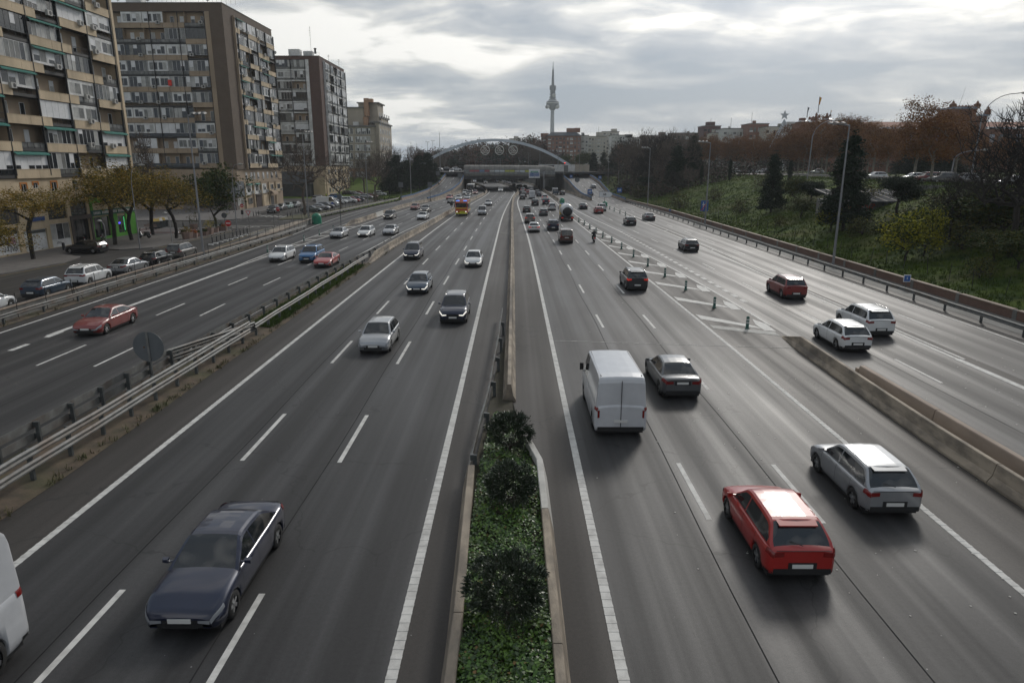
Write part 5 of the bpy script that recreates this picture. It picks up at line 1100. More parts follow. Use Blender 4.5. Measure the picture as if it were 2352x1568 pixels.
far_block('cream roofs peeping over the wooded hill above the arch', 1170, 1194, 319, 375, 700, M_cream2, 14, 4, 5, seed=19)
c6 = crop(2.413, 2200, 250); c65 = crop(3.4834, 2650, 250)
RY = 262.0
def R6(x, y, Y=RY, c=c6): return PY(*c(x, y), Y)
M_tileroof = mat('terracotta_tiles', (.25, .09, .045), .85, c2=(.17, .07, .04), scale=.8, world=True); M_ringbrick = mat('ring_brick', (.20, .085, .05), .85, c2=(.15, .07, .045), scale=.5, world=True)
M_glazed = mat('glazed_white_blue_tile', (.36, .38, .42), .4, c2=(.12, .16, .24), scale=1.2, world=True, lo=.45, hi=.55)
t = thing('brick_arena', 'long red brick arena building with a terracotta roof behind the orange plane trees', 'building', (140, RY, 7))
def ring(name, x0, x1, y0, y1, z0, z1, m): b = MB(); b.box(x0 - 140, x1 - 140, y0 - RY, y1 - RY, z0 - 7, z1 - 7); return b.build(name, m, t)
a, c_ = R6(880, 330), R6(2400, 290)
ring('wall', a.x, 330, RY, RY + 30, 5, R6(1000, 330).z, M_ringbrick)
for i, x in enumerate(frange(a.x, 320, 3.3)):
	ring('arched_window', x + .7, x + 2.6, RY - .12, RY - .002, 14, 21, M_pane_dark if i % 3 else M_glazed)
	b = MB(); b.box(x - 140, x + 2.1 - 140, -.9, -.1, R6(1000, 330).z - 7, R6(1000, 318).z - 7); b.build('glazed_eave_tile', M_glazed, t)
b = MB(); z1 = R6(1000, 318).z - 7; z2 = R6(1000, 290).z - 7; b.add([(a.x - 140, -1, z1), (190, -1, z1), (190, 9, z2 + 1), (a.x - 140, 9, z2 + 1)], [(0, 1, 2, 3)]); b.build('tiled_roof', M_tileroof, t)
t = thing('brick_tower', 'square brick tower with battlements and corner pinnacles above the orange trees', 'tower', (R6(1600, 200).x, RY - 6, 7)); X_ = R6(1600, 200, RY - 6).x
q0, q1 = R6(1515, 200, RY - 6), R6(1690, 200, RY - 6); w = (q1.x - q0.x) / 2; zf6 = lambda y: R6(1600, y, RY - 6).z - 7
b = MB(); b.box(-w, w, 0, 9, 0, zf6(185)); b.build('wall', M_ringbrick, t)
b = MB(); b.box(-w - .5, w + .5, -.5, 9.5, zf6(185), zf6(172)); b.build('tiled_cornice', M_glazed, t)
for k in range(7): b = MB(); x = lerp(-w + .9, w - .9, k / 6); b.add([(x - .55, -.3, zf6(172)), (x + .55, -.3, zf6(172)), (x + .3, -.3, zf6(164)), (x, -.3, zf6(159)), (x - .3, -.3, zf6(164)), (x - .55, .1, zf6(172)), (x + .55, .1, zf6(172)), (x + .3, .1, zf6(164)), (x, .1, zf6(159)), (x - .3, .1, zf6(164))], [(0, 1, 2, 3, 4), (9, 8, 7, 6, 5), (1, 6, 7, 2), (2, 7, 8, 3), (3, 8, 9, 4), (4, 9, 5, 0)]); b.build('merlon', M_ringbrick, t)
for s in (-1, 1):
	b = MB(); b.box(s * w - .8, s * w + .8, -.6, 1.0, zf6(172), zf6(152)); b.lathe([(1.2, zf6(152)), (.8, zf6(147)), (.35, zf6(142)), (.5, zf6(137)), (.15, zf6(130)), (.02, zf6(120))], 8, (s * w, .2, 0)); b.build('pinnacle', M_ringbrick, t)
b = MB(); b.tube([(-.5, 3, zf6(172)), (1.0, 3, zf6(20))], [.06, .03], 4); b.build('flag_mast', M_galv_dark, t)
q2 = R6(1785, 200, RY - 6); b = MB(); b.box(w + .003, q2.x - X_, 1, 9, 0, zf6(235)); b.build('side_wing', M_ringbrick, t); b = MB(); b.box(w, q2.x - X_ + .5, .5, 9.2, zf6(235), zf6(225)); b.build('tiled_cornice', M_glazed, t)
b = MB(); b.box(q2.x - X_ - .8, q2.x - X_ + .6, .4, 2, zf6(225), zf6(190)); b.lathe([(.9, zf6(190)), (.3, zf6(182)), (.45, zf6(177)), (.02, zf6(165))], 8, (q2.x - X_, 1.2, 0)); b.build('pinnacle', M_ringbrick, t)
t = thing('ornate_brick_pavilion', 'ornate brick pavilion roofs with flagpoles on the skyline above the orange trees', 'building', (R6(560, 260, 330).x, 330, 7)); X_ = R6(560, 260, 330).x; zf7 = lambda y: R6(560, y, 330).z - 7; xf7 = lambda x: R6(x, 260, 330).x - X_
b = MB(); b.box(xf7(492), xf7(720), 0, 12, 0, zf7(285)); b.build('wall', M_ringbrick, t)
for x0, x1, y0, y1 in ((488, 568, 276, 248), (575, 655, 278, 242), (660, 735, 262, 236)):
	b = MB(); cx_ = (xf7(x0) + xf7(x1)) / 2; hw_ = (xf7(x1) - xf7(x0)) / 2; b.box(cx_ - hw_ * .7, cx_ + hw_ * .7, 1, 8, zf7(290), zf7(y0)); b.build('turret_wall', M_ringbrick, t)
	b = MB(); b.add([(cx_ - hw_, 0, zf7(y0)), (cx_ + hw_, 0, zf7(y0)), (cx_ + hw_, 9, zf7(y0)), (cx_ - hw_, 9, zf7(y0)), (cx_ - hw_ * .5, 3, zf7(y0 - 9)), (cx_ + hw_ * .5, 3, zf7(y0 - 9)), (cx_ + hw_ * .5, 6, zf7(y0 - 9)), (cx_ - hw_ * .5, 6, zf7(y0 - 9))], [(0, 1, 5, 4), (1, 2, 6, 5), (2, 3, 7, 6), (3, 0, 4, 7), (4, 5, 6, 7), (3, 2, 1, 0)]); b.build('tiled_roof', M_glazed, t)
	b = MB(); b.box(cx_ - hw_ * .4, cx_ + hw_ * .4, 3, 6, zf7(y0 - 9), zf7(y1)); b.build('parapet', M_ringbrick, t)
for xx, y0, y1 in ((565, 262, 238), (612, 245, 208), (632, 250, 222), (590, 255, 235), (690, 240, 212), (712, 240, 220)): b = MB(); b.lathe([(.8, zf7(y0)), (.5, zf7(lerp(y0, y1, .4))), (.6, zf7(lerp(y0, y1, .6))), (.05, zf7(y1))], 6, (xf7(xx), 2, 0)); b.build('pinnacle', M_ringbrick, t)
for xx, y0, y1, fc_, lb in ((533, 250, 173, (M_signwhite,), 'flagpole with a drooping dark flag left of the tall yellow flag'), (613, 215, 97, None, 'tall flagpole with a red and yellow flag on the brick pavilion'), (703, 240, 196, None, 'short flagpole with a small orange flag right of the tall flag')):
	p_ = R6(xx, y0, 331); p1 = R6(xx + (y0 - y1) * .1, y1, 331); tt = thing('flagpole', lb, 'flagpole', (p_.x, 331, p_.z)); b = MB(); b.tube([(0, 0, 0), (p1.x - p_.x, 0, p1.z - p_.z)], [.2, .1], 5); b.build('pole', M_galv_dark, tt)
	L_ = p1.z - p_.z; x1 = p1.x - p_.x; fw_ = L_ * .13
	for j, mm in enumerate((mat('flag_red', (.45, .02, .02), .7), mat('flag_yellow', (.6, .42, .03), .7), mat('flag_red', (0, 0, 0)))):
		if xx == 533: mm = mat('flag_dark', (.06, .07, .1), .7)
		b = MB(); s0, s1 = (0, .28, .72, 1)[j], (0, .28, .72, 1)[j + 1]; rows = []
		for k in range(6):
			zt2 = L_ - k * L_ * .09; rows.append([(x1 + lerp(.05, fw_, s) * (1 - .04 * k) - .1 * k * .3, .25 * sin(k + s * 4), zt2 - s * fw_ * .5) for s in (s0, s1)])
		b.grid(rows, 0, True); b.build('flag_band', mm, tt)
p_ = R6(357, 400, 255); pt_ = R6(355, 262, 255); t = thing('light_cone', 'white steel christmas light cone with a star on top behind the orange trees', 'light tree', (p_.x, 255, p_.z - 3)); Hc = pt_.z - p_.z + 3
M_cone = mat('white_steel_cone', (.5, .53, .56), .5); b = MB()
for k in range(12):
	a = 2 * pi * k / 12; b.tube([(4.3 * cos(a), 4.3 * sin(a), 0), (0.1 * cos(a), .1 * sin(a), Hc)], .11, 4)
for k in range(1, 9): r2 = 4.3 * (1 - k / 9); b.tube([(r2 * cos(a), r2 * sin(a), Hc * k / 9) for a in frange(0, 2 * pi, pi / 8)], .08, 4, cap=False)
b.build('cone_frame', M_cone, t)
b = MB(); vs = [(0, -.1, Hc + 1.6)] ; st_ = []
for k in range(10): a = pi / 2 + k * pi / 5; r2 = 1.7 if k % 2 == 0 else .7; st_.append((r2 * cos(a), 0, Hc + 1.4 + r2 * sin(a)))
b.add(st_, [tuple(range(10))]); b.add([(x, .25, z) for x, _, z in st_], [tuple(reversed(range(10)))]); b.build('star', M_cone, t)
s0 = hit(1985, 488);
t = thing('shed', 'low shed with a dark ribbed metal roof and graffiti on its walls on the bank', 'shed', (s0.x, s0.y, s0.z)); Lx, Ly = 10.5, 9.0; tz = s0.z
b = MB(); b.box(-3, Lx, 0, Ly, -2.5, 1.5); b.build('wall', M_conc_grey, t)
b = MB(); b.add([(-3.6, -.9, 1.55), (Lx + .6, -.9, 1.55), (Lx + .6, Ly, 2.9), (-3.6, Ly, 2.9), (-3.6, -.9, 1.35), (Lx + .6, -.9, 1.35), (Lx + .6, Ly, 2.7), (-3.6, Ly, 2.7)], [(0, 1, 2, 3), (7, 6, 5, 4), (0, 4, 5, 1), (1, 5, 6, 2), (3, 2, 6, 7), (0, 3, 7, 4)]); b.build('metal_roof', mat('dark_roof_sheet', (.035, .038, .045), .9, c2=(.025, .028, .03), scale=1, world=True, spec=.1), t)
for k in range(10): b = MB(); x = -3.4 + k * 1.5; b.add([(x, -.92, 1.58), (x + .1, -.92, 1.58), (x + .1, Ly, 2.94), (x, Ly, 2.94)], [(0, 1, 2, 3)]); b.build('roof_rib', M_galv, t)
scribble(Frame((s0.x - 6, s0.y, 0), (1, 0, 0), (0, -1, 0), t, s0), .5, tz + .2, 7, 1.1, .03, mat('red_graffiti', (.35, .05, .03), .7), 5, t, 7, .09); scribble(Frame((s0.x - 6, s0.y, 0), (1, 0, 0), (0, -1, 0), t, s0), 8, tz + .2, 8, 1.1, .03, mat('blue_graffiti', (.05, .12, .3), .7), 6, t, 7, .07)
g0 = PY(2107, 472, s0.y + 3); g1 = PY(2172, 430, s0.y + 3)
t = thing('graffiti_wall', 'dark concrete wall end with large white-outlined AL ERE graffiti letters below the raised road', 'wall', (g0.x, s0.y + 3, g0.z - 2.5)); ww, hh = g1.x - g0.x, g1.z - g0.z + 2.5
b = MB(); b.box(-.2, ww + 2, 0, .5, -1, hh + .25); b.build('wall', M_conc_grey, t)
for s, x, z in (('AL', .42, .74), ('ERE', .45, .45)):
	me = text_mesh(s, hh * .36, 'graffiti_outline', .012, True); me.materials.clear(); me.materials.append(M_white_wall); o = put('graffiti_outline', me, t, (ww * x, -.02, hh * z)); o.rotation_euler = (pi / 2, 0, 0); o.scale = (1.3, 1.12, 1)
	me = text_mesh(s, hh * .33, 'graffiti_letters', .01, False); me.materials.clear(); me.materials.append(M_graf); o = put('graffiti_letters', me, t, (ww * x, -.045, hh * z)); o.rotation_euler = (pi / 2, 0, 0); o.scale = (1.3, 1.12, 1)
t = guard_rail('guard rail along the raised road at the top of the bank behind the parked cars', klin([(60, 66.5), (105, 67.2), (170, 67)]), 62, 168, 4.0, (.6,), -1, .75, zf=lambda y: T(67, y))
sheet('upper_road', [(69.5, 40), (95, 40), (95, 330), (69.5, 330)], 7.43, M_street)
uv_planar(bpy.data.objects['upper_road'])
# ================================================================== vehicles
def paint(name, c, metal=.0, rough=.32): return mat('paint_' + name, c, rough, metal, c2=tuple(x * .86 for x in c), scale=1.2, coat=.8)
P = dict(white=paint('white', (.66, .67, .67)), silver=paint('silver', (.36, .37, .385), .55), grey=paint('grey', (.13, .135, .14), .4), dark=paint('dark_grey', (.035, .037, .04), .3),
         black=paint('black', (.010, .010, .012), .1, .25), navy=paint('navy', (.012, .018, .045), .3), blue=paint('blue', (.03, .14, .32), .3), red=paint('red', (.36, .018, .014)), dred=paint('dark_red', (.20, .018, .015)),
         maroon=paint('brown_red', (.085, .028, .018), .2), mint=paint('mint', (.34, .46, .42)), ggreen=paint('grey_green', (.10, .125, .12), .3), beigeg=paint('warm_grey', (.20, .19, .175), .4), vwhite=paint('van_white', (.55, .56, .58)),
         yellow=paint('yellow', (.55, .36, .03)), petrol=paint('slate_blue', (.05, .075, .11), .4))
TYPES = {
 'hatch':  dict(L=4.2, W=1.79, H=1.47, hf=.74, hc=.93, belt=.96, dr=.98, yc=1.05, yf=.30, yr=-1.45, yb=-1.98, R=.32, wt=.70, ye=-1.75),
 'mini':   dict(L=3.6, W=1.66, H=1.48, hf=.78, hc=.95, belt=.96, dr=.98, yc=.95, yf=.25, yr=-1.20, yb=-1.68, R=.29, wt=.72, ye=-1.45),
 'sedan':  dict(L=4.65, W=1.83, H=1.44, hf=.72, hc=.93, belt=.96, dr=1.0, yc=1.05, yf=.25, yr=-1.02, yb=-1.72, R=.33, wt=.68, ye=-1.5),
 'wagon':  dict(L=4.6, W=1.82, H=1.47, hf=.72, hc=.93, belt=.96, dr=1.0, yc=1.12, yf=.36, yr=-1.80, yb=-2.18, R=.33, wt=.70, ye=-2.0),
 'suv':    dict(L=4.45, W=1.86, H=1.66, hf=.90, hc=1.06, belt=1.10, dr=1.12, yc=1.10, yf=.42, yr=-1.66, yb=-2.08, R=.36, wt=.72, ye=-1.9),
 'mpv':    dict(L=4.4, W=1.83, H=1.70, hf=.82, hc=1.02, belt=1.02, dr=1.04, yc=1.30, yf=.45, yr=-1.78, yb=-2.12, R=.32, wt=.72, ye=-2.0),
 'kangoo': dict(L=4.35, W=1.83, H=1.83, hf=.86, hc=1.06, belt=1.06, dr=1.06, yc=1.25, yf=.60, yr=-2.05, yb=-2.15, R=.33, wt=.82, ye=-2.0),
 'panelvan': dict(L=5.5, W=2.03, H=2.45, hf=1.05, hc=1.35, belt=1.30, dr=1.30, yc=2.05, yf=1.20, yr=-2.68, yb=-2.72, R=.36, wt=.84, ye=.55),
 'coupe':  dict(L=4.5, W=1.84, H=1.33, hf=.68, hc=.88, belt=.90, dr=.94, yc=.85, yf=.05, yr=-.75, yb=-1.75, R=.34, wt=.66, ye=-1.45),
}
_cm = {}
def car_meshes(ty):
	if ty in _cm: return _cm[ty]
	p = TYPES[ty]; L, W, H = p['L'], p['W'] / 2, p['H']; hl = L / 2; van = ty == 'panelvan'
	R = p['R']; yw = (hl - .82 if not van else hl - .98, -(hl - .80 if not van else hl - 1.1))
	yc, yf, yr, yb = p['yc'], p['yf'], p['yr'], p['yb']
	deck = knots([(-hl, p['dr'] - .08), (-hl + .12, p['dr'] - .01), (yb, p['dr']), (yr, p['belt'] + .01), (0, p['belt']), (yc, p['hc']), (lerp(yc, hl, .55), lerp(p['hc'], p['hf'], .42)), (hl - .22, p['hf'] - .01), (hl - .06, p['hf'] - .09), (hl, p['hf'] - .2)])
	def wid(y):
		a = abs(y); e = .5 if y > 0 else (.42 if not van else .12)
		q = max(0, (a - (hl - e)) / e); return W * (1 - (.20 if y > 0 else (.13 if not van else .05)) * q ** 2.4)
	zb0 = .24 if ty in ('suv', 'kangoo') else .19
	def bottom(y):
		z = zb0 + (.10 * max(0, (abs(y) - (hl - .35)) / .35) ** 2)
		for w_ in yw:
			r = R + .055
			if abs(y - w_) < r: z = max(z, sqrt(max(0, r * r - (y - w_) ** 2)) + R - .01)
		return z
	def sect(y):
		w = wid(y); b_ = bottom(y); d = deck(y); q = max(0, (abs(y) - (hl - .10)) / .10); w *= 1 - .06 * q * q
		pts = [(.90 * w, b_), (.975 * w, max(b_, zb0 + .10)), (.995 * w, max(b_, zb0 + .24)), (1.0 * w, max(b_ + .0, lerp(zb0, d, .62))), (.995 * w, max(b_ + .02, d - .20)), (.975 * w, d - .085), (.93 * w, d - .03), (.80 * w, d + .0), (.5 * w, d + .022), (.2 * w, d + .032), (0, d + .034)]
		return pts
	st = sorted(set([round(v, 4) for v in frange(-hl, hl, .17)] + [round(w_ + R * k * 1.17, 4) for w_ in yw for k in (-1.0, -.97, -.85, -.65, -.4, -.15, .15, .4, .65, .85, .97, 1.0)] + [hl - .03, hl - .07, hl - .13, -hl + .03, -hl + .08]))
	st = [s for s in st if -hl <= s <= hl]
	body = MB(); rows = []
	for y in st:
		s_ = sect(y); rows.append([(x, y, z) for x, z in s_] + [(-x, y, z) for x, z in reversed(s_[:-1])])
	body.grid(rows, flip=True)
	for r, fl in ((rows[0], False), (rows[-1], True)):
		n = len(r); body.add(r, [tuple(range(n)) if fl else tuple(reversed(range(n)))], 0, False)
	bz = lambda y: deck(y) - .035
	ztop = knots([(yb, bz(yb)), (lerp(yb, yr, .55), lerp(bz(yb), H - .05, .62)), (yr, H - .055), (yr + .35, H - .015), (lerp(yr, yf, .6), H), (yf, H - .035), (lerp(yf, yc, .5), lerp(H - .035, bz(yc), .47)), (yc, bz(yc))]) if not van else klin([(yb, H - .25), (yb + .06, H - .05), (yr + .5, H), (yf, H - .02), (lerp(yf, yc, .5), lerp(H, bz(yc), .42)), (yc, bz(yc))])
	wb_ = lambda y: wid(y) * (.93 if not van else .965)
	wtop = W * p['wt'] if not van else W * .86
	def hw(y, z):
		t = (z - bz(y)) / max(.05, H - bz(y)); return lerp(wb_(y), min(wtop, wb_(y) - .02), t ** 1.15)
	ys = sorted(set([round(v, 3) for v in frange(yb, yc, .12)] + [round(yf, 3), round(yr, 3), -.12, -.06]))
	def csec(y):
		zt = max(ztop(y), bz(y) + .002); zz = bz(y); hh = zt - zz
		zg0 = zz + min(.05, hh * .3); zg1 = zt - min(.10, hh * .28); zr = zt - min(.035, hh * .1)
		return [(hw(y, zz), zz - .03), (hw(y, zg0), zg0), (hw(y, zg1), zg1), (hw(y, zr) - .01, zr), (hw(y, zt) * .90, zt - .002), (hw(y, zt) * .5, zt + .018), (0, zt + .024)]
	parts = {k: MB() for k in ('windscreen', 'rear_window', 'side_window_l', 'side_window_r')}
	S = [csec(y) for y in ys]
	side_end = p['ye']; A = yc - .28
	for i in range(len(ys) - 1):
		y0, y1 = ys[i], ys[i + 1]; ym = (y0 + y1) / 2
		for k in range(6):
			(xa, za), (xb, zb) = S[i][k], S[i][k + 1]; (xc, zc), (xd, zd) = S[i + 1][k], S[i + 1][k + 1]
			for sgn in (1, -1):
				q = [(sgn * xa, y0, za), (sgn * xb, y0, zb), (sgn * xd, y1, zd), (sgn * xc, y1, zc)]
				if sgn > 0: q = q[::-1]
				tgt = body
				if k == 1 and side_end < ym < A and not (-.13 < ym < -.05): tgt = parts['side_window_r' if sgn > 0 else 'side_window_l']
				if k >= 4 and yf + .02 < ym < yc - .0: tgt = parts['windscreen']
				if k >= 4 and ym < yr + .01 and not van: tgt = parts['rear_window']
				tgt.add(q, [(0, 1, 2, 3)], 0, True)
	if van:
		r = S[0]; body.add([(x, yb, z) for x, z in r] + [(-x, yb, z) for x, z in reversed(r[:-1])], [tuple(range(2 * len(r) - 1))], 0, False)
	out = [('body', body, 'PAINT')]
	for k, v in parts.items():
		if v.f: out.append(('side_window' if k.startswith('side') else k, v, M_glass))
	ub = MB(); ub.box(-W + .10, W - .10, -hl + .2, hl - .22, .13, .52)  # underside as a black box, set low and wide to deepen the contact shade
	for w_ in yw: ub.box(-W + .07, W - .07, w_ - R - .03, w_ + R + .03, .42, R * 2 + .06)  # black blocks added in the wheel wells so they look shaded
	out.append(('underbody', ub, M_trim))
	def patch(y0, y1, s0, s1, off, b, ny=5, sides=(1, -1)):
		for sg in sides:
			rows = []
			for y in frange(y0, y1, (y1 - y0) / ny):
				s_ = sect(y); r = []
				for t in frange(s0, s1, .5):
					i = min(int(t), len(s_) - 2); f_ = t - i; x = lerp(s_[i][0], s_[i + 1][0], f_); z = lerp(s_[i][1], s_[i + 1][1], f_)
					i0 = max(0, i - 0); dx, dz = s_[i + 1][0] - s_[i][0], s_[i + 1][1] - s_[i][1]; ln = max(1e-6, sqrt(dx * dx + dz * dz)); r.append((sg * (x + dz / ln * off), y + (off if y > 0 else -off), z - dx / ln * off))
				rows.append(r)
			b.grid(rows, 0, True, flip=(sg > 0))
	we = wid(hl) ; zf = p['hf']
	for sg in (1, -1):
		b = MB(); patch(hl - .34, hl - .005, 4.5, 5.6, .010, b, 6, (sg,))
		b.add([(sg * we * .98 * .93, hl + .012, zf - .33), (sg * we * .56, hl + .012, zf - .30), (sg * we * .56, hl + .012, zf - .235), (sg * we * .93, hl + .012, zf - .225)], [(0, 1, 2, 3) if sg < 0 else (3, 2, 1, 0)])
		out.append(('headlight', b, 'HEAD'))
		b = MB(); d_ = p['dr']
		if ty in ('suv', 'mpv', 'kangoo', 'panelvan', 'hatch', 'mini', 'wagon'):
			patch(-hl + .005, -hl + .24, 4.2, 5.8, .012, b, 4, (sg,))
			wr_ = wid(-hl) * .95; x0, x1 = sg * wr_ * .99, sg * wr_ * (.66 if not van else .90); z0, z1 = (d_ - .22, d_ - .08) if not van else (.80, 1.12)
			b.add([(x0, -hl - .012, z0), (x1, -hl - .012, z0 + .02), (x1, -hl - .012, z1), (x0, -hl - .012, z1)], [(0, 1, 2, 3) if sg > 0 else (3, 2, 1, 0)])
			if ty in ('kangoo', 'mpv'): b.box(min(x0, x0 - sg * .08), max(x0, x0 - sg * .08), -hl + .0, -hl + .05, z1, z1 + .3)
		else:
			patch(-hl + .005, -hl + .30, 4.3, 6.0, .012, b, 4, (sg,)); wr_ = wid(-hl) * .95; x0, x1 = sg * wr_ * .99, sg * wr_ * .55
			b.add([(x0, -hl - .012, d_ - .27), (x1, -hl - .012, d_ - .25), (x1, -hl - .012, d_ - .13), (x0, -hl - .012, d_ - .11)], [(0, 1, 2, 3) if sg > 0 else (3, 2, 1, 0)])
		out.append(('tail_light', b, 'TAIL'))
	b = MB(); b.box(-.53 * we, .53 * we, hl - .02, hl + .010, zf - .44, zf - .23);
	for k in range(3): b.box(-.45 * we, .45 * we, hl + .008, hl + .02, zf - .405 + k * .048, zf - .385 + k * .048)
	out.append(('grille', b, M_trim))
	b = MB(); b.box(-.7 * we, .7 * we, hl - .02, hl + .012, .30, .40); out.append(('air_intake', b, M_trim))
	b = MB(); b.box(-.26, .26, hl + .012, hl + .028, .42, .53); out.append(('licence_plate', b, M_plate))
	zp = .46 if ty in ('suv', 'hatch') else .74
	if van: zp = .62
	b = MB(); b.box(-.26, .26, -hl - .028, -hl - .008, zp, zp + .11); out.append(('licence_plate', b, M_plate))
	b = MB(); wr_ = wid(-hl) * .95; b.box(-wr_ * .98, wr_ * .98, -hl - .02, -hl + .03, .30, .44); patch(-hl + .01, -hl + .3, .0, 1.4, .006, b, 3); out.append(('rear_bumper_trim', b, M_trim))
	if not van:
		b = MB(); b.box(-.36, .36, -hl - .014, -hl + .01, zp - .04, zp + .15); out.append(('plate_recess', b, M_trim))
		b = MB(); b.tube([(-wr_ * .93, -hl - .004, p['dr'] - .045), (wr_ * .93, -hl - .004, p['dr'] - .045)], .012, 4); out.append(('tailgate_seam', b, M_trim))
	if ty in ('suv', 'hatch', 'mpv', 'wagon', 'mini'):
		b = MB(); zt_ = H - .05; b.add([(-wtop * .82, yr + .05, zt_ + .02), (wtop * .82, yr + .05, zt_ + .02), (wtop * .78, yr - .20, zt_ - .03), (-wtop * .78, yr - .20, zt_ - .03), (-wtop * .78, yr - .20, zt_ - .06), (wtop * .78, yr - .20, zt_ - .06), (wtop * .8, yr, zt_ - .06), (-wtop * .8, yr, zt_ - .06)], [(3, 2, 1, 0), (4, 5, 2, 3), (7, 6, 5, 4)]); out.append(('roof_spoiler', b, 'PAINT'))
		b = MB(); b.tube([(0, yb - .04, bz(yb) + .10), (-.28, lerp(yb, yr, .25) - .05, lerp(bz(yb), H, .30))], .012, 4); out.append(('rear_wiper', b, M_trim))
	for sg in (1, -1):
		b = MB(); yy = A + .02; b.box(*sorted((sg * (W * .9), sg * (W + .04))), yy - .02, yy + .03, p['belt'] + .03, p['belt'] + .06)
		x0, x1 = sorted((sg * (W + .01), sg * (W + .17))); z0 = p['belt'] + (.0 if not van else .1); h_ = .13 if not van else .32
		b.add([(x0, yy - .05, z0), (x1, yy - .05, z0 + .01), (x1, yy - .05, z0 + h_ - .01), (x0, yy - .05, z0 + h_), (x0, yy + .06, z0 + .02), (x1 - .03 * (sg > 0), yy + .05, z0 + .03), (x1 - .03 * (sg > 0), yy + .05, z0 + h_ - .03), (x0, yy + .06, z0 + h_ - .02)], [(0, 1, 2, 3), (7, 6, 5, 4), (3, 2, 6, 7), (0, 4, 5, 1), (1, 5, 6, 2), (0, 3, 7, 4)])
		out.append(('wing_mirror', b, 'PAINT' if ty not in ('kangoo', 'panelvan') else M_trim))
	b = MB()       # door shut lines and handles sit on the side panels
	for y0 in (yc - .12, -.10, p['ye'] * .62 if not van else -.9): patch(y0, y0 + .014, 1.6, 5.6, .003, b, 1)
	out.append(('door_seam', b, M_trim))
	b = MB()
	for y0 in (.12, -.95): patch(y0, y0 + .17, 4.45, 4.75, .02, b, 1)
	out.append(('door_handle', b, 'PAINT'))
	b = MB(); patch(yw[1] + R + .08, yw[0] - R - .08, .0, .9, .008, b, 4); out.append(('sill', b, M_trim))
	if ty in ('suv', 'mpv', 'wagon'):
		for sg in (1, -1):
			b = MB(); b.tube([(sg * hw(y, ztop(y)) * .93, y, ztop(y) + (.045 if yr + .1 < y < yf - .2 else .0)) for y in frange(yr + .05, yf - .08, .2)], .018, 5); out.append(('roof_rail', b, M_chrome if ty != 'mpv' else M_trim))
	if ty in ('panelvan',):
		for sg in (1, -1):
			b = MB(); b.tube([(sg * .78, y, H - .03) for y in (-2.5, 0, 1.1)], .02, 4); out.append(('roof_gutter', b, M_trim))
		b = MB(); b.box(-.012, .012, -hl - .02, -hl + .0, .45, 2.3); out.append(('door_seam', b, M_trim))
	tyre = MB(); tw = .105
	tyre.lathe([(R * .62, -tw), (R * .93, -tw), (R, -tw * .75), (R, tw * .75), (R * .93, tw), (R * .62, tw)], 20, axis='X', cap=False)
	rim = MB(); rim.lathe([(.001, -.02), (R * .60, -.02), (R * .66, -.085), (R * .60, -.095)], 20, axis='X', cap=False, mi=1);
	for k in range(5):
		a = 2 * pi * k / 5; c_, s_ = cos(a), sin(a); w1, w2 = .045, .03
		pts = [(r * c_ - q * s_, r * s_ + q * c_) for r, q in ((.03, -w1), (R * .64, -w2 * 1.6), (R * .64, w2 * 1.6), (.03, w1))]
		rim.add([(-.088, y, z) for y, z in pts] + [(-.05, y, z) for y, z in pts], [(0, 1, 2, 3), (0, 4, 5, 1), (1, 5, 6, 2), (2, 6, 7, 3)])
	rim.lathe([(.001, -.095), (.05, -.093), (.06, -.07)], 10, axis='X', cap=False)
	tm = tyre.mesh('wheel', M_rubber); rm = rim.mesh('rim', [M_rim, M_rim_dark])
	res = []
	for nme, mb, m_ in out:
		mm = m_ if not isinstance(m_, str) else {'PAINT': P['white'], 'HEAD': M_lampw, 'TAIL': M_tail}[m_]
		res.append((nme, mb.mesh(nme, mm), m_))
	wheels = [((sg * (W - tw - .015), y, R), 0 if sg < 0 else pi) for y in yw for sg in (-1, 1)]
	_cm[ty] = (res, tm, rm, wheels, p); return _cm[ty]
far_skip = {'plate_recess', 'tailgate_seam', 'roof_spoiler', 'rear_wiper', 'windscreen_wiper', 'door_seam', 'door_handle', 'licence_plate', 'air_intake', 'sill', 'rim', 'roof_gutter'}
def car(ty, colr, x, y, label, away=True, z=0.0, rz=None, cat=None, group=None, name=None, lit=False, brake=False, far=False, pitch=0.0):
	res, tm, rm, wheels, p = car_meshes(ty)
	if rz is None: rz = 0.0 if away else pi
	nm = name or {'panelvan': 'panel_van', 'kangoo': 'small_van', 'suv': 'suv_car', 'mpv': 'people_carrier', 'wagon': 'estate_car', 'sedan': 'saloon_car', 'hatch': 'hatchback_car', 'mini': 'small_hatchback_car', 'coupe': 'coupe_car'}[ty]
	t = thing(nm, label, cat or ('van' if ty in ('panelvan', 'kangoo') else 'car'), (x, y, z), rz, group)
	if pitch: t.rotation_mode = 'ZXY'; t.rotation_euler = (pitch, 0, rz)
	for nme, me, m_ in res:
		if far and nme in far_skip: continue
		o = put(nme, me, t)
		if isinstance(m_, str):
			mm = P[colr] if m_ == 'PAINT' else ((M_lampon if lit else M_lampw) if m_ == 'HEAD' else (M_tailon if brake else M_tail))
			o.material_slots[0].link = 'OBJECT'; o.material_slots[0].material = mm
	for loc, rr in wheels:
		w = put('wheel', tm, t, loc, rr)
		if not far: put('rim', rm, w)
	return t
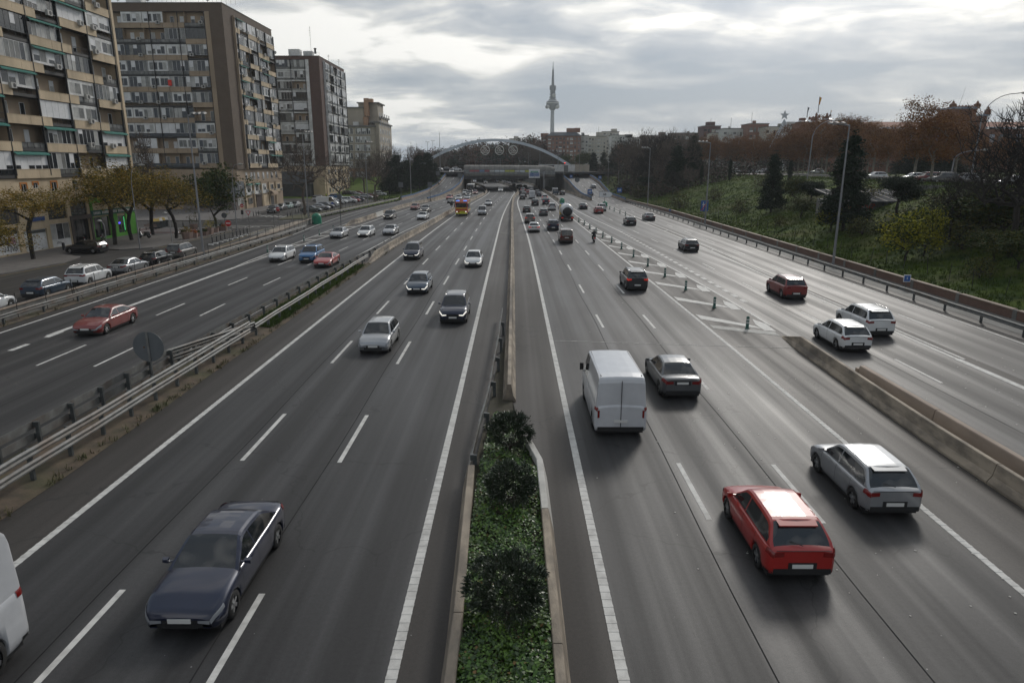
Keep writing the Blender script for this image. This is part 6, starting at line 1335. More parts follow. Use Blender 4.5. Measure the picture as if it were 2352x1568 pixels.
def acar(ty, colr, px, py, label, away=True, near=True, z=0.0, dirf=None, **k):
	"""(px, py): where the middle of the visible end of the vehicle meets the road in the photograph"""
	py += .02 * (py - 378); g = G(px, py, z); L = TYPES[ty]['L']; rz = 0.0
	if dirf: rz = -atan2(dirf(g.y + 4) - dirf(g.y), 4.0)
	cx, cy_ = g.x - sin(rz) * (L / 2), g.y + cos(rz) * (L / 2)
	return car(ty, colr, cx, cy_, label, away, z, rz if away else rz + pi, **k)
c4 = crop(3.92, 1200, 350); c5 = crop(2.851, 1600, 150); cA = crop(5.88, 1300, 420)
acar('sedan', 'navy', 418, 1446, 'large dark navy saloon driving towards us at lower left, nearest of all the oncoming cars', False)
acar('hatch', 'silver', 857, 806, 'silver hatchback coming towards us below the two dark cars in the left inner carriageway', False)
acar('suv', 'navy', 1040, 738, 'dark blue estate-like suv with orange lit lamps in the lane beside the central barrier line', False, lit=True)
acar('hatch', 'petrol', 957, 671, 'dark slate-blue hatchback directly behind the silver hatchback in the same inner carriageway', False, lit=True)
acar('hatch', 'white', 1086, 610, 'white hatchback with lit headlamps alone in the inner lane left of the centre barrier', False, lit=True)
acar('mpv', 'navy', 944, 593, 'dark navy people carrier in the outer lane next to the left concrete barrier', False, lit=True)
acar('kangoo', 'silver', 1106.5, 492.5, 'small silver van just right of the fire engine', False, dirf=fB)
acar('sedan', 'silver', 1121, 471, 'silver saloon car just behind the small silver van near the fire engine', False, dirf=fB)
acar('suv', 'white', 1150, 439.5, 'white suv just emerging from under the bridge in the inner left carriageway', False, dirf=fB, lit=True)
_v = car('panelvan', 'vwhite', -11.7, 10.2, 'white van partly cut off by the lower left corner of the picture', False, cat='van')
_v.scale = (1.05, 1.0, 1.2)
LC = [('sedan', 'dred', 197, 766, 'red saloon car alone on the far left collector road', {}),
 ('wagon', 'white', 633, 598, 'white estate car beside the striped post at the tip of the left gore', {}),
 ('suv', 'blue', 704, 600, 'bright blue suv between the white estate and the red coupe', {}),
 ('coupe', 'red', 738, 611, 'bright red low coupe overtaking the blue suv on the left collector road', {}),
 ('sedan', 'silver', 770, 545, 'silver saloon car nearest the end of the left concrete barrier', dict(dirf=fRm)),
 ('wagon', 'white', 834, 542, 'white estate car with lit lamps between two silver saloons', dict(dirf=fRm, lit=True)),
 ('sedan', 'silver', 891, 538, 'silver-blue saloon car in the right lane of the left collector road', dict(dirf=fRm)),
 ('suv', 'black', 890, 502, 'black suv in the left lane of the collector road beside the bright barrier block', dict(dirf=fRm, lit=True)),
 ('sedan', 'white', 967, 503, 'white saloon car left of the fire engine', dict(dirf=fRm)),
 ('hatch', 'dred', 950, 480.5, 'small red hatchback ahead of the black saloon on the left collector road', dict(dirf=fRm)),
 ('sedan', 'dark', 974.5, 485, 'dark saloon car with lit headlamps beside the small red hatchback', dict(dirf=fRm, lit=True)),
 ('sedan', 'dark', *c4(590, 1012), 'dark grey saloon far up the left collector road behind the fire engine', dict(dirf=fRm)),
 ('hatch', 'red', *c4(573, 968), 'red hatchback far up the left collector road beside the ramp wall', dict(dirf=fRm)),
 ('sedan', 'silver', *c4(681, 975), 'silver saloon with lit lamps between the red hatchback and the fire engine', dict(dirf=fRm, lit=True)),
 ('sedan', 'silver', *c4(787, 968), 'light silver saloon directly above the fire engine roof', dict(dirf=fRm)),
 ('suv', 'dark', *c4(800, 925), 'dark suv with lit headlamps below the dark blue bus', dict(dirf=fRm, lit=True)),
 ('suv', 'white', *c4(764, 912), 'white suv left of the dark suv below the bus', dict(dirf=fRm)),
 ('hatch', 'dred', *c4(881, 907), 'dark red hatchback with pale roof right of the bus front', dict(dirf=fRm, lit=True))]
for ty, c_, x, y, lb, kw in LC: acar(ty, c_, x, y, lb, False, **kw)
RC = [('panelvan', 'vwhite', 1424, 992, 'large white panel van in the lane beside the centre, left of the grey saloon', {}),
 ('sedan', 'grey', 1566, 908, 'dark grey saloon just right of the large white panel van', {}),
 ('hatch', 'red', 1838, 1322, 'bright red hatchback at lower right, seen from above and behind', {}),
 ('hatch', 'silver', 2050, 1178, 'silver-grey hatchback driving on the white edge line at lower right beside the red hatchback', {}),
 ('suv', 'dark', 1464, 663, 'dark brown-black suv with red tail lamps beside the chevron gore', dict(brake=True)),
 ('kangoo', 'maroon', 1301.5, 556, 'dark red-brown small van behind the mixer truck', {}),
 ('suv', 'navy', 1271, 527, 'dark navy suv between the white saloon and the mixer truck', {}),
 ('sedan', 'white', 1227, 531, 'white saloon with red lamps nearest in the lane beside the centre barrier shoulder', dict(brake=True)),
 ('suv', 'beigeg', *c4(1529, 1240), 'brown-grey suv directly ahead of the white saloon in the lane beside the centre', dict(brake=True)),
 ('wagon', 'grey', *c4(1690, 1156), 'dark grey estate car left of the mixer truck', {}),
 ('mpv', 'white', *c4(1790, 1095), 'white people carrier just ahead of the mixer truck', {}),
 ('hatch', 'dark', *c4(1490, 1118), 'dark grey hatchback ahead of the brown-grey suv', {}),
 ('suv', 'black', *c4(1591, 1040), 'black suv in the middle lane behind the tall white van', dict(dirf=fC)),
 ('suv', 'navy', *c4(1720, 1028), 'dark blue suv right of the black suv', dict(dirf=fC, brake=True)),
 ('mpv', 'white', *c4(1703, 976), 'white hatchback-like people carrier far up the right lane', dict(dirf=fC, brake=True)),
 ('hatch', 'dark', *c4(1438, 968), 'dark hatchback left of the tall white van', dict(dirf=fC)),
 ('panelvan', 'vwhite', *c4(1552, 960), 'tall white van in the distant queue under the gantry sign', dict(dirf=fC)),
 ('suv', 'grey', *c4(1457, 942), 'grey suv in the distant queue left of the tall white van', dict(dirf=fC)),
 ('hatch', 'navy', *c4(1634, 935), 'dark blue hatchback right of the tall white van', dict(dirf=fC)),
 ('suv', 'grey', *c4(1618, 913), 'dark grey suv ahead of the dark blue hatchback', dict(dirf=fC)),
 ('hatch', 'red', *c4(1505, 904), 'red hatchback in the distant queue near the shadow of the bridge', dict(dirf=fC)),
 ('suv', 'black', *c4(1432, 920), 'black suv leftmost in the distant queue before the bridge', dict(dirf=fC)),
 ('suv', 'silver', *c4(1446, 880), 'silver suv with red lamps about to drive under the bridge', dict(dirf=fC, brake=True)),
 ('hatch', 'white', *c4(1545, 868), 'white hatchback at the edge of the bridge shadow', dict(dirf=fC))]
for ty, c_, x, y, lb, kw in RC: acar(ty, c_, x, y, lb, True, **kw)
RR = [('suv', 'white', 2022, 768, 'white suv half hidden behind the white hatchback at the right', {}),
 ('hatch', 'white', 1968, 802, 'white hatchback with red lamps nearest on the right collector road', {}),
 ('suv', 'dred', 1828, 683, 'red suv in the right collector road near the double line', {}),
 ('hatch', 'black', 1590, 575, 'black hatchback in the middle of the right collector road', {}),
 ('hatch', 'black', *c5(840, 1493), 'black hatchback left of the grey saloon on the right collector road', {}),
 ('sedan', 'grey', *c5(1005, 1453), 'grey saloon on the ramp lane near the brick wall', {}),
 ('hatch', 'red', *c5(566, 1394), 'red hatchback beside the exit sign on the right collector road', {}),
 ('suv', 'white', *c5(592, 1372), 'white suv with a roof box ahead of the red hatchback by the exit sign', {}),
 ('sedan', 'navy', *c5(433, 1357), 'dark blue saloon on the right collector road left of the red hatchback', {}),
 ('hatch', 'dark', *c4(1912, 917), 'dark hatchback near the foot of the right ramp wall', dict(dirf=fbQ))]
for ty, c_, x, y, lb, kw in RR: acar(ty, c_, x, y, lb, True, **kw)
def onz(px, py, zf):
	d = ray(px, py); t = 60.0
	while t < 900:
		if CAMH + d[2] * t <= zf(d[1] * t): break
		t += .25
	return d[0] * t, d[1] * t, zf(d[1] * t)
for ty, c_, (px, py), lb, aw, zf, dx in (
	('hatch', 'silver', c5(517, 1185), 'silver hatchback climbing the right bridge ramp', True, qz, .0),
	('hatch', 'silver', c5(492, 1247), 'silver-grey hatchback at the start of the right bridge ramp beside the blue speed sign', True, qz, .0),
	('suv', 'dred', c5(368, 1080), 'dark red suv at the top of the right bridge ramp', True, qz, .1),
	('suv', 'white', c4(605, 668), 'white suv coming down from the bridge, left of two on the left ramp', False, rz_l, 0),
	('hatch', 'white', c4(674, 692), 'white hatchback coming down the left bridge ramp next to the wall', False, rz_l, 0)):
	x, y, z = onz(px, py, zf); g_ = (zf(y + 3) - zf(y - 3)) / 6
	car(ty, c_, x, y + 2, lb, aw, z, pitch=math.atan(g_) * (1 if aw else -1), lit=not aw, far=False)
# ================================================================== special vehicles
def boxy_wheels(t, ys, xw, R, w=.28, far=False):
	tyre = MB(); tyre.lathe([(R * .55, -w / 2), (R * .95, -w / 2), (R, -w * .35), (R, w * .35), (R * .95, w / 2), (R * .55, w / 2)], 18, axis='X', cap=False)
	rim = MB(); rim.lathe([(.001, -w * .25), (R * .3, -w * .3), (R * .5, -w * .2), (R * .58, -w * .48)], 14, axis='X', cap=False)
	tm, rm = tyre.mesh('wheel', M_rubber), rim.mesh('rim', M_rim)
	for y in ys:
		for s in (-1, 1):
			wv = put('wheel', tm, t, (s * xw, y, R), 0 if s < 0 else pi); put('rim', rm, wv)
def rbox(b, x0, x1, y0, y1, z0, z1, r=.08, mi=0):
	"""box with bevelled vertical and top edges"""
	def ring(i, z): return [(x0 + i + r, y0 + i, z), (x1 - i - r, y0 + i, z), (x1 - i, y0 + i + r, z), (x1 - i, y1 - i - r, z), (x1 - i - r, y1 - i, z), (x0 + i + r, y1 - i, z), (x0 + i, y1 - i - r, z), (x0 + i, y0 + i + r, z)]
	rs = [ring(0, z0), ring(0, z1 - r), ring(r * .3, z1 - r * .3), ring(r, z1)]
	b.grid([q + [q[0]] for q in rs], mi, False); b.add(rs[-1], [tuple(range(8))], mi); b.add(rs[0], [tuple(reversed(range(8)))], mi)
g = G(1060.5, 496); t = thing('fire_engine', 'red fire engine with yellow stripes, blue roof lights and a blank dark windscreen', 'fire engine', (g.x, g.y + 4, 0), pi - atan2(fB(g.y + 4) - fB(g.y), 4))
M_fr = mat('fire_engine_red', (.42, .022, .012), .35, coat=.6); M_fy = mat('fluorescent_yellow', (.60, .62, .03), .5); M_bl = mat('blue_beacon', (.03, .12, .6), .2, emis=(.1, .3, 1), es=.8)
b = MB(); rbox(b, -1.25, 1.25, 2.3, 4.0, .55, 2.95, .1); b.build('cab', M_fr, t)
b = MB(); rbox(b, -1.25, 1.25, -4.0, 2.15, .6, 3.05, .06); b.build('equipment_body', M_fr, t)
b = MB(); b.box(-1.12, 1.12, 3.985, 4.02, 1.75, 2.6); b.build('windscreen', M_glass, t)
for s in (-1, 1):
	b = MB(); x0, x1 = sorted((s * 1.24, s * 1.27)); b.box(x0, x1, 2.6, 3.7, 1.75, 2.5); b.build('side_window', M_glass, t)
	b = MB(); b.box(x0, x1, -3.9, 2.1, .95, 1.12); b.box(x0, x1, -3.9, 2.1, 2.5, 2.6); b.build('yellow_stripe', M_fy, t)
	b = MB()
	for k in range(4): b.box(x0, x1, -3.7 + k * 1.45, -2.4 + k * 1.45, 1.25, 2.4)
	b.build('roller_shutter_door', M_galv, t)
	b = MB(); b.lathe([(.001, .03), (.13, .02), (.14, 0)], 12, (s * .92, 4.0, .85), 'Y', cap=False); b.build('headlight', M_lampon, t)
	b = MB(); x0, x1 = sorted((s * 1.32, s * 1.48)); b.box(x0, x1, 3.75, 3.9, 1.75, 2.4); b.box(*sorted((s * 1.2, s * 1.36)), 3.8, 3.86, 2.3, 2.36); b.build('wing_mirror', M_trim, t)
b = MB(); b.box(-1.22, 1.22, 4.0, 4.025, 1.50, 1.62); b.box(-1.0, 1.0, 4.0, 4.025, 1.05, 1.12); b.build('yellow_stripe', M_fy, t)
b = MB()
for k in range(-2, 3): b.add([(-.5 + .25 * abs(k) * 0 + k * .2 - .06, 4.03, .62), (k * .2 - .02, 4.03, .62), (k * .16 + .04, 4.03, .95), (k * .16 - .08, 4.03, .95)], [(0, 1, 2, 3)])
b.build('chevron_panel', M_fy, t)
b = MB(); b.box(-1.2, 1.2, 3.9, 4.08, .45, .68); b.build('bumper', M_fy, t)
for x0, x1 in ((-1.1, -.4), (.4, 1.1)):
	b = MB(); rbox(b, x0, x1, 3.3, 3.75, 2.95, 3.15, .05); b.build('blue_roof_light', M_bl, t)
b = MB()
for k in range(9): b.box(-1.1 + k * .25, -.98 + k * .25, 3.985, 4.01, 2.75, 2.85)
b.build('roof_front_stripe', M_fy, t)
b = MB()
for x in (.15, .85):
	b.tube([(x, -3.9, 3.25), (x, 2.6, 3.4)], .035, 5)
for k in range(18): b.tube([(.15, -3.8 + k * .36, 3.27), (.85, -3.8 + k * .36, 3.27)], .02, 4)
b.build('roof_ladder', M_galv, t)
boxy_wheels(t, (2.9, -2.3), 1.05, .5); b = MB(); b.box(-1.0, 1.0, -3.8, 3.8, .5, .75); b.build('chassis', M_trim, t)
g = G(*c4(1968, 1230)); t = thing('tank_truck', 'yellow-cab truck carrying a white round tank with black rear, right of the white people carrier', 'truck', (g.x, g.y + 3.6, 0))
M_tank = mat('white_tank', (.6, .61, .62), .35, c2=(.45, .46, .47), scale=1, coat=.3)
b = MB(); rbox(b, -1.12, 1.12, 1.7, 3.5, .6, 2.75, .12); b.build('cab', P['yellow'], t)
b = MB(); b.box(-1.0, 1.0, 3.49, 3.52, 1.6, 2.4); b.build('windscreen', M_glass, t)
b = MB(); b.box(-.95, .95, 1.67, 1.7, 1.7, 2.4); b.build('cab_rear_window', M_glass, t)
b = MB(); rbox(b, -.8, .8, 2.0, 3.1, 2.75, 3.0, .1); b.build('cab_roof_fairing', P['blue'], t)
b = MB(); b.lathe([(.2, -3.45), (.75, -3.4), (1.1, -3.0), (1.2, -2.2), (1.2, .5), (1.05, 1.2), (.3, 1.5)], 24, (0, 0, 1.95), 'Y'); b.build('tank', M_tank, t)
b = MB(); b.lathe([(.001, -3.5), (.62, -3.49), (.78, -3.42), (.9, -3.3)], 20, (0, 0, 1.8), 'Y', cap=False); b.build('tank_rear_hatch', M_black, t)
b = MB(); b.box(-1.15, 1.15, -3.5, 1.5, .62, .9); b.build('chassis', M_trim, t)
b = MB(); b.box(-1.2, 1.2, -3.6, -3.4, .45, .75); b.build('rear_bumper', M_trim, t)
for s in (-1, 1):
	b = MB(); x0, x1 = sorted((s * .75, s * 1.1)); b.box(x0, x1, -3.64, -3.6, .55, .70); b.build('tail_light', M_tailon, t)
	b = MB(); x0, x1 = sorted((s * 1.25, s * 1.4)); b.box(x0, x1, 3.1, 3.25, 1.7, 2.3); b.build('wing_mirror', M_trim, t)
boxy_wheels(t, (2.6, -1.4, -2.5), .98, .48)
g = G(*c4(1830, 924)); t = thing('flatbed_truck', 'small flatbed truck with a grey load at the foot of the right ramp', 'truck', (g.x, g.y + 3, 0))
b = MB(); rbox(b, -1.05, 1.05, 1.4, 2.9, .5, 2.3, .12); b.build('cab', P['vwhite'], t)
b = MB(); b.box(-.85, .85, 1.37, 1.4, 1.5, 2.1); b.build('cab_rear_window', M_glass, t)
b = MB(); b.box(-1.1, 1.1, -3.0, 1.2, .75, .9); b.box(-1.1, 1.1, -3.03, -2.97, .9, 1.3); b.box(-1.1, -1.05, -3, 1.2, .9, 1.3); b.box(1.05, 1.1, -3, 1.2, .9, 1.3); b.build('load_bed', P['petrol'], t)
b = MB(); rbox(b, -.9, .9, -2.4, .9, .9, 2.2, .1); b.build('covered_load', mat('tarpaulin_grey', (.2, .21, .22), .8, c2=(.1, .1, .11), scale=2), t)
b = MB(); b.box(-.95, .95, -2.9, 2.6, .4, .72); b.build('chassis', M_trim, t); boxy_wheels(t, (2.1, -1.9), .92, .38, .24)
def bus(px, py, L, H, c_, roof, label, dirf, name='bus', cat='bus'):
	g = G(px, py); t = thing(name, label, cat, (g.x, g.y + L / 2, 0), pi - atan2(dirf(g.y + 6) - dirf(g.y), 6)); h = L / 2
	b = MB(); rbox(b, -1.25, 1.25, -h, h, .4, H - .25, .1); b.build('body', c_, t)
	b = MB(); rbox(b, -1.2, 1.2, -h + .1, h - .05, H - .245, H, .1); b.build('roof', roof, t)
	b = MB(); b.box(-1.12, 1.12, h - .02, h + .02, 1.15, H - .55); b.build('windscreen', M_glass, t)
	for s in (-1, 1):
		b = MB(); x0, x1 = sorted((s * 1.24, s * 1.27)); b.box(x0, x1, -h + .5, h - .6, 1.5, H - .6); b.build('side_window', M_glass, t)
		b = MB(); b.lathe([(.001, .03), (.13, .02), (.15, 0)], 10, (s * .95, h, .75), 'Y', cap=False); b.build('headlight', M_lampon, t)
	b = MB(); b.box(-1.15, 1.15, -h + .3, h - .3, .25, .42); b.build('underbody', M_trim, t); boxy_wheels(t, (h - 2.2, -h + 2.6), 1.08, .48)
bus(*c4(825, 893), 10, 3.1, P['navy'], M_white_wall, 'dark blue bus with a white roof in the shadow left of centre', fRm)
bus(*c4(822, 802), 7, 2.9, P['black'], P['black'], 'black lorry-like van with two bright headlamps under the left end of the bridge', fRm, 'box_van', 'van')
for ty, c_, x, y, lb, aw in (
	('panelvan', 'vwhite', 865, 775, 'white van far behind the bridge, next to the black box van', False), ('hatch', 'white', 997, 752, 'white car farthest away beneath the bridge beam', False),
	('suv', 'dark', 999, 790, 'dark suv in the bridge shadow behind the white suv', False), ('hatch', 'dark', 1135, 780, 'dark hatchback in the bridge shadow between two barriers', True),
	('sedan', 'white', 1213, 782, 'white saloon under the bridge right of the curved barrier', True), ('suv', 'grey', 1237, 795, 'grey suv under the bridge just right of the white saloon', True),
	('hatch', 'silver', 1277, 795, 'silver hatchback under the bridge in the middle of the dark queue', True), ('hatch', 'dark', 1335, 822, 'dark hatchback in the bridge shadow ahead of the red car', True),
	('suv', 'dark', 1388, 850, 'black suv in the bridge shadow nearest the centre barrier', True), ('hatch', 'navy', 1470, 845, 'navy hatchback in the shadow below the gantry sign', True),
	('suv', 'dred', 1415, 845, 'dark red suv in the bridge shadow', True), ('hatch', 'dark', 880, 832, 'dark hatchback behind the bus in the shadow', False), ('hatch', 'white', 965, 745, 'pale hatchback beyond the bridge near its left pier', False),
	('suv', 'dark', 1075, 748, 'dark suv beyond the bridge on the far curve', False)):
	gg = G(*c4(x, y)); f_ = knots([(280, 0), (340, -4), (400, -14), (480, -38)]); a_ = -atan2(f_(gg.y + 5) - f_(gg.y), 5)
	car(ty, c_, gg.x, gg.y + 2.2, lb, aw, 0, a_ + (0 if aw else pi), far=True, lit=not aw)
for ty, c_, x, y, lb, rz_ in (('hatch', 'white', 628, 634, 'white hatchback crossing at the left end of the bridge, left of a pair', pi / 2), ('suv', 'white', 666, 636, 'white suv crossing at the left end of the bridge, right of a pair', -pi / 2 + .3),
	('hatch', 'white', 457, 640, 'white hatchback on the road above the lawn near the tall mast', pi / 2), ('suv', 'dark', 530, 634, 'dark suv on the road above the lawn right of the tall mast', pi / 2),
	('hatch', 'dark', 1990, 640, 'dark hatchback waiting at the right end of the bridge', pi / 2), ('sedan', 'silver', 2030, 638, 'silver saloon waiting at the right end of the bridge under the red signal', pi / 2)):
	gg = G(*c4(x, y), 7.42); yy = min(max(gg.y, 292), 322)
	p_ = PY(*c4(x, y), yy); car(ty, c_, p_.x, yy, lb, True, 7.42, rz_, far=True)
for ty, c_, y, lb, kw in (('hatch', 'white', 47.6, 'white parked car cut off by the left edge of the picture behind the low wall', {}), ('hatch', 'petrol', 54.2, 'dark blue parked hatchback behind the low wall at far left', {}), ('suv', 'white', 59.8, 'white parked suv with a red light band across its tail behind the wall', {}),
	('sedan', 'silver', 66.2, 'silver parked saloon between the white suv and a black hatchback', {}), ('hatch', 'black', 71.6, 'black parked hatchback between two silver parked cars', {}), ('mpv', 'beigeg', 77.2, 'silver-grey parked people carrier next to the tall lamp post', {})):
	t = car(ty, c_, -37.7, y, lb, True, .14, .02)
	if ty == 'suv':
		b = MB(); b.box(-.80, .80, -2.25, -2.225, .98, 1.05); b.build('tail_light_band', M_tail, t)
car('wagon', 'black', -51.0, 81.2, 'black parked estate car standing by the pavement in front of the shops', True, .14, pi / 2 - .12)
cp = crop(5.88, 780, 560)
for ty, c_, x, y, rz_, lb in (('suv', 'black', 215, 470, pi + .05, 'black parked suv facing us in front of the second tower block'), ('sedan', 'dark', 350, 418, pi, 'dark parked saloon right behind the black suv in front of the second block'), ('mini', 'mint', 478, 392, pi, 'pale mint parked small car in the row before the second block'),
	('hatch', 'grey', 600, 372, pi, 'grey parked hatchback at the far end of the short row before the second block'), ('sedan', 'ggreen', 890, 452, -pi / 2, 'grey-green parked saloon nearest the big bare tree in the car park'), ('sedan', 'silver', 1050, 412, -pi / 2, 'silver parked saloon second in the car park row'),
	('hatch', 'dark', 1150, 385, -pi / 2, 'dark parked hatchback in front of the white and blue van'), ('mpv', 'white', 1050, 262, -pi / 2, 'white parked car behind the white and blue van'), ('hatch', 'black', 1330, 320, -pi / 2, 'black parked hatchback right of the white and blue van'),
	('hatch', 'white', 1400, 300, -pi / 2, 'white parked hatchback behind the thin dark tree in the car park'), ('suv', 'white', 1555, 290, -pi / 2, 'white parked suv beside a red car in the car park'), ('hatch', 'red', 1630, 275, -pi / 2, 'red parked hatchback next to the white suv in the car park'),
	('suv', 'navy', 1700, 268, -pi / 2, 'navy parked suv right of the red hatchback in the car park'), ('hatch', 'silver', 1865, 215, -pi / 2, 'silver parked hatchback toward the far end of the car park'), ('hatch', 'dred', 1955, 200, -pi / 2, 'dark red parked hatchback near the far end of the car park'),
	('suv', 'white', 2110, 165, -pi / 2, 'white parked suv farthest of the car park row'), ('hatch', 'blue', 1330, 215, -pi / 2, 'blue parked hatchback in the rear row of the car park'), ('suv', 'dark', 1560, 160, -pi / 2, 'dark parked suv left of three in the rear row of the car park'),
	('hatch', 'silver', 1660, 160, -pi / 2, 'silver parked hatchback middle of three in the rear row of the car park'), ('hatch', 'dred', 1750, 155, -pi / 2, 'dull red parked hatchback right of three in the rear row of the car park')):
	gg = G(*cp(x, y), .14); car(ty, c_, gg.x, gg.y + .9, lb, True, .14, rz_, far=False)
gg = G(*cp(1200, 358), .14); t = car('panelvan', 'white', gg.x - .4, gg.y + 1.6, 'white parked van with blue triangles painted on its side in the car park', True, .14, -pi / 2)
for x0 in (-2.2, -.7, .8):
	for s in (-1, 1):
		b = MB(); X = s * 1.03; pts = [(X, x0, .7), (X, x0 + 1.2, .7), (X, x0 + .6, 1.22)]; b.add(pts, [(0, 1, 2) if s > 0 else (2, 1, 0)]); b.build('blue_triangle', mat('blue_livery', (.03, .08, .35), .5), t)
plat = [('hatch', 'white'), ('sedan', 'silver'), ('hatch', 'dark'), ('suv', 'white'), ('mpv', 'silver'), ('sedan', 'white'), ('hatch', 'dark'), ('sedan', 'silver'), ('hatch', 'white'), ('suv', 'dark')]
for i, (ty, c_) in enumerate(plat):
	p_ = PY(lerp(1600, 1770, i / 9), 394, 262 - i * 3); car(ty, c_, p_.x, p_.y, 'car parked in the long distant row on the raised road behind the conifers', True, T(p_.x, p_.y) + .02, pi / 2 + (i % 2) * pi, far=True, group='distant parked cars on the raised road')
for ty, c_, px, py, lb in (('hatch', 'white', 1876, 399, 'white parked car glimpsed left of the large conifer on the raised road'), ('hatch', 'white', 2010, 412, 'white parked hatchback just right of the large conifer on the raised road'), ('hatch', 'white', 2097, 416, 'white parked hatchback behind the pale plane tree trunk'),
	('suv', 'dred', 2128, 419, 'dark red parked suv between two plane tree trunks'), ('suv', 'dark', 2164, 420, 'dark parked suv right of the dark red one on the raised road'), ('hatch', 'silver', 2215, 418, 'silver parked hatchback half hidden behind the bare tree twigs'), ('hatch', 'silver', 2325, 428, 'silver parked car far right behind the dark bare tree')):
	gg = G(px, py, 7.42); gg.z = T(gg.x, gg.y); car(ty, c_, gg.x, gg.y, lb, True, gg.z + .02, pi / 2, far=False)
M_leather = mat('black_riding_suit', (.012, .012, .013), .6, c2=(.03, .03, .03), scale=6)
def scooter(x, y, z, rz, label, name='motor_scooter', c_=None, z0=0):
	t = thing(name, label, 'scooter', (x, y, z), rz); c_ = c_ or P['black']
	for yy in (-.62, .66):
		b = MB(); b.lathe([(.12, -.06), (.26, -.06), (.29, -.03), (.29, .03), (.26, .06), (.12, .06)], 14, (0, 0, 0), 'X', cap=False); w = b.build('wheel', M_rubber, t, (0, yy, .29))
		b = MB(); b.lathe([(.001, -.03), (.13, -.03), (.13, .03), (.001, .03)], 10, (0, 0, 0), 'X', cap=False); b.build('rim', M_rim, w)
	b = MB(); rows = []
	for yy, w_, z0_, z1_ in ((-.85, .06, .62, .72), (-.75, .15, .5, .80), (-.4, .17, .36, .80), (-.1, .15, .28, .78), (.05, .14, .24, .36), (.3, .14, .24, .34), (.42, .17, .3, .75), (.55, .17, .45, 1.0), (.68, .10, .62, .98), (.74, .03, .7, .85)):
		rows.append([(-w_, yy, z0_), (-w_ * 1.1, yy, (z0_ + z1_) / 2), (-w_ * .7, yy, z1_), (w_ * .7, yy, z1_), (w_ * 1.1, yy, (z0_ + z1_) / 2), (w_, yy, z0_), (-w_, yy, z0_)])
	b.grid(rows, 0, True); b.build('bodywork', c_, t)
	b = MB(); rbox(b, -.15, .15, -.78, .0, .79, .88, .04); b.build('seat', M_trim, t)
	b = MB(); b.tube([(-.34, .42, 1.05), (-.1, .5, 1.02), (.1, .5, 1.02), (.34, .42, 1.05)], .02, 5); b.tube([(0, .5, 1.0), (0, .66, .3)], .03, 5); b.build('handlebar', M_trim, t)
	b = MB(); b.grid([[(-.2, .62, 1.0), (.2, .62, 1.0)], [(-.19, .5, 1.38), (.19, .5, 1.38)]]); b.build('windshield', M_glass, t)
	b = MB(); b.box(-.08, .08, -.9, -.86, .62, .72); b.build('tail_light', M_tailon if z0 else M_tail, t)
	b = MB(); b.box(-.09, .09, -.93, -.9, .42, .54); b.build('licence_plate', M_plate, t)
	return t
gs = G(1365.5, 558); scooter(gs.x, gs.y + .8, 0, 0, 'black motor scooter with red tail lamp ridden between the small van and the gore posts', z0=1)
def skin_figure(name, label, J, Ed, root, loc, rz, m, cat='person', sub=1):
	me = bpy.data.meshes.new(name); me.from_pydata([j[:3] for j in J], Ed, []); me.materials.append(m); o = put(name, me, None, loc, rz); tag(o, label, cat)
	md = o.modifiers.new('skin', 'SKIN'); me.skin_vertices or None
	if not me.skin_vertices:
		bpy.context.view_layer.objects.active = o
	sv = me.skin_vertices[0].data
	for i, j in enumerate(J): sv[i].radius = (j[3], j[4] if len(j) > 4 else j[3]); sv[i].use_root = (i == root)
	md2 = o.modifiers.new('sub', 'SUBSURF'); md2.levels = sub; md2.render_levels = sub
	for p_ in me.polygons: p_.use_smooth = True
	return o
M_skin = mat('skin', (.35, .2, .14), .6)
def rider(x, y, z):
	J = [(0, -.32, .98, .15, .12), (0, -.26, 1.15, .14, .11), (0, -.18, 1.36, .17, .12), (0, -.13, 1.50, .06), (0, -.09, 1.60, .07), (-.2, -.16, 1.42, .075), (.2, -.16, 1.42, .075), (-.30, .06, 1.22, .055), (.30, .06, 1.22, .055),
         (-.33, .36, 1.10, .04), (.33, .36, 1.10, .04), (-.14, -.28, .95, .11), (.14, -.28, .95, .11), (-.23, .12, .86, .085), (.23, .12, .86, .085), (-.2, .22, .42, .06), (.2, .22, .42, .06), (-.2, .38, .34, .045), (.2, .38, .34, .045), (-.33, .45, 1.07, .04), (.33, .45, 1.07, .04)]
	E_ = [(0, 1), (1, 2), (2, 3), (3, 4), (2, 5), (2, 6), (5, 7), (6, 8), (7, 9), (8, 10), (0, 11), (0, 12), (11, 13), (12, 14), (13, 15), (14, 16), (15, 17), (16, 18), (9, 19), (10, 20)]
	o = skin_figure('person', 'person in black riding suit and pale helmet sitting on the moving scooter', J, E_, 0, (x, y, z), 0, M_leather)
	b = MB(); b.lathe([(.001, -.13), (.09, -.12), (.13, -.04), (.135, .03), (.11, .1), (.05, .14), (.001, .145)], 16, (0, -.06, 1.72)); b.build('helmet', P['silver'], o)
	b = MB(); b.grid([[(.125 * sin(a), -.06 + .142 * cos(a), zz) for a in frange(-1, 1, .25)] for zz in (1.66, 1.75)]); b.build('visor', M_glass, o)
	return o
rider(gs.x, gs.y + .8, 0)
